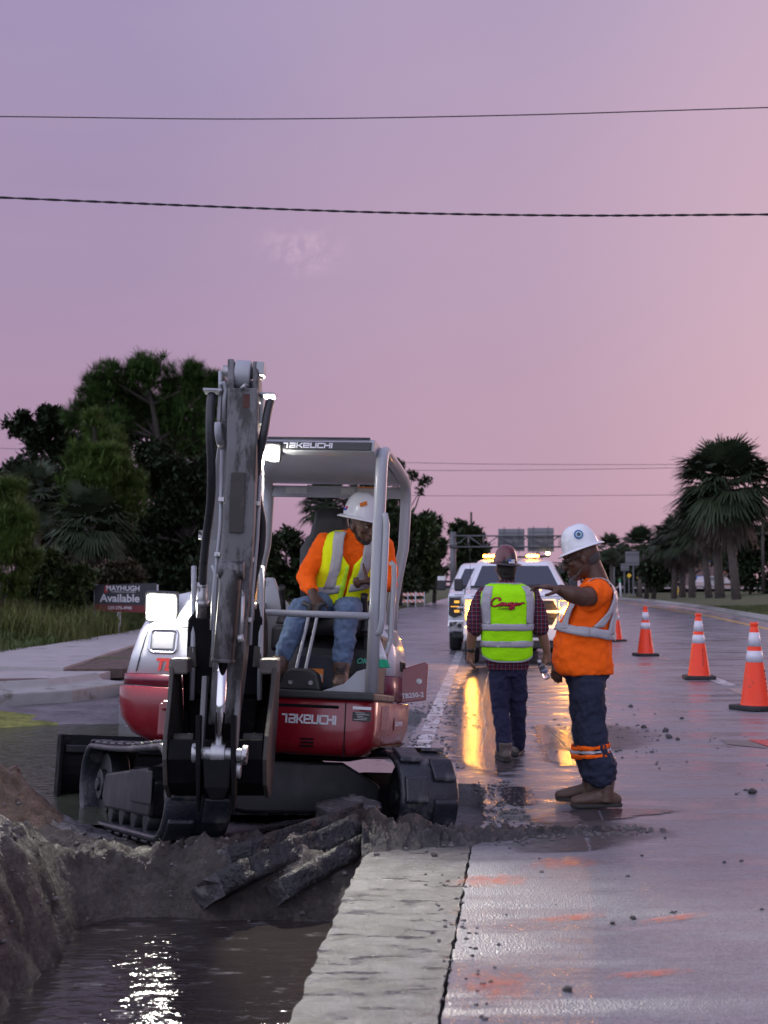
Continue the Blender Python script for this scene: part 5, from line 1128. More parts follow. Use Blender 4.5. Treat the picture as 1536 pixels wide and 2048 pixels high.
# ---------------- the foreman pointing, orange shirt
def pointer():
    Y = 8.5; base = at(1178, 1613, Y); base.z = 0
    ro = thing('person', 'foreman in orange shirt and white hard hat pointing with outstretched arm', 'person', base)
    q = lambda x, y, dy=0: at(x, y, Y + dy) - base
    S = Y / 2600
    T = Torso([(q(0, y).z, q((xf + xb) / 2, y).x, .0, a, (xb - xf) / 2 * S) for y, xf, xb, a in ((1356, 1124, 1226, .18), (1340, 1110, 1226, .195), (1310, 1104, 1224, .205), (1285, 1106, 1223, .205), (1255, 1117, 1225, .205), (1225, 1130, 1228, .21), (1200, 1141, 1228, .215), (1183, 1152, 1226, .20), (1170, 1162, 1218, .15), (1160, 1168, 1210, .10), (1150, 1172, 1203, .07))], (0, -1, 0), (-1, 0, 0), 2.35)
    b = MB(); T.loft(b, q(0, 1335).z, T.rows[-1][0], -.032)
    hc = q(1163, 1117, -.02); Qh = Matrix.Rotation(R(80), 3, 'Z') @ Matrix.Rotation(R(-17), 3, 'X')
    limb(b, [q(1194, 1170), q(1189, 1150), q(1180, 1125)], [.085, .075, .068]); head(b, hc, Qh, 1.12)
    limb(b, [q(1200, 1190, -.15), q(1178, 1192, -.24), q(1164, 1194, -.31), q(1142, 1188, -.34), q(1121, 1180, -.35)], [.070, .068, .062, .055, .036])
    hand(b, q(1122, 1180, -.35), (-1, -.12, .22), (0, .3, -1), 1, [.05, .35, .5, .6], .1, 1.15)
    limb(b, [q(1190, 1195, .17), q(1165, 1245, .22), q(1135, 1285, .18), q(1116, 1315, .13)], [.06, .055, .047, .034]); hand(b, q(1115, 1318, .13), (-.1, -.1, -1), (.3, .9, 0), 1, .4)
    for x, dy in ((1205, -.09), (1185, .11)): limb(b, [q(1180, 1345, dy), q(1180, 1450, dy), q(x, 1580, dy)], [.05, .04, .035])
    skinned(b, 'body', SKIN_D, ro, .0075, 3)
    eyes(ro, hc, Qh, 1.12)
    V = lambda x, y, z: hc + Qh @ Vector((x * 1.12, y * 1.12, z * 1.12))
    h = MB(); h.sphere(V(0, .056, -.090), (.040, .038, .030), 14, 10, rot=Qh); h.tube([V(-.066, .01, -.05), V(-.056, .04, -.08), V(0, .07, -.1), V(.056, .04, -.08), V(.066, .01, -.05)], [.004, .010, .015, .010, .004], 10)
    skinned(h, 'beard', BEARDG, ro, .006, 2, [(.012, .008)])
    h = MB(); h.sphere(V(0, -.045, -.005), (.072, .075, .066), 16, 10, rot=Qh); skinned(h, 'hair', pmat('greying_hair', (.07, .06, .058), .8, var=.5, scale=60, bump=.6, bscale=150), ro, .007, 2)
    # glasses
    g = MB()
    for s in (-1, 1):
        c = V(s * .033, .108, .008); g.tube([c + Qh @ Vector((.026 * math.cos(a), -.008 * abs(math.cos(a)) * (1 if s * math.cos(a) > 0 else 0), .019 * math.sin(a))) for a in [2 * math.pi * k / 14 for k in range(14)]], .0028, 6, closed=True)
        g.tube([V(s * .060, .098, .012), V(s * .078, .05, .012), V(s * .084, -.01, .008)], .0028, 6)
    g.tube([V(-.008, .112, .012), V(.008, .112, .012)], .0028, 6); go = g.build('glasses', BLACKP, ro)
    for s in (-1, 1):
        m = MB(); m.sphere(V(s * .033, .106, .008), (.024, .002, .017), 12, 8, rot=Qh); m.build('lens', pmat('lens_glass', (.5, .5, .5), .05, var=0, trans=.9), go)
    # shirt
    s = MB(); T.loft(s, q(0, 1347).z, q(0, 1157).z, -.002, k=30)
    s.tube([q(1200, 1186, -.13), q(1188, 1190, -.19), q(1176, 1195, -.245)], [(.088, .094), (.092, .098), (.086, .10)], 18); s.sphere(q(1200, 1187, -.13), .09, 14, 10)
    s.tube([q(1196, 1186, .13), q(1182, 1215, .19), q(1170, 1235, .21)], [.08, .082, .08], 16); s.sphere(q(1196, 1187, .13), .085, 14, 10)
    skinned(s, 'orange_shirt', ORF, ro, .009, 4, [(.13, .040), (.05, .014)])
    zf = lambda th: q(0, 1262).z + .035 * math.sin(th)       # belly lifts the front of the band
    m = T.band(lambda th: zf(th) - .026, lambda th: zf(th) + .026, .017, 0, 2 * math.pi, 64, 4); cloth(m, 'reflective_band', REFL, ro, .004, [(.13, .040)])
    # straps run over the near shoulder, front and back
    for pts in ([(q(0, 1262).z + .02, .13, True), (q(0, 1235).z, .115, True), (q(0, 1205).z, .12, True), (q(0, 1180).z, .12, True), (q(0, 1172).z, .11, True)], [(q(0, 1262).z - .02, .14, False), (q(0, 1235).z, .14, False), (q(0, 1200).z, .15, False), (q(0, 1182).z, .13, False), (q(0, 1171).z, .10, False)]):
        m = T.strap(pts, .058, .018); cloth(m, 'reflective_strap', REFL, ro, .004, [(.13, .040)])
    # near-flank strap that shows below the sleeve (diagonal)
    m = MB(); rows = []
    for i in range(13):
        t_ = i / 12; z = q(0, 1252).z + (q(0, 1190).z - q(0, 1252).z) * t_; th = R(-12) + R(-38) * t_
        rows.append([T.pt(z, th + d_, .019) for d_ in (-.16, -.08, 0, .08, .16)])
    m.loft(rows, False, closed=False); cloth(m, 'reflective_strap', REFL, ro, .004, [(.13, .040)])
    m = MB(); rows = []
    for i in range(9):
        t_ = i / 8; a = R(150) - R(190) * t_; c = q(1197, 1187, -.12)
        rows.append([c + Vector((.10 * math.cos(a) + w_ * .3, -.02 + w_, .102 * math.sin(a))) for w_ in (-.03, 0, .03)])
    m.loft(rows, False, closed=False); cloth(m, 'shoulder_tape', REFL, ro, .004)
    # trousers
    t = MB(); T.loft(t, q(0, 1354).z, q(0, 1342).z, -.026, k=4)
    limb(t, [q(1178, 1362, -.08), q(1177, 1400, -.09), q(1182, 1452, -.09), q(1190, 1500, -.09), q(1201, 1545, -.09)], [(.11, .14), (.105, .14), (.092, .115), (.098, .112), (.102, .106)])
    limb(t, [q(1170, 1362, .09), q(1168, 1400, .10), q(1170, 1452, .11), q(1176, 1500, .11), q(1186, 1543, .11)], [(.12, .14), (.10, .12), (.086, .105), (.09, .10), (.092, .095)])
    t.tube([q(1199, 1536, -.09), q(1200, 1545, -.09), q(1201, 1552, -.09)], [.104, .112, .10], 16); t.tube([q(1200, 1522, -.09), q(1199, 1530, -.09)], [.107, .105], 16)
    skinned(t, 'work_trousers', NAVY, ro, .009, 2, [(.09, .040), (.035, .016)])
    for cx, cy2, rr in ((1188, -.09, .104), (1174, .11, .10)):
        for y0, y1, mt in ((1512, 1504, ORF), (1504, 1497, REFL), (1497, 1488, ORF)):
            m = MB(); m.tube([q(cx + (y0 - 1500) * .12, y0, cy2), q(cx + (y1 - 1500) * .12, y1, cy2)], [(rr, rr * 1.03), (rr, rr * 1.03)], 28, cap=False); cloth(m, 'leg_band', mt, ro, .006, [(.09, .040)])
    # hat
    c = q(1162, 1096, -.02); Qt = Matrix.Rotation(R(80), 3, 'Z') @ Matrix.Rotation(R(-20), 3, 'X')
    ht = hard_hat(ro, c, Qt, HATW, 1.05, .036)
    pz = q(1157, 1069, -.110); Qe = Matrix.Rotation(R(22), 3, 'X').inverted()
    for r_, mt, dy in ((.030, pmat('badge_blue', (.02, .12, .32), .4), 0), (.021, pmat('badge_pale', (.35, .48, .5), .4), -.003), (.012, pmat('badge_navy', (.03, .06, .12), .4), -.006)):
        m = MB(); m.cyl(pz + Vector((0, dy, 0)), pz + Vector((0, dy - .006, .002)), r_, n=24); m.build('badge', mt, ht)
    boot(ro, Vector((q(1206, 1600).x, -.09, .012)), (-1, -.08), BOOTB, SOLE, .30, .24); boot(ro, Vector((q(1186, 1600).x, .13, .012)), (-1, .10), BOOTB, SOLE, .30, .24)
pointer()

# ---------------- the operator in the seat
def operator():
    Y = 8.9; base = at(690, 1215, Y)
    ro = thing('person', 'operator in yellow vest and white hard hat seated at the excavator levers', 'person', base)
    q = lambda x, y, dy=0: at(x, y, Y + dy) - base
    S = Y / 2600
    T = Torso([(q(0, y).z, q(x, y).x, dy, hw * S, b) for y, x, hw, b, dy in ((1222, 672, 52, .14, .06), (1200, 676, 55, .15, .05), (1170, 683, 57, .15, .02), (1135, 692, 59, .145, -.03), (1105, 700, 62, .135, -.07), (1085, 705, 60, .12, -.09), (1070, 709, 47, .10, -.10), (1060, 713, 30, .08, -.11), (1050, 717, 18, .065, -.12))], (1, -.12, 0), (.12, -1, 0), 2.5)
    b = MB(); T.loft(b, T.rows[0][0], T.rows[-1][0], -.024)
    hc = q(727, 1053, -.20); Qh = Matrix.Rotation(R(180 + 38), 3, 'Z') @ Matrix.Rotation(R(-16), 3, 'X')
    limb(b, [q(714, 1072, -.11), q(721, 1058, -.16)], [.062, .060]); head(b, hc, Qh, 1.0)
    limb(b, [q(647, 1092, -.08), q(628, 1125, -.08), q(612, 1155, -.10), q(618, 1172, -.22), q(626, 1186, -.30)], [.058, .056, .050, .044, .032]); hand(b, q(627, 1188, -.31), (.12, -.45, -.75), (-.2, .8, -.6), 1, [.3, .35, .4, .45], .12, 1.0)
    limb(b, [q(765, 1092, -.06), q(776, 1130, -.06), q(778, 1165, -.08), q(760, 1168, -.18), q(742, 1163, -.26)], [.056, .056, .050, .044, .032]); hand(b, q(741, 1163, -.27), (-1, -.15, -.1), (0, -1, 0), 1, [1.15, 1.2, 1.2, 1.25], .06, 1.0, thumb_up=True)
    limb(b, [q(648, 1210, .05), q(605, 1222, -.35), q(566, 1300, -.45)], [.05, .035, .03]); limb(b, [q(700, 1215, .05), q(694, 1228, -.38), q(683, 1318, -.42)], [.05, .035, .03])
    skinned(b, 'body', SKIN_D, ro, .0075, 3); eyes(ro, hc, Qh)
    V = lambda x, y, z: hc + Qh @ Vector((x, y, z))
    h = MB(); h.sphere(V(0, .05, -.088), (.042, .042, .03), 12, 8, rot=Qh); h.tube([V(-.068, .0, -.03), V(-.06, .04, -.072), V(0, .07, -.098), V(.06, .04, -.072), V(.068, .0, -.03)], [.005, .010, .012, .010, .005], 8); skinned(h, 'beard', HAIRD, ro, .006, 2)
    h = MB(); h.sphere(V(0, -.03, .0), (.080, .082, .07), 14, 10, rot=Qh); skinned(h, 'hair', HAIRD, ro, .007, 2)
    # shirt
    s = MB(); T.loft(s, q(0, 1212).z, q(0, 1062).z, -.004)
    s.tube([q(712, 1075, -.11), q(717, 1064, -.14)], [(.085, .08), (.072, .07)], 18)
    limb(s, [q(650, 1088, -.08), q(636, 1110, -.08), q(618, 1140, -.09), q(611, 1158, -.11), q(617, 1171, -.21), q(623, 1180, -.27)], [.075, .073, .068, .064, .056, .044])
    limb(s, [q(764, 1090, -.06), q(772, 1115, -.06), q(778, 1148, -.07), q(778, 1166, -.09), q(762, 1168, -.18), q(752, 1166, -.22)], [.072, .070, .066, .062, .054, .044])
    skinned(s, 'orange_long_sleeve_shirt', ORF, ro, .009, 3, [(.10, .028), (.04, .014)])
    # vest: open V down the chest
    zv0, zv1 = q(0, 1208).z, q(0, 1064).z; zv = q(0, 1132).z
    mb = MB(); rows = []; k = 28
    for i in range(k + 1):
        z = zv0 + (zv1 - zv0) * i / k; op = .03 + .62 * max(0, (z - zv) / (zv1 - zv)) ** .9; c0 = math.pi / 2 - .06
        rows.append([T.pt(z + (.03 * (abs(math.cos(c0 + op + (2 * math.pi - 2 * op) * j / 56)) if i == 0 else 0)), c0 + op + (2 * math.pi - 2 * op) * j / 56, .017) for j in range(57)])
    mb.loft(rows, False, closed=False); vo = cloth(mb, 'vest', YEF, ro, .008, [(.09, .02), (.035, .006)])
    m = T.strap([(q(0, 1178).z, -.085, True), (q(0, 1140).z, -.075, True), (q(0, 1105).z, -.085, True), (q(0, 1080).z, -.095, True), (q(0, 1066).z, -.09, True)], .062, .026); cloth(m, 'reflective_strap', REFL, vo, .004, [(.09, .02)])
    m = T.strap([(q(0, 1172).z, .085, True), (q(0, 1140).z, .105, True), (q(0, 1105).z, .10, True), (q(0, 1072).z, .09, True)], .062, .026); cloth(m, 'reflective_strap', REFL, vo, .004, [(.09, .02)])
    zb = lambda th: q(0, 1172).z - .02 * math.sin(th) + .03 * math.cos(th)
    m = T.band(lambda th: zb(th) - .025, lambda th: zb(th) + .025, .0245, math.pi / 2 + .02, math.pi / 2 + 2 * math.pi - .14, 64, 3); cloth(m, 'reflective_band', REFL, vo, .004, [(.09, .02)])
    m = T.strap([(q(0, 1206).z, -.008, True), (q(0, 1134).z, -.004, True)], .022, .026); cloth(m, 'zip_placket', pmat('placket_lime', (.5, .9, .03), .8), vo, .005, [(.09, .02)])
    # jeans
    t = MB(); T.loft(t, q(0, 1222).z, q(0, 1200).z, -.006, k=4)
    limb(t, [q(655, 1210, .04), q(630, 1212, -.15), q(603, 1218, -.36), q(585, 1262, -.42), q(568, 1305, -.47)], [(.100, .09), (.095, .088), (.078, .08), (.070, .072), (.064, .066)])
    limb(t, [q(700, 1215, .04), q(698, 1218, -.18), q(694, 1226, -.40), q(690, 1275, -.43), q(684, 1322, -.46)], [(.100, .09), (.095, .088), (.080, .082), (.072, .072), (.064, .066)])
    skinned(t, 'jeans', JEANL, ro, .009, 2, [(.07, .036), (.03, .016)])
    # hat
    c = q(720, 1035, -.17); Qt = Matrix.Rotation(R(180 + 38), 3, 'Z') @ Matrix.Rotation(R(-9), 3, 'X') @ Matrix.Rotation(R(-6), 3, 'Y')
    ht = hard_hat(ro, c, Qt, HATW, 1.14, .036)
    for x, y, r_, mt in ((692, 1017, .014, pmat('sticker_blue', (.04, .08, .35), .4)), (694, 1015, .009, pmat('sticker_red', (.5, .03, .06), .4))):
        m = MB(); a = q(x, y, -.272); m.cyl(a, a + Vector((-.004, -.006 if r_ > .01 else -.009, .002)), r_, n=16); m.build('sticker', mt, ht)
    m = MB(); m.box(q(727, 1008, -.300), (.05, .005, .026), rot=Matrix.Rotation(R(-18), 3, 'Y') @ Matrix.Rotation(R(22), 3, 'X')); m.build('sticker', DECALO, ht)
    # boots rest on the floor plate
    fl = (XI.inverted() @ (Matrix.Rotation(YH, 4, 'Z') @ Vector((.3, -.55, .952)))).z - base.z
    boot(ro, Vector((q(558, 1330, -.48).x, -.50, fl + .05)), (-.25, -1), BOOTB, SOLE, .29, .11, pitch=10); boot(ro, Vector((q(682, 1345, -.5).x, -.48, fl + .012)), (.0, -1), BOOTB, SOLE, .29, .11)
operator()
# ================================================================ TRUCKS
TRW = pmat('white_truck_paint', (.72, .73, .76), .18, var=.04, scale=3, coat=.7, rvar=.04, dirt=((.5, .48, .46), .10, 6))
TGL = pmat('dark_window_glass', (.018, .022, .028), .05, var=.1, coat=.5, spec=.8, rvar=.02)
TBK = pmat('truck_black_trim', (.018, .018, .02), .45, var=.2)
TCH = pmat('truck_chrome', (.6, .6, .62), .15, metal=1, var=.05)
TYRE = pmat('tyre_rubber', (.02, .02, .022), .8, var=.3, bump=.3, bscale=40); RIM = pmat('alloy_rim', (.32, .32, .34), .35, metal=.8, var=.1)
AMB = pmat('lit_amber_lamp', (1, .5, .05), .3, var=0, emit=((1.0, .34, .02), 60.)); AMBS = pmat('dim_amber_lamp', (1, .5, .05), .3, var=0, emit=((1.0, .42, .05), .9)); LENSC = pmat('headlamp_lens', (.35, .33, .32), .08, var=.1, coat=.6)
def truck(label, x, y, rz, lit, mirror_tow, bar, chrome):
    t = thing('pickup_truck', label, 'truck', (x, y, 0), (0, 0, rz), 'white pickups parked on the closed lane')
    H = .99; arch = lambda c, r: [(c + r * math.cos(a), .40 + r * math.sin(a)) for a in [math.pi - math.pi * k / 10 for k in range(11)]]
    prof = [(.06, .42)] + arch(.98, .46)[::1] + arch(4.62, .46) + [(5.85, .48), (5.88, .80), (5.86, 1.36), (3.75, 1.38), (1.50, 1.40), (1.40, 1.385), (.75, 1.345), (.20, 1.275), (.05, 1.22), (.0, 1.10), (.02, .70)]
    m = MB(); m.prism(prof, -H, H, 'yz'); body = m.build('body', TRW, t, bevel=.07, seg=3)
    # hood power bulges
    for s in (-1, 1):
        b = MB(); b.loft([[Vector((s * .50 + dx, yy, zz + dz)) for dx, dz in ((-.16, -.03), (-.1, .022), (.1, .022), (.16, -.03))] for yy, zz in ((.2, 1.275), (.8, 1.35), (1.4, 1.388))], True, 0, True); b.build('hood_bulge', TRW, body, bevel=.02)
    m = MB(); m.box((0, .02, 1.235), (1.7, .03, .012)); m.build('hood_gap', TBK, body)
    # cab
    def ring(z, y0, y1, w, wf): return [Vector(p) for p in ((-wf, y0, z), (wf, y0, z), (w, y0 + .18, z), (w, y1 - .1, z), (w * .95, y1, z), (-w * .95, y1, z), (-w, y1 - .1, z), (-w, y0 + .18, z))]
    m = MB(); m.loft([ring(1.36, 1.42, 3.80, .96, .90), ring(1.40, 1.46, 3.80, .95, .88), ring(1.84, 2.08, 3.72, .76, .66), ring(1.90, 2.20, 3.68, .73, .62), ring(1.945, 2.42, 3.60, .66, .56), ring(1.96, 2.65, 3.45, .5, .45)], True, 0, False); cab = m.build('cab', TRW, t, bevel=.03, seg=3)
    m = MB(); m.loft([[Vector((-.80, 1.475, 1.425)), Vector((.80, 1.475, 1.425)), Vector((.80, 1.495, 1.425)), Vector((-.80, 1.495, 1.425))], [Vector((-.64, 2.005, 1.815)), Vector((.64, 2.005, 1.815)), Vector((.64, 2.03, 1.815)), Vector((-.64, 2.03, 1.815))]], True, 0, False); ws = m.build('windshield', TGL, t)
    for s in (-1, 1):
        m = MB(); m.add([(s * .975, 1.72, 1.42), (s * .975, 2.62, 1.42), (s * .80, 2.62, 1.80), (s * .80, 2.16, 1.80)], [(0, 1, 2, 3)]); m.add([(s * .975, 2.70, 1.42), (s * .975, 3.55, 1.42), (s * .80, 3.50, 1.80), (s * .80, 2.70, 1.80)], [(0, 1, 2, 3)])
        m.build('side_window', TGL, t)
        m = MB(); m.tube([(s * .06 + s * .3, 1.455, 1.418), (s * .12, 1.485, 1.435)], .012, 6); m.tube([(-.55 + (0 if s < 0 else .62), 1.45, 1.425), (.0 + (0 if s < 0 else .62), 1.49, 1.452)], .010, 6); m.build('wiper', TBK, ws)
    m = MB(); m.box((.42, 1.995, 1.79), (.10, .004, .03), rot=Matrix.Rotation(R(36), 3, 'X')); m.build('inspection_sticker', pmat('sticker_green', (.3, .6, .5), .5), ws)
    m = MB(); m.box((0, 1.43, 1.412), (1.75, .10, .03)); m.build('cowl', TBK, t, bevel=.01)
    # grille
    m = MB(); m.prism([(-.62, 1.16), (.62, 1.16), (.72, .95), (.60, .72), (-.60, .72), (-.72, .95)], -.012, .05, 'xz'); g = m.build('grille', TBK, t, bevel=.01)
    for k in range(5):
        b = MB(); b.box((0, -.018, .77 + k * .085), (1.22 + .1 * (1 - abs(k - 2) / 2), .018, .016)); b.build('grille_bar', TBK, g)
    b = MB(); b.prism([(-.80, .985), (.80, .985), (.80, .935), (-.80, .935)], -.035, -.005, 'xz'); b.build('grille_crossbar', TCH if chrome else TRW, g, bevel=.01)
    b = MB(); b.prism([(-.65, 1.19), (.65, 1.19), (.76, .95), (.63, .69), (-.63, .69), (-.76, .95), (-.72, .95), (-.60, .72), (.60, .72), (.72, .95), (.62, 1.16), (-.62, 1.16)][:6], -.004, .03, 'xz'); b.build('grille_surround', TCH if chrome else TRW, g, bevel=.01)
    b = MB(); b.sphere((0, -.045, .96), (.12, .012, .05), 20, 8); b.build('badge', pmat('badge_navy_oval', (.02, .05, .2), .2), g)
    # headlamps
    for s in (-1, 1):
        m = MB(); m.prism([(s * .70, 1.19), (s * .965, 1.20), (s * .975, .80), (s * .86, .74), (s * .70, .80)], -.025, .16, 'xz'); h = m.build('headlamp', LENSC if not chrome else TBK, t, bevel=.015)
        for z in (1.08, .88):
            b = MB(); b.box((s * .80, -.030, z), (.13, .012, .11) if not chrome else (.11, .012, .055)); b.build('lamp_reflector', TCH if not chrome else (AMBS if s < 0 or True else TCH), h, bevel=.01)
        b = MB(); b.box((s * .845, -.04, .985), (.15, .02, .075)) if lit else b.box((s * .84, -.036, .98), (.18, .008, .02)); b.build('amber_lamp', AMB if lit else AMBS, h, bevel=.02)
        b = MB(); b.tube([(s * .715, -.03, .83), (s * .715, -.03, 1.17), (s * .95, -.03, 1.18)], .008, 6); b.build('lamp_edge', TCH, h)
    # bumper
    m = MB(); m.prism([(-.99, .70), (.99, .70), (1.0, .56), (.92, .44), (-.92, .44), (-1.0, .56)], -.10, .12, 'xz'); bp = m.build('bumper', TCH if chrome else TRW, t, bevel=.035, seg=3)
    b = MB(); b.prism([(-.52, .66), (.52, .66), (.46, .50), (-.46, .50)], -.108, -.09, 'xz'); b.build('bumper_intake', TBK, bp, bevel=.006)
    for s in (-1, 1):
        b = MB(); b.cyl((s * .74, -.115, .57), (s * .74, -.09, .57), .055, n=16); b.build('fog_lamp', TBK, bp)
    b = MB(); b.box((0, -.112, .585), (.30, .01, .15)); b.build('number_plate', pmat('plate_white', (.5, .5, .46), .5, var=.3, scale=30), bp)
    m = MB(); m.box((0, .10, .38), (1.78, .25, .16)); m.build('valance', TBK, t, bevel=.03)
    # mirrors
    for s in (-1, 1):
        k = 1.25 if mirror_tow else 1.0
        m = MB(); m.box((s * (1.17 if mirror_tow else 1.10), 1.72, 1.47 if mirror_tow else 1.44), (.17 * k, .11, .24 * k)); mr = m.build('mirror', TBK, t, bevel=.035, seg=3)
        b = MB(); b.tube([(s * .93, 1.76, 1.40), (s * 1.10, 1.72, 1.40)], .035, 8)
        if mirror_tow: b.tube([(s * .93, 1.76, 1.52), (s * 1.10, 1.72, 1.52)], .025, 8)
        b.build('mirror_arm', TBK, mr)
        if mirror_tow: b = MB(); b.box((s * 1.17, 1.655, 1.59), (.18, .02, .10)); b.build('mirror_cap', TCH, mr, bevel=.01)
    # wheels
    for s in (-1, 1):
        for yy in (.98, 4.62):
            Qw = Matrix.Rotation(R(90), 3, 'Y'); m = MB()
            m.lathe([(.22, -.13), (.36, -.135), (.395, -.11), (.405, -.06), (.405, .06), (.395, .11), (.36, .135), (.22, .13)], (s * .84, yy, .402), 32, rot=Qw); w = m.build('wheel', TYRE, t)
            b = MB(); b.lathe([(.02, .09), (.20, .10), (.235, .128), (.24, .0), (.02, .0)], (s * .84, yy, .402), 24, rot=Qw if s > 0 else Matrix.Rotation(R(-90), 3, 'Y')); b.build('rim', RIM, w)
            for a in range(12):
                pass
    m = MB(); m.box((0, 2.4, .52), (1.5, 3.6, .22)); m.build('underbody', TBK, t)
    if bar:
        m = MB(); m.box((0, 2.52, 1.995), (1.16, .16, .035)); br = m.build('light_bar', TBK, t, bevel=.012)
        for xx in (-.50, .36):
            b = MB(); b.box((xx, 2.44, 2.015), (.24, .06, .055)); b.build('beacon', AMB, br, bevel=.015)
        b = MB(); b.box((.60, 2.45, 2.01), (.2, .06, .04)); b.build('beacon', TBK, br, bevel=.01)
        for xx in (-.4, .4):
            b = MB(); b.box((xx, 2.52, 1.965), (.05, .1, .04)); b.build('bar_foot', TBK, br)
    if lit:
        m = MB(); m.tube([(-.86, 1.35, 1.38), (-.885, 1.38, 2.3)], .004, 5); m.build('antenna', TBK, t)
        for s in (-1, 1):
            ld = bpy.data.lights.new('amber_light', 'POINT'); ld.energy = 45; ld.color = (1, .40, .04); ld.shadow_soft_size = .06; lo = bpy.data.objects.new('amber_light', ld); COL.objects.link(lo); lo.parent = t; lo.location = (s * .845, -.12, .985)
    return t
truck('white pickup with lit amber flashers and roof light bar, nearer of the two', 2.42, 23.4, R(-4), True, False, True, False)
truck('white heavy pickup with chrome bumper and big towing mirrors, farther of the two', 2.36, 27.9, R(-4), False, True, False, True)
# ================================================================ CONES, BARRICADES, SIGNS
CONEO = pmat('orange_cone_plastic', (.95, .048, .006), .42, var=.1, scale=7, dirt=((.22, .05, .035), .38, 6), bump=.08)
COLLAR = pmat('white_cone_collar', (.62, .62, .68), .35, var=.12, scale=12, bump=.12, dirt=((.33, .31, .31), .35, 8))
CONEB = pmat('cone_base_rubber', (.015, .015, .017), .6, var=.3)
def cone(x, y, rz, label, h=1.0, tilt=0):
    c = thing('traffic_cone', label, 'cone', (x, y, .002), (tilt, 0, rz), 'cones along the lane line'); k = h
    rr = lambda z: .168 - (.168 - .048) * (z - .05) / (.93 - .05)
    m = MB(); m.lathe([(.178, .04), (.170, .055), (rr(.10), .10), (rr(.5), .5), (rr(.90), .90), (.047, .93), (.042, .94), (.044, .965), (.047, .972), (.047, .995), (.040, 1.0), (.028, 1.0), (.026, .9)], n=28); m.build('cone_body', CONEO, c)
    for z0, z1 in ((.545, .675), (.725, .885)):
        b = MB(); b.lathe([(rr(z0) + .0025, z0), (rr(z1) + .0025, z1)], n=28); b.build('reflective_collar', COLLAR, c)
    m = MB(); s = .235; m.prism([(-s, -s + .05), (-s + .05, -s), (s - .05, -s), (s, -s + .05), (s, s - .05), (s - .05, s), (-s + .05, s), (-s, s - .05)], .0, .055, 'xy'); m.build('cone_base', CONEB, c, bevel=.012)
    # stencilled lettering down the side
    for i in range(6):
        z = .22 + i * .045; b = MB(); b.box((.012 * (-1) ** i * 0 + .045, -math.sqrt(max(.0001, rr(z) ** 2 - .045 ** 2)) - .001, z), (.011, .004, .024 + .008 * (i % 2)), rot=Matrix.Rotation(R(-8), 3, 'X')); b.build('stencil_letter', TBK, c)
cone(4.27, 15.05, .55, 'orange cone with two white collars nearest the camera, cut by the frame edge')
cone(4.82, 20.0, -.1, 'dirtier orange cone with two white collars, second nearest')
cone(5.33, 26.6, .1, 'orange cone with white collars, third along the lane line')
cone(5.95, 33.5, .2, 'farthest orange cone, half hidden behind the foreman')
def stripes_mat():
    m = bpy.data.materials.new('orange_white_stripes'); m.use_nodes = True; N = m.node_tree.nodes; L = m.node_tree.links; b = N['Principled BSDF']; tc = N.new('ShaderNodeTexCoord'); sp = N.new('ShaderNodeSeparateXYZ'); L.new(tc.outputs['Object'], sp.inputs[0])
    a = N.new('ShaderNodeMath'); a.operation = 'ADD'; L.new(sp.outputs['X'], a.inputs[0]); L.new(sp.outputs['Z'], a.inputs[1]); f = N.new('ShaderNodeMath'); f.operation = 'MULTIPLY'; L.new(a.outputs[0], f.inputs[0]); f.inputs[1].default_value = 3.4; g = N.new('ShaderNodeMath'); g.operation = 'FRACT'; L.new(f.outputs[0], g.inputs[0]); h = N.new('ShaderNodeMath'); h.operation = 'GREATER_THAN'; L.new(g.outputs[0], h.inputs[0]); h.inputs[1].default_value = .5
    x = N.new('ShaderNodeMix'); x.data_type = 'RGBA'; L.new(h.outputs[0], x.inputs[0]); x.inputs[6].default_value = (.7, .7, .74, 1); x.inputs[7].default_value = (.75, .17, .03, 1); L.new(x.outputs[2], b.inputs['Base Color']); b.inputs['Roughness'].default_value = .4; return m
STRIPE = stripes_mat(); POSTW = pmat('white_frame_steel', (.55, .58, .63), .5, var=.15)
for k, (px, ln, lb) in enumerate(((806, .62, 'left'), (823, .5, 'middle'), (840, .58, 'right'))):
    g = at(px, 1214, 86 + k); b = thing('barricade', 'orange and white striped barricade, %s one of the row across the far shoulder' % ('leftmost' if k == 0 else 'middle' if k == 1 else 'rightmost'), 'barricade', (g.x, 86 + k, 0), (0, 0, 0), 'barricades across the far shoulder')
    for z in (.86, .42):
        m = MB(); m.box((0, -.03, z), (ln, .03, .20)); m.build('striped_board', STRIPE, b)
    for s in (-1, 1):
        m = MB(); m.tube([(s * ln * .5, .25, 0), (s * ln * .5, 0, 1.02)], .025, 6); m.tube([(s * ln * .5, -.25, 0), (s * ln * .5, -.0, 1.02)], .025, 6); m.build('leg', POSTW, b)
STEELG = pmat('galvanised_steel', (.13, .13, .14), .5, metal=.3, var=.15, scale=3); SIGNB = pmat('sign_back_aluminium', (.20, .20, .215), .5, metal=.2, var=.1, scale=2)
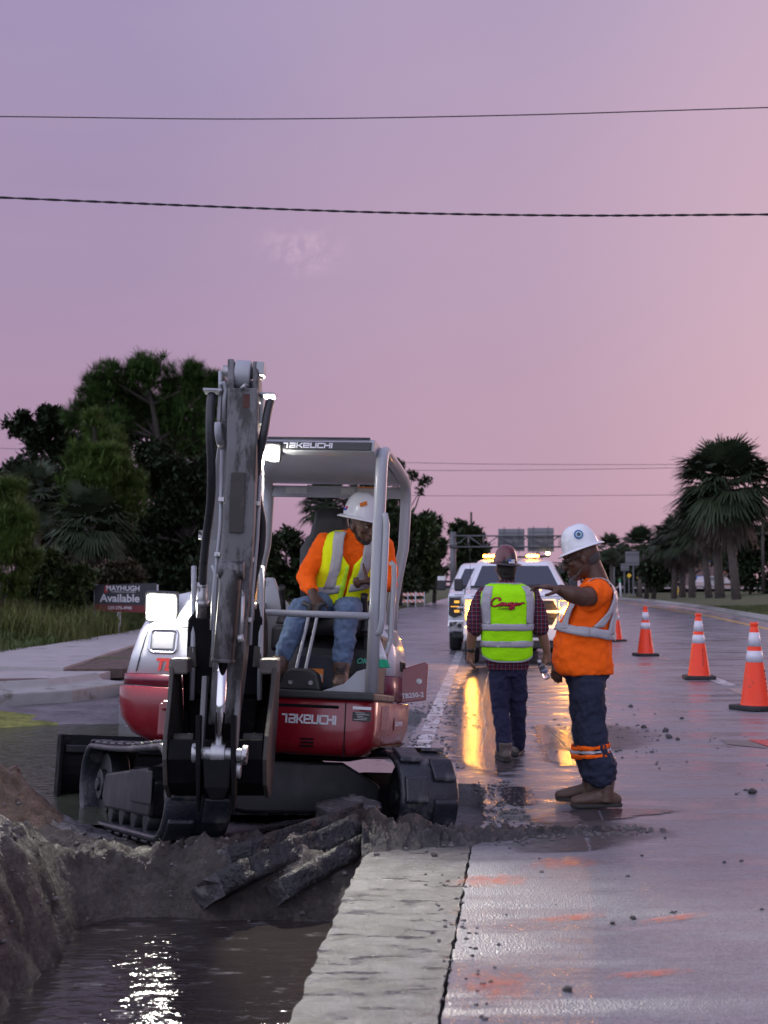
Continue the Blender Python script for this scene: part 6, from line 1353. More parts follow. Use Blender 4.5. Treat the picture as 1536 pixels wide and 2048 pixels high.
# overhead gantry
gy = 150.; gz = lambda y: 1.42 + gy * (1172 - y) / 2600; gx = lambda x: gy * (x - 768) / 2600
ga = thing('sign_gantry', 'steel overhead sign gantry spanning the road behind the trucks', 'gantry', (gx(906), gy, 0))
O = Vector((gx(906), gy, 0))
m = MB(); m.cyl((0, 0, 0), (0, 0, gz(1064)), .36, .33, 14); m.cyl((0, 0, gz(1096)), (0, 0, gz(1083)), .42, n=14); m.build('post', STEELG, ga)
m = MB(); L_ = gx(1180) - gx(906)
for dy in (-.6, .6):
    for z in (gz(1072), gz(1094)): m.tube([(0, dy, z), (L_, dy, z)], .075, 6)
n = 9
for i in range(n):
    a, b = L_ * i / n, L_ * (i + 1) / n
    for dy in (-.6, .6): m.tube([(a, dy, gz(1072)), (b, dy, gz(1094))] if i % 2 else [(a, dy, gz(1094)), (b, dy, gz(1072))], .045, 5); m.tube([(b, dy, gz(1072)), (b, dy, gz(1094))], .04, 5)
    m.tube([(a, -.6, gz(1072)), (b, .6, gz(1072))], .04, 5)
m.build('truss', STEELG, ga)
for x0, x1, y0, y1 in ((998, 1051, 1057, 1102), (1057, 1110, 1055, 1103)):
    m = MB(); m.box(((gx(x0) + gx(x1)) / 2 - O.x, .95, (gz(y0) + gz(y1)) / 2), (gx(x1) - gx(x0), .08, gz(y0) - gz(y1))); sb = m.build('sign_back', SIGNB, ga, bevel=.1)
    for k in range(4):
        b = MB(); z = gz(y1) + (gz(y0) - gz(y1)) * (k + .6) / 4.4; b.box(((gx(x0) + gx(x1)) / 2 - O.x, .88, z), (gx(x1) - gx(x0) - .2, .06, .10)); b.build('stiffener', STEELG, sb)
    for k in (.22, .78):
        b = MB(); xx = gx(x0) + (gx(x1) - gx(x0)) * k - O.x; b.box((xx, .82, (gz(y0) + gz(y1)) / 2), (.09, .07, gz(y0) - gz(y1) + .4)); b.build('hanger', STEELG, sb)
LAMPY = pmat('lit_sign_lamp', (1, .8, .4), .3, var=0, emit=((1, .72, .28), 14.))
for px, on in ((1095, 1), (1075, 0)):
    m = MB(); m.sphere((gx(px) - O.x, -.2, gz(1107)), (.26, .2, .18), 12, 8); m.build('sign_lamp', LAMPY if on else STEELG, ga); m = MB(); m.tube([(gx(px) - O.x, -.2, gz(1107)), (gx(px) - O.x, .6, gz(1098))], .04, 5); m.build('lamp_arm', STEELG, ga)
ga2 = thing('crossing_signal', 'far railway crossing signal arm beyond the nearer truck', 'signal', (gx(1141) * 1.2, 180, 0))
m = MB(); m.cyl((0, 0, 0), (0, 0, 7.4), .12, .1, 8); m.tube([(0, 0, 4.6), (-4, 0, 4.7)], .08, 6); m.build('mast', STEELG, ga2)
for dx in (-1.2, -.1):
    m = MB(); m.cyl((dx, -.1, 3.6), (dx, .1, 3.6), .42, n=16); m.build('signal_disc', TBK, ga2)
# roadside signs on the median seen from behind
def post_sign(px, base_y, Y, boards, label, cat='sign', name='road_sign', lean=0):
    g = at(px, base_y, Y); s = thing(name, label, cat, g)
    top = max(at(px, b[2], Y).z for b in boards) - g.z
    m = MB(); m.box((0, 0, top / 2), (.09, .09, top)); m.build('post', STEELG, s)
    for x0, x1, y0, y1, mt, shape in boards:
        a = at(x0, y0, Y) - g; b = at(x1, y1, Y) - g; m = MB()
        if shape == 'box': m.box((((a + b) / 2).x, -.08, ((a + b) / 2).z), (b.x - a.x, .03, a.z - b.z))
        else: c = (a + b) / 2; r = (a.z - b.z) / 2; m.prism([(c.x - r, c.z), (c.x, c.z - r), (c.x + r, c.z), (c.x, c.z + r)], -.1, -.07, 'xz')
        bo = m.build('board', mt, s, bevel=.03 if shape == 'box' else 0)
        if shape == 'box':
            for k in (.2, .8): q = MB(); q.box((((a + b) / 2).x, -.11, b.z + (a.z - b.z) * k), (b.x - a.x - .06, .03, .05)); q.build('brace', STEELG, bo)
    return s
YSIGN = pmat('yellow_sign', (.8, .5, .02), .4, var=.05)
post_sign(1267, 1193, 74, [(1250, 1278, 1103, 1131, SIGNB, 'box')], 'large grey back of a road sign on the median')
post_sign(1249, 1193, 80, [(1241, 1258, 1127, 1142, SIGNB, 'box')], 'small grey back of a road sign beside the large one')
post_sign(1258, 1190, 118, [(1253, 1263, 1146, 1156, YSIGN, 'dia')], 'yellow diamond warning sign beyond the grey sign backs')
post_sign(1277, 1190, 125, [(1273, 1282, 1150, 1160, YSIGN, 'dia')], 'second yellow diamond warning sign, right of the first')
post_sign(1358, 1188, 110, [(1354, 1362, 1176, 1188, YSIGN, 'box')], 'low yellow marker board between the palm trunks')
d = thing('delineator', 'white delineator post with green top on the median', 'post', at(1242, 1194, 72)); m = MB(); m.tube([(0, 0, 0), (-.05, 0, .8)], .05, 8); m.build('shaft', pmat('white_post', (.7, .7, .72), .5), d); m = MB(); m.tube([(-.05, 0, .8), (-.06, 0, .98)], .055, 8); m.build('cap', pmat('green_cap', (.02, .3, .12), .5), d)
d = thing('utility_cabinet_post', 'thin grey post left of the road signs', 'post', at(1229, 1194, 76)); m = MB(); m.cyl((0, 0, 0), (0, 0, 1.75), .04, n=8); m.box((0, 0, .2), (.2, .15, .35)); m.build('shaft', STEELG, d)
# far vehicles with tail lamps
TAILR = pmat('lit_tail_lamp', (1, .05, .02), .3, var=0, emit=((1, .05, .02), 12.))
def far_car(px, py, Y, w, lab, col, lamps):
    g = at(px, py, Y); c = thing('car', lab, 'car', g); m = MB(); m.prism([(-w / 2, .25), (w / 2, .25), (w / 2, .9), (w * .4, 1.0), (w * .33, 1.45), (-w * .33, 1.45), (-w * .4, 1.0), (-w / 2, .9)], 0, 4.2, 'xz'); m.build('body', col, c, bevel=.12)
    m = MB(); m.box((0, -.02, 1.2), (w * .6, .05, .35)); m.build('rear_window', TGL, c)
    for s in (-1, 1):
        m = MB(); m.cyl((s * w * .38, .3, .3), (s * w * .42, .3, .3), .3, n=14); m.build('wheel', TYRE, c)
        if lamps: m = MB(); m.box((s * w * .42, -.05, .8), (.30, .06, .28)); m.build('tail_lamp', TAILR, c)
far_car(1281, 1178, 150, 1.9, 'small dark car with red tail lamps left of the palm trunks', pmat('dark_car_paint', (.05, .05, .06), .3), True)
far_car(1331, 1179, 160, 2.0, 'far vehicle with red tail lamps between the palm trunks', pmat('grey_car_paint', (.2, .2, .21), .3), True)
far_car(1425, 1178, 150, 2.2, 'pale car passing behind the palms', pmat('pale_car_paint', (.5, .48, .5), .4), False)
# banner shop signs glimpsed behind the palms
bd = thing('roadside_building', 'distant low shop with blue signs glimpsed between palm trunks', 'building', at(1432, 1172, 210)); m = MB(); m.box((0, 2, 1.8), (9, 4, 3.6)); wl = m.build('wall', pmat('shop_wall', (.16, .10, .09), .7), bd)
for dx, z, w, h, c in ((-1.2, 4.4, 3.0, 1.4, (.03, .12, .4)), (1.6, 2.6, 2.4, 1.0, (.4, .1, .06)), (-2.2, 1.2, 2.0, .8, (.05, .2, .5)), (2.6, .9, 2.6, .9, (.5, .45, .45))):
    m = MB(); m.box((dx, -.1, z), (w, .1, h)); m.build('shop_sign', pmat('shop_sign_%d' % int(z * 10), c, .5), bd)
# property sign on the left
SY = 38.; g = at(243, 1268, SY); ps = thing('property_sign', 'dark real estate board reading Available on white posts by the reeds', 'sign', g)
q = lambda x, y: at(x, y, SY) - g
SIGND = pmat('charcoal_board', (.028, .028, .036), .5, var=.1); SIGNR = pmat('dark_red_board', (.16, .018, .022), .5, var=.1); SIGNT = pmat('sign_white_print', (.62, .62, .66), .5, var=.03)
def quad(a, b, c, d, y, name, mat, par, th=.03):
    m = MB(); P = [q(*a), q(*b), q(*c), q(*d)]; m.add([p + Vector((0, y, 0)) for p in P] + [p + Vector((0, y + th, 0)) for p in P], [(0, 1, 2, 3), (7, 6, 5, 4), (0, 4, 5, 1), (1, 5, 6, 2), (2, 6, 7, 3), (3, 7, 4, 0)]); return m.build(name, mat, par)
bd = quad((189, 1221), (313, 1226), (313, 1166), (189, 1170), 0, 'board', SIGND, ps); quad((189, 1222), (313, 1226), (313, 1212), (189, 1208), -.012, 'red_footer', SIGNR, bd, .01)
for x in (190, 237, 312): m = MB(); a, b = q(x, 1169), q(x, 1268); m.box(((a + b) / 2) + Vector((0, .08, 0)), (.09, .09, (a - b).length)); m.build('post', POSTW, ps)
for body, px, py, sz, bold in (('MAYHUGH', 246, 1177, .20, .004), ('COMMERCIAL ADVISORS', 247, 1184, .062, 0), ('Available', 240, 1197, .32, .007), ('239-278-4945', 240, 1216, .125, .002)):
    text('lettering', body, sz, SIGNT, bd, frame(q(px, py) + Vector((0, -.02, 0)), (1, 0, -.012), (0, 0, 1)), bold=bold, sx=1.0)
m = MB(); c = q(213, 1178) + Vector((0, -.02, 0)); m.prism([(c.x - .07, c.z - .11), (c.x + .03, c.z - .11), (c.x + .07, c.z + .11), (c.x - .03, c.z + .11)], -.02, -.01, 'xz'); m.build('emblem', pmat('emblem_red', (.35, .03, .03), .5), bd)
# ================================================================ WIRES AND POLES
WIRE = pmat('black_cable', (.012, .012, .014), .6, var=.1)
def wire(name, label, pts, Y, r, twist=False):
    P = [at(x, y, Y) for x, y in pts]; d0 = (P[0] - P[1]); d1 = (P[-1] - P[-2]); P = [P[0] + d0 * 2] + P + [P[-1] + d1 * 2]; Q = []
    for i in range(len(P) - 1):
        p0, p1, p2, p3 = P[max(0, i - 1)], P[i], P[i + 1], P[min(len(P) - 1, i + 2)]; k = 10 if not twist else 60
        for j in range(k): t = j / k; Q.append(.5 * ((2 * p1) + (p2 - p0) * t + (2 * p0 - 5 * p1 + 4 * p2 - p3) * t * t + (3 * p1 - p0 - 3 * p2 + p3) * t ** 3))
    Q.append(P[-1]); o = thing(name, label, 'cable', Q[len(Q) // 2]) if twist else None
    if not twist:
        m = MB(); m.tube(Q, r, 6); return tag(m.build(name, WIRE), label, 'cable')
    for ph in (0, 1):
        m = MB(); m.tube([p + Vector((0, math.cos(i * .55 + ph * math.pi), math.sin(i * .55 + ph * math.pi))) * r * .75 - o.location for i, p in enumerate(Q)], r, 6); m.build('strand', WIRE, o)
wire('overhead_cable', 'thick twisted black cable crossing the sky', [(0, 395), (400, 412), (768, 425), (1150, 431), (1536, 429)], 18, .0105, True)
wire('overhead_cable', 'thin single wire, highest one crossing the sky', [(0, 233), (500, 238), (1000, 231), (1536, 215)], 18, .008)
wire('overhead_cable', 'faint far wire, upper one beside the canopy', [(545, 915), (900, 927), (1340, 929), (1536, 924)], 170, .032)
wire('overhead_cable', 'faint far wire just under the upper one', [(545, 936), (900, 941), (1340, 936), (1536, 930)], 172, .032)
wire('overhead_cable', 'faint far wire, lowest one above the tree line', [(545, 979), (800, 991), (1340, 990), (1536, 985)], 168, .028)
g = at(1527, 1185, 112); up = thing('utility_pole', 'dark wooden utility pole by the frame edge behind the palms', 'pole', g); m = MB(); h = at(1527, 1030, 112).z - g.z; m.cyl((0, 0, 0), (0, 0, h), .15, .11, 10); m.build('shaft', pmat('pole_wood', (.05, .04, .035), .8), up)
for z in (h - .4, h - 1.6): m = MB(); m.box((0, -.1, z), (2.2, .12, .12)); m.build('crossarm', pmat('arm_wood_%d' % z, (.05, .04, .035), .8), up)
g = at(943, 1190, 185); up = thing('utility_pole', 'slender pole rising above the trees left of the gantry signs', 'pole', g); m = MB(); m.cyl((0, 0, 0), (0, 0, at(943, 1024, 185).z - g.z), .2, .15, 8); m.build('shaft', MATS['pole_wood'], up)
# ================================================================ VEGETATION
rng = np.random.default_rng(11)
def leafmat(name, c, var=.35, scale=.9, rough=.6):
    m = pmat(name, c, rough, var=var, scale=scale, spec=.25, rvar=.05)
    b = m.node_tree.nodes['Principled BSDF']; b.inputs['Subsurface Weight'].default_value = 0
    return m
PINE = leafmat('pine_needles', (.060, .110, .028), .45, .8); PINEL = leafmat('light_pine_needles', (.095, .150, .034), .4, .9); OAK = leafmat('oak_leaves', (.040, .058, .024), .5, 1.2); OAKD = leafmat('dark_leaves', (.026, .040, .018), .5, 1.0); BUSHM = leafmat('bush_leaves', (.05, .075, .024), .5, 1.4)
PALMG = leafmat('palm_fronds', (.036, .052, .026), .45, .7); PALMD = leafmat('dead_palm_fronds', (.085, .066, .052), .4, .8); REEDM = leafmat('reeds', (.11, .125, .035), .5, 2.0); GRASSB = leafmat('grass_blades', (.065, .095, .025), .5, 1.2)
BARK = pmat('pine_bark', (.05, .04, .034), .9, var=.4, scale=3, bump=.8, bscale=18); PBARK = pmat('palm_bark', (.10, .085, .072), .9, var=.5, scale=5, bump=1., bscale=9)
def basis(d):
    d = d / np.linalg.norm(d, axis=1, keepdims=True); a = np.where(np.abs(d[:, 2:3]) < .9, np.array([[0, 0, 1.]]), np.array([[1., 0, 0]])); u = np.cross(d, a); u /= np.linalg.norm(u, axis=1, keepdims=True); return d, u, np.cross(u, d)
def leaves_at(P, size, flat=.0, aspect=1.7):
    "one folded two-triangle leaf quad per point, random direction"
    n = len(P); d = rng.normal(size=(n, 3)); d[:, 2] *= (1 - flat); d[:, 2] += .15; d, u, w = basis(d); s = size * (.6 + .8 * rng.random((n, 1)))
    a = P; b = P + d * s * aspect * .5 + u * s * .42; c = P + d * s * aspect; e = P + d * s * aspect * .5 - u * s * .42
    V = np.stack([a, b, c, e], 1).reshape(-1, 3); return V, np.arange(n * 4).reshape(n, 4)
def needles(C, r, k, width, up=.35):
    "bursts of needles round tuft centres C (n,3), radius r (n,)"
    n = len(C); Cc = np.repeat(C, k, 0); rr = np.repeat(r, k)[:, None] * (.7 + .5 * rng.random((n * k, 1))); d = rng.normal(size=(n * k, 3)); d[:, 2] = d[:, 2] * .8 + up * 1.4; d, u, w = basis(d)
    p0 = Cc + d * rr * .12; p1 = Cc + d * rr; s = u * width
    V = np.stack([p0 - s, p0 + s, p1 + s * .35, p1 - s * .35], 1).reshape(-1, 3); return V, np.arange(n * k * 4).reshape(-1, 4)
def branches(mb, root, tips, r0, n=6):
    for t in tips:
        root_ = Vector(root); t = Vector(t); mid = root_.lerp(t, .5) + Vector((rng.normal() * .15, rng.normal() * .15, .12 * (t - root_).length * (rng.random() - .2))); mb.tube([root_, mid, t], [r0, r0 * .65, r0 * .25], n)
def crown_points(blobs, n, shell=.55):
    "points near the surface of several ellipsoid clumps: (cx,cy,cz,rx,ry,rz)"
    B = np.array(blobs, float); vol = (B[:, 3] * B[:, 4] * B[:, 5]) ** .67; pick = rng.choice(len(B), n, p=vol / vol.sum()); d = rng.normal(size=(n, 3)); d /= np.linalg.norm(d, axis=1, keepdims=True); rad = 1 - shell * rng.random((n, 1)) ** 1.6 + .10 * rng.normal(size=(n, 1))
    return B[pick, :3] + d * rad * B[pick, 3:6]
def px_blobs(g, Y, L, dy=1.0, jitter=.35):
    "clumps given as photo-sized outlines (px, py, radius px) at depth Y, spread in depth"
    out = []
    for x, y, r in L:
        c = at(x, y, Y) - Vector(g); rr = r * Y / FPX; out.append((c.x, c.y + rng.normal() * jitter * rr * 2 * dy, c.z, rr, rr * dy, rr * .85))
    return out
def sub_blobs(bl, k, f=.42):
    out = []
    for b in bl:
        for _ in range(k):
            d = rng.normal(size=3); d /= np.linalg.norm(d); q = .55 + .45 * rng.random(); out.append((b[0] + d[0] * b[3] * q, b[1] + d[1] * b[4] * q, b[2] + d[2] * b[5] * q, b[3] * f * (.7 + .6 * rng.random()), b[4] * f, b[5] * f * .8))
    return out
def broadleaf(label, px, py, Y, L, n, size, mat, trunk_r=.18, cat='tree', name='broadleaf_tree', k=7, f=.42, trunks=1):
    g = at(px, py, Y); t = thing(name, label, cat, g); bl = px_blobs(g, Y, L); sb = sub_blobs(bl, k, f) + [(*b[:3], b[3] * .75, b[4] * .75, b[5] * .75) for b in bl]
    V, Fc = leaves_at(crown_points(sb, n), size); npmesh('crown', V, Fc, mat, t)
    mb = MB(); top = max(b[2] for b in bl) * .55
    for q in range(trunks):
        ox = (q - (trunks - 1) / 2) * .5; mb.tube([(ox, 0, -.2), (ox * 1.2 + .1, 0, top * .5), (ox * 1.6, .1, top)], [trunk_r, trunk_r * .8, trunk_r * .5], 8)
        branches(mb, (ox * 1.6, .1, top * .85), [b[:3] for b in bl], trunk_r * .45)
    mb.build('trunk', BARK, t); return t
def pine(label, px, py, Y, L, trunk, n_tuft, r_tuft, k, mat, name='pine_tree', width=.014):
    "slash pine: bare limbs, tufts gathered into cushions"
    g = at(px, py, Y); t = thing(name, label, 'tree', g); bl = px_blobs(g, Y, L, .9)
    sb = sub_blobs(bl, 5, .45); C = crown_points(sb + bl, n_tuft, .7); V, Fc = needles(C, np.full(len(C), r_tuft) * (.7 + .6 * rng.random(len(C))), k, width); npmesh('crown', V, Fc, mat, t)
    mb = MB(); T = [at(x, y, Y) - g for x, y in trunk]; R0 = .20; mb.tube(T, [R0 * (1 - .6 * i / (len(T) - 1)) for i in range(len(T))], 8)
    for b in bl:
        e = Vector(b[:3]); a = min(T, key=lambda p: (p - e).length + (2.5 if p.z > e.z - .2 else 0)); branches(mb, a, [e], .08, 6)
        for _ in range(4):
            d = Vector(rng.normal(size=3)); d.normalize(); branches(mb, e - Vector((0, 0, b[5] * .4)), [e + Vector((d.x * b[3], d.y * b[4], abs(d.z) * b[5])) * .8], .03, 5)
    mb.build('trunk', BARK, t); return t
def fan(c, d, L_, n=22, spread=1.25, droop=.35, w=.035):
    "one palmate frond: leaflets radiating from the petiole end"
    d = np.array(d) / np.linalg.norm(d); up = np.array([0, 0, 1.]); u = np.cross(d, up); u /= np.linalg.norm(u) + 1e-6; nrm = np.cross(u, d); hub = np.array(c) + d * L_ * .45; V = []; Fc = []
    for i in range(n):
        a = (i / (n - 1) - .5) * 2 * spread; ld = d * math.cos(a) + u * math.sin(a) + nrm * .10; ll = L_ * (.62 - .12 * abs(a)) * (.9 + .2 * rng.random()); m1 = hub + ld * ll * .55 + up * .02; tip = hub + ld * ll - up * ll * droop * (.6 + .8 * rng.random()); s = np.cross(ld, nrm); s /= np.linalg.norm(s); o = len(V); V += [hub - s * w * .3, hub + s * w * .3, m1 + s * w, m1 - s * w, tip + s * w * .25, tip - s * w * .25]; Fc += [(o, o + 1, o + 2, o + 3), (o + 3, o + 2, o + 4, o + 5)]
    o = len(V); b = np.array(c); V += [b - u * .02, b + u * .02, hub + u * .015, hub - u * .015]; Fc.append((o, o + 1, o + 2, o + 3)); return V, Fc
def palm(label, px, py, Y, top, R_px, n_green=46, n_dead=26, trunk_r=.20, name='cabbage_palm', lean=0, boots=True, dl=.72):
    g = at(px, py, Y); t = thing(name, label, 'palm', g); T = at(top[0], top[1], Y) - g; trunk_r *= .72; Rr = R_px * Y / FPX
    def fronds(n, e0, e1, L_, droop, nm, mat, par=None):
        V = []; Fc = []
        for i in range(n):
            el = math.asin(math.sin(e0) + (math.sin(e1) - math.sin(e0)) * ((i + rng.random()) / n)); az = i * 2.399 + rng.normal() * .3; d = (math.cos(el) * math.cos(az), math.cos(el) * math.sin(az), math.sin(el)); c = (T.x + d[0] * .15, T.y + d[1] * .15, T.z + .25 * (el / 1.5) + rng.normal() * .06)
            v, f = fan(c, d, L_ * (.85 + .3 * rng.random()), droop=droop * (1.2 - el * .3), w=.022 * L_ + .008); o = len(V); V += v; Fc += [tuple(q + o for q in x) for x in f]
        return npmesh(nm, V, Fc, mat, t)
    fronds(int(n_green * 1.35), -.75, 1.5, Rr * 1.08, .24, 'crown', PALMG)
    if n_dead: fronds(n_dead, -1.45, -.85, Rr * dl, .30, 'dead_skirt', PALMD)
    mb = MB(); pts = [Vector((0, 0, -.2)), T * .35 + Vector((lean * .3, 0, 0)), T * .7 + Vector((lean * .3, 0, 0)), T]; mb.tube(pts, [trunk_r * 1.15, trunk_r, trunk_r * .95, trunk_r * 1.05], 10); tr = mb.build('trunk', PBARK, t)
    if boots:
        V = []; Fc = []
        for i in range(70):
            f = i / 70; z = f * .95 + .03; k = f * 3; a = int(min(k, 2)); p = pts[a].lerp(pts[a + 1], k - a); az = i * 2.4; d = Vector((math.cos(az), math.sin(az), 0)); s = Vector((-d.y, d.x, 0)); b = p + d * trunk_r * .92; o = len(V); V += [b - s * .06, b + s * .06, b + d * .09 + s * .03 + Vector((0, 0, .2)), b + d * .09 - s * .03 + Vector((0, 0, .2))]; Fc.append((o, o + 1, o + 2, o + 3))
        bo = npmesh('bark_boots', V, Fc, PBARK, tr, kind='stuff')
    return t
# ---- left wood (nearest big group)
broadleaf('dense dark tree mass behind the pines', 230, 1235, 60, [(60, 940, 50), (120, 900, 50), (200, 870, 56), (270, 850, 56), (340, 860, 56), (410, 880, 50), (100, 1010, 60), (200, 980, 70), (310, 960, 66), (400, 980, 60), (60, 1080, 60), (160, 1080, 66), (270, 1080, 66), (370, 1090, 66), (440, 1000, 44), (440, 1120, 56), (100, 1150, 60), (220, 1160, 60), (340, 1170, 60)], 52000, .20, OAKD, k=6, f=.42)
pine('tall slash pine with rounded dark crown above the other trees behind the sign', 330, 1235, 50, [(250, 762, 46), (310, 750, 44), (200, 800, 42), (360, 778, 42), (405, 765, 34), (425, 800, 30), (270, 810, 40), (330, 815, 40), (390, 835, 36), (235, 850, 34), (415, 870, 34), (150, 830, 30), (380, 905, 28), (180, 770, 26), (290, 735, 30), (385, 750, 30), (430, 775, 26), (215, 760, 34), (345, 860, 30), (440, 835, 26)], [(330, 1235), (325, 1080), (322, 960), (318, 880), (305, 810), (295, 770)], 1700, .38, 46, PINE, width=.013)
broadleaf('dark oak at the left edge of the wood with broken twiggy top', 105, 1240, 54, [(45, 850, 30), (80, 880, 40), (120, 850, 44), (140, 900, 46), (80, 945, 40), (160, 960, 46), (110, 1010, 44), (40, 985, 34), (150, 1050, 40), (60, 1060, 44), (20, 1040, 36), (100, 1100, 44), (190, 900, 40)], 24000, .17, OAKD, k=8, f=.38)
pine('lighter green young pine standing before the tall pine', 200, 1250, 44, [(185, 850, 26), (205, 880, 40), (175, 920, 42), (235, 930, 40), (150, 960, 34), (200, 975, 50), (265, 960, 30), (235, 1010, 44), (165, 1015, 42), (270, 1010, 24), (215, 1050, 40)], [(200, 1250), (200, 1100), (200, 980), (195, 900), (188, 850)], 1000, .34, 48, PINEL, width=.011)
broadleaf('dark broad oak filling the wood between the pine and the digger arm', 370, 1250, 48, [(340, 930, 40), (395, 950, 44), (350, 1000, 52), (410, 1020, 44), (310, 1040, 40), (370, 1080, 54), (320, 1120, 44), (415, 1110, 46), (450, 1060, 40), (300, 960, 44), (270, 1060, 44), (430, 930, 36), (300, 900, 36)], 26000, .15, OAKD, k=8, f=.40)
broadleaf('dark undergrowth tree right of the property sign', 330, 1262, 46, [(270, 1110, 40), (320, 1160, 48), (370, 1170, 48), (280, 1180, 40), (420, 1180, 46), (240, 1140, 34)], 11000, .15, OAKD, k=8, f=.42)
palm('cabbage palm with drooping fronds in front of the left wood', 185, 1262, 42, (178, 1055), 78, 44, 30, .2)
palm('smaller cabbage palm half hidden among the left oaks', 85, 1250, 50, (70, 1000), 70, 36, 16, .2)
pine('light green pine branches reaching in at the left frame edge', -60, 1290, 34, [(10, 985, 30), (-20, 1010, 40), (25, 1035, 34), (55, 1060, 26), (5, 1090, 40), (40, 1115, 32), (-25, 1140, 46), (20, 1165, 34)], [(-60, 1290), (-55, 1150), (-45, 1060), (-30, 1000)], 620, .30, 46, PINEL, width=.009)
broadleaf('dense dark bush under the left pine branches', 70, 1285, 37, [(30, 1160, 36), (75, 1140, 36), (110, 1175, 40), (60, 1200, 40), (130, 1210, 36), (10, 1210, 38), (150, 1150, 30), (100, 1120, 28)], 12000, .12, BUSHM, .08, 'bush', 'bush')
broadleaf('reddish green shrub behind the property sign', 215, 1275, 40, [(190, 1160, 30), (235, 1150, 28), (165, 1190, 30), (270, 1150, 28), (210, 1195, 28)], 7000, .11, leafmat('reddish_leaves', (.055, .05, .026), .6, 2.), .06, 'bush', 'shrub')
# reeds and verge grass
def blades(name, n, fx, h0, h1, w, mat, label=None):
    P = np.array([fx() for _ in range(n)]); h = (h0 + (h1 - h0) * rng.random((n, 1)) ** 1.4); az = rng.random((n, 1)) * 6.283; d = np.concatenate([np.cos(az), np.sin(az), np.zeros((n, 1))], 1); s = np.concatenate([-np.sin(az), np.cos(az), np.zeros((n, 1))], 1) * w; k = (.15 + .5 * rng.random((n, 1)))
    b = P; m1 = P + np.array([0, 0, 1.]) * h * .6 + d * h * k * .3; tp = P + np.array([0, 0, 1.]) * h * (1 - .3 * k) + d * h * k
    V = np.stack([b - s, b + s, m1 + s * .8, m1 - s * .8, tp + s * .1, tp - s * .1], 1).reshape(-1, 3); i = np.arange(n)[:, None] * 6; Fc = np.concatenate([i + np.array([[0, 1, 2, 3]]), i + np.array([[3, 2, 4, 5]])], 0)
    o = npmesh(name, V, Fc, mat, kind='stuff'); tag(o, label); return o
def vz(x, y):
    lim = -3.0 if y < 36 else (-2.6 + (y - 36) * .072 + max(0, y - 50) * .012); d = lim - x
    return -.06 + .07 * smooth01(0.1, 2, d) + .30 * smooth01(4.7, 8, d) + .5 * smooth01(8, 28, d) + .06 * fract(x * .5, y * .5) * smooth01(0, 3, d)
cl = [(-11.0 + rng.random() ** .8 * 3.2, 31.5 + rng.random() * 7, .25 + .75 * rng.random()) for _ in range(80)]
def reed():
    c = cl[int(rng.random() * len(cl))]; k = c[2]; x = c[0] + rng.normal() * .22; y = c[1] + rng.normal() * .22; return (x, y, vz(x, y) - .03 - (1 - k) * .45 * (1 if x > -9.6 else .5))
blades('reeds', 9000, reed, .35, 1.15, .012, REEDM, 'tall pale reeds and long grass along the left verge')
def vg():
    while True:
        y = 24.5 + rng.random() ** 1.5 * 28; x = -12 + rng.random() * 6.2
        if x < -7.75 and not (y < 26 and x > -14 and y < 24.2): return (x, y, vz(x, y) - .01)
blades('verge_grass', 34000, vg, .08, .30, .011, GRASSB, 'short rough grass on the left verge')
def mg():
    y = 24 + rng.random() ** 1.3 * 60; d = .2 + rng.random() ** 1.2 * 14; return (kx(y) + d, y, .11 + .85 * smooth01(0, 24, d) * smooth01(20, 60, y))
blades('median_turf', 42000, mg, .05, .13, .012, GRASSB, 'mown grass on the median')
# ---- wood behind the digger and the trucks
broadleaf('far tree with round dark top seen through the canopy opening, left', 575, 1205, 92, [(570, 1075, 26), (545, 1100, 30), (600, 1110, 34), (560, 1150, 40), (620, 1150, 40), (590, 1180, 34)], 8000, .30, OAK)
palm('far cabbage palm seen through the canopy beside the seat', 648, 1205, 88, (650, 1015), 50, 48, 26, .22)
broadleaf('leafy tree top rising behind the far palm', 655, 1205, 96, [(640, 968, 18), (668, 975, 20), (625, 985, 14), (650, 1000, 30), (690, 1060, 40), (660, 1100, 46), (700, 1130, 44)], 7000, .24, OAK)
broadleaf('oak behind the operator head and canopy post', 735, 1205, 90, [(710, 985, 20), (745, 975, 26), (730, 1010, 34), (775, 1020, 26), (760, 1060, 44), (720, 1080, 46), (790, 1090, 40), (750, 1140, 50), (800, 1150, 44)], 12000, .26, OAK)
broadleaf('thin tall tree with long side branch right of the canopy', 800, 1205, 84, [(800, 930, 12), (825, 950, 11), (848, 962, 13), (838, 985, 7), (795, 965, 14), (790, 1000, 16), (800, 1030, 22), (785, 1045, 20)], 2600, .17, OAK, .16, f=.5)
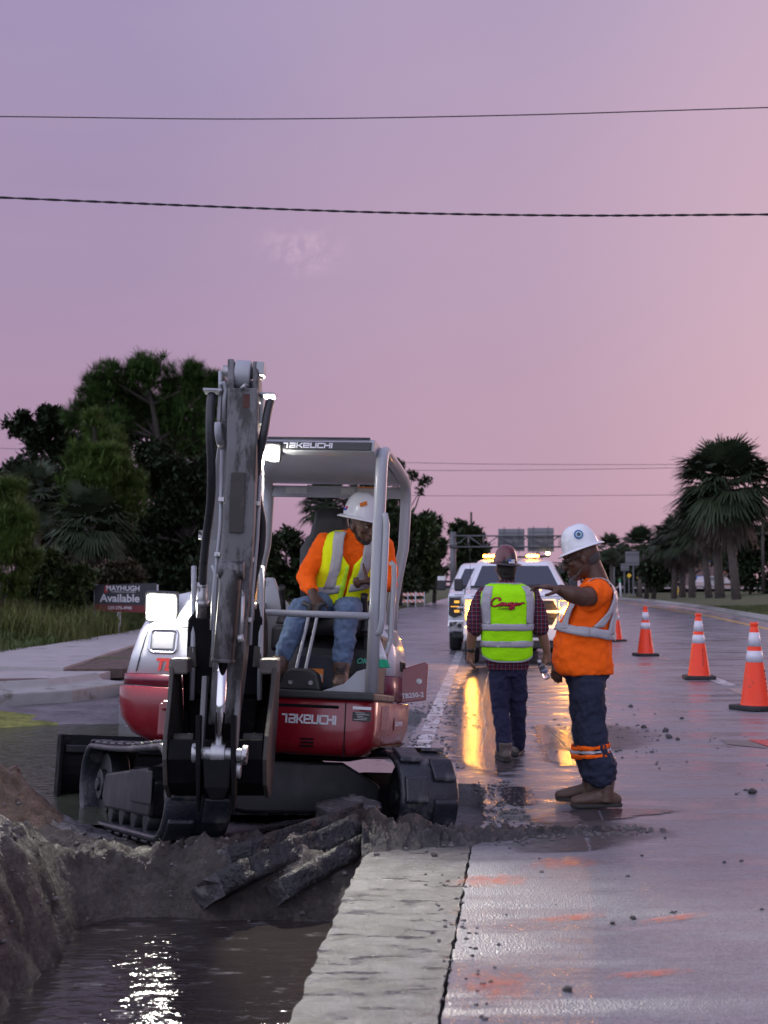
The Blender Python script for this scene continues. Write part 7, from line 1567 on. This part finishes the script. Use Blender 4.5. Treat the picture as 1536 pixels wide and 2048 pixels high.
for lb, px, Y, L, n, mt in (('mid green tree at the end of the shoulder right of the digger', 825, 95, [(815, 1050, 30), (845, 1060, 30), (830, 1090, 36), (815, 1120, 36), (850, 1130, 34), (830, 1165, 34)], 8000, BUSHM),
                        ('dark tree left of the gantry post', 868, 110, [(845, 1050, 26), (868, 1055, 24), (850, 1085, 34), (872, 1100, 26), (850, 1125, 34), (872, 1150, 28), (845, 1165, 30)], 9000, OAK),
                        ('dark tree behind the gantry post and truss', 930, 165, [(915, 1055, 18), (940, 1065, 22), (960, 1075, 16), (925, 1090, 26), (950, 1105, 26), (915, 1130, 26), (945, 1140, 28)], 8000, OAK),
                        ('low dark bushes behind the trucks', 1000, 190, [(985, 1130, 20), (1010, 1150, 20), (970, 1160, 22), (1040, 1155, 20)], 4000, OAKD),
                        ('hazy trees beyond the nearer truck cab', 1140, 230, [(1120, 1145, 20), (1150, 1135, 22), (1170, 1120, 22), (1185, 1150, 26), (1140, 1165, 20), (1205, 1130, 26)], 6000, OAK)):
    broadleaf(lb, px, 1205 if Y < 120 else 1190, Y, L, n, .30 if Y < 120 else .42, mt, k=8)
# ---- median palms and far wood on the right
palm('big cabbage palm, tallest and nearest on the median', 1473, 1191, 66, (1450, 975), 98, 74, 30, .30, boots=True, dl=.85)
palm('cabbage palm with scaly trunk just left of the tallest', 1440, 1189, 70, (1428, 1030), 72, 46, 30, .34)
palm('cabbage palm third from the right with drooping skirt', 1418, 1189, 76, (1402, 1045), 62, 36, 40, .26)
palm('shorter cabbage palm with hanging dead fronds left of the trio', 1384, 1189, 80, (1384, 1070), 58, 36, 44, .28)
palm('stubby cabbage palm with thick scaly trunk', 1365, 1189, 84, (1362, 1090), 52, 34, 40, .28)
palm('leaning cabbage palm at the left end of the row', 1348, 1191, 82, (1352, 1085), 50, 34, 40, .24)
broadleaf('shrubby tree with thin twigs at the left of the palm row', 1300, 1192, 92, [(1345, 1040, 10), (1335, 1075, 16), (1320, 1100, 26), (1345, 1110, 26), (1300, 1130, 26), (1330, 1140, 30), (1305, 1160, 26)], 7000, .22, OAKD, trunks=2)
palm('far palm with tufted crown left of the palm row', 1280, 1191, 120, (1280, 1092), 40, 46, 24, .26)
palm('far low palm behind the white hard hat', 1225, 1190, 130, (1222, 1100), 30, 36, 20, .26)
for lb, px, Y, L, n in (('dark far bushes under the far palm', 1275, 135, [(1250, 1110, 22), (1280, 1120, 26), (1300, 1105, 22), (1265, 1145, 26), (1300, 1150, 26)], 6000), ('dark far trees behind the foreman shoulder', 1225, 145, [(1215, 1115, 22), (1235, 1130, 24), (1210, 1150, 26), (1240, 1155, 24)], 5000),
                        ('dark wood behind the palms at the frame edge', 1500, 135, [(1500, 1080, 26), (1530, 1070, 30), (1490, 1120, 34), (1525, 1125, 36), (1560, 1100, 40), (1490, 1150, 30), (1535, 1160, 30), (1470, 1105, 24)], 9000), ('dark wood behind the palm trunks', 1390, 170, [(1340, 1110, 26), (1380, 1100, 30), (1420, 1110, 30), (1360, 1135, 24), (1450, 1120, 26)], 7000)):
    broadleaf(lb, px, 1190, Y, L, n, .36, OAKD, k=8)
# ================================================================ RUBBLE
ASPH = pmat('broken_asphalt', (.060, .056, .060), .7, var=.4, scale=9, bump=1.0, bscale=28, dirt=((.15, .14, .135), .5, 7))
ASPHD = pmat('fresh_asphalt_break', (.014, .013, .015), .55, var=.5, scale=12, bump=1.0, bscale=40)
CLOD = pmat('clod_soil', (.11, .10, .10), .8, var=.4, scale=20, bump=.8, bscale=50)
def slab(label, a, b, w, th, roll, seed, Yt=.0):
    "rough slab lying from a to b"
    a = Vector(a); b = Vector(b); d = (b - a); L_ = d.length; d.normalize(); s = Vector((0, 0, 1)).cross(d).normalized(); n = d.cross(s); Q = Matrix((d, s, n)).transposed() @ Matrix.Rotation(roll, 3, 'X')
    t = thing('broken_slab', label, 'slab', (a + b) / 2)
    rs = np.random.default_rng(seed); m = MB(); rings = []; N = 26
    for i in range(N + 1):
        u = i / N; x = (u - .5) * L_; ring = []
        ws = w * (1 - .35 * max(0, abs(u - .5) * 2 - .75) * 4) * (1 + .28 * fract(u * 5, seed, 0, 4))
        for k in range(16):
            f = k / 16 * 4; e = int(f); q = f - e
            yy, zz = ((-.5 + q, -.5), (.5, -.5 + q), (.5 - q, .5), (-.5, .5 - q))[e]
            j = .5 + (.5 if zz < .5 else .0)
            ring.append(Q @ Vector((x + .04 * fract(yy * 5 + seed, u * 7, 1, 3), yy * ws + .022 * fract(u * 7, zz * 3 + seed, 2, 4), zz * th + (.008 * fract(x * 5, yy * 4, seed, 3) + .0025 * rs.normal()) * j)))
        rings.append(ring)
    m.loft(rings, True, 0, True)
    for i, f in enumerate(m.F[:-2]): m.M[i] = 0 if (i % 16) in (8, 9, 10, 11) else 1
    m.build('slab_body', [ASPH, ASPHD], t); return t
P = lambda x, y, Y: at(x, y, Y)
slab('long broken asphalt slab on top of the heap below the bucket', P(430, 1722, 7.05), P(690, 1636, 7.85), .46, .10, R(-20), 3)
slab('thick dark asphalt slab in the middle of the heap, raw edge facing the water', P(412, 1786, 6.80), P(700, 1668, 7.50), .36, .12, R(-32), 8)
slab('short black asphalt slab nearest the concrete strip, lowest of the heap', P(548, 1788, 6.80), P(724, 1690, 7.25), .22, .11, R(-28), 14)
slab('small broken asphalt piece wedged under the right track', P(650, 1640, 7.7), P(740, 1615, 8.05), .26, .11, R(10), 21)
# spoil ridge dragged across the road, and crumbs
def ridge():
    pts = [(-.12, 7.22), (.15, 7.30), (.45, 7.38), (.8, 7.50), (1.1, 7.58), (1.45, 7.66)]; V = []; nx = 150; ny = 26
    for i in range(nx + 1):
        f = i / nx * (len(pts) - 1); a = int(min(f, len(pts) - 2)); t = f - a; cx = pts[a][0] + (pts[a + 1][0] - pts[a][0]) * t; cyy = pts[a][1] + (pts[a + 1][1] - pts[a][1]) * t; u = i / nx
        hw = .17 * (1 - u) + .05; hh = (.085 * (1 - u) ** 1.1 + .022) * (1 - max(0, u - .93) / .07)
        for j in range(ny + 1):
            v = j / ny * 2 - 1; z = hh * max(0, 1 - v * v) * (1 + .7 * fract(u * 42, v * 4, 3, 4)) + .018 * max(0, fract(u * 120, v * 10, 5, 3)) * (1 - abs(v)) - .012; V.append((cx + .02 * fract(u * 30, v, 1), cyy + v * hw * (1 + .3 * fract(u * 25, 9, 0, 3)), z))
    idx = np.arange(len(V)).reshape(nx + 1, ny + 1); Fq = np.stack([idx[:-1, :-1], idx[1:, :-1], idx[1:, 1:], idx[:-1, 1:]], -1).reshape(-1, 4)
    o = npmesh('spoil_ridge', V, Fq, [ground_mat('ridge_soil', (.03, .028, .030), (.10, .092, .09), .7, 6, 1., 50, wet=.3, rlo=.3, wscale=7)], smooth=True); tag(o, 'low ridge of dark soil dragged across the wet road', 'soil')
ridge()
def rock_mesh(seed, name='clod'):
    bm = bmesh.new(); bmesh.ops.create_icosphere(bm, subdivisions=2, radius=1); 
    for v in bm.verts: v.co *= 1 + .45 * fract(v.co.x * 1.3 + seed, v.co.y * 1.3, v.co.z * 1.3, 3); v.co.z *= .65
    me = bpy.data.meshes.new(name); bm.to_mesh(me); bm.free(); me.materials.append(CLOD); return me
RM = [rock_mesh(s * 7.3) for s in range(5)]
rnd = random.Random(5)
def crumbs():
    V = []; Fc = []; base = RM
    def put(x, y, z, r):
        me = base[rnd.randrange(5)]; o = len(V); a = rnd.random() * 6.28; c, s = math.cos(a), math.sin(a)
        for v in me.vertices: V.append((x + r * (v.co.x * c - v.co.y * s), y + r * (v.co.x * s + v.co.y * c), z + r * v.co.z))
        for p in me.polygons: Fc.append([i + o for i in p.vertices])
    for _ in range(120): put(rnd.uniform(.5, 3.6), rnd.uniform(5.2, 16), .003, rnd.choice([.004, .006, .008, .011]))
    for _ in range(90): x = rnd.gauss(1.9, .45); put(x, rnd.gauss(12.6, 1.0), .003, rnd.choice([.008, .012, .018]))
    for _ in range(260): u = rnd.random(); put(-.1 + 1.65 * u + rnd.gauss(0, .05), 7.22 + .45 * u + rnd.gauss(0, .10), .004, rnd.uniform(.006, .02))
    for _ in range(160): put(rnd.uniform(.3, 1.0), rnd.uniform(13, 16), .004, rnd.uniform(.006, .018))
    for _ in range(90): put(rnd.uniform(.22, .60), rnd.uniform(10.2, 12.5), .004, rnd.uniform(.006, .016))
    for _ in range(120): x = rnd.uniform(.62, .9); put(x, rnd.uniform(7.7, 9.5), .004, rnd.uniform(.005, .016))
    for _ in range(60): put(JT(rnd.uniform(4.3, 6.5)) + rnd.gauss(0, .02), rnd.uniform(4.3, 6.5), .002, rnd.uniform(.004, .010))
    for _ in range(900):
        x, y = rnd.uniform(-2.4, -.2), rnd.uniform(5.0, 8.4); put(x, y, h_ground(x, y), rnd.uniform(.005, .018))
    o = npmesh('crumbs', V, Fc, CLOD, kind='stuff'); tag(o, 'small crumbs of soil and asphalt scattered over road and spoil')
crumbs()
CL = ["soil clod on the road, upper one of the trio right of the foreman's knees", 'soil clod in the middle of the group right of the foreman', 'lowest soil clod of the group right of the foreman', "highest soil clod right of the foreman's trousers", 'lone soil clod on the bare road near the right frame edge', 'small soil clod between the foreman and the nearest cone', 'soil clod at the rim of the hole beside the right track', 'single soil clod lying on the concrete strip', 'lone dark clod low on the road near the bottom of the picture', 'small clod on the wet road right of the orange paint', 'soil clod touching the track side of the hole', 'flat small clod at the edge of the group right of the foreman', 'tiny clod beside another in the lower middle of the road']
for i, (px, py, r) in enumerate([(1288, 1456, .030), (1331, 1463, .034), (1338, 1476, .036), (1262, 1414, .028), (1505, 1587, .034), (1364, 1438, .022), (905, 1575, .03), (868, 1712, .020), (1136, 1982, .017), (1225, 1848, .012), (880, 1560, .03), (1355, 1480, .022), (1266, 1838, .014)]):
    d = at(px, py, 10) - Vector((0, 0, CAM_H)); t = -CAM_H / d.z; p = Vector((0, 0, CAM_H)) + d * t
    o = link('clod', RM[i % 5]); o.location = (p.x, p.y, r * .4); o.scale = (r, r, r); o.rotation_euler = (0, 0, i * 1.3); tag(o, CL[i], 'clod', 'clods on the road')
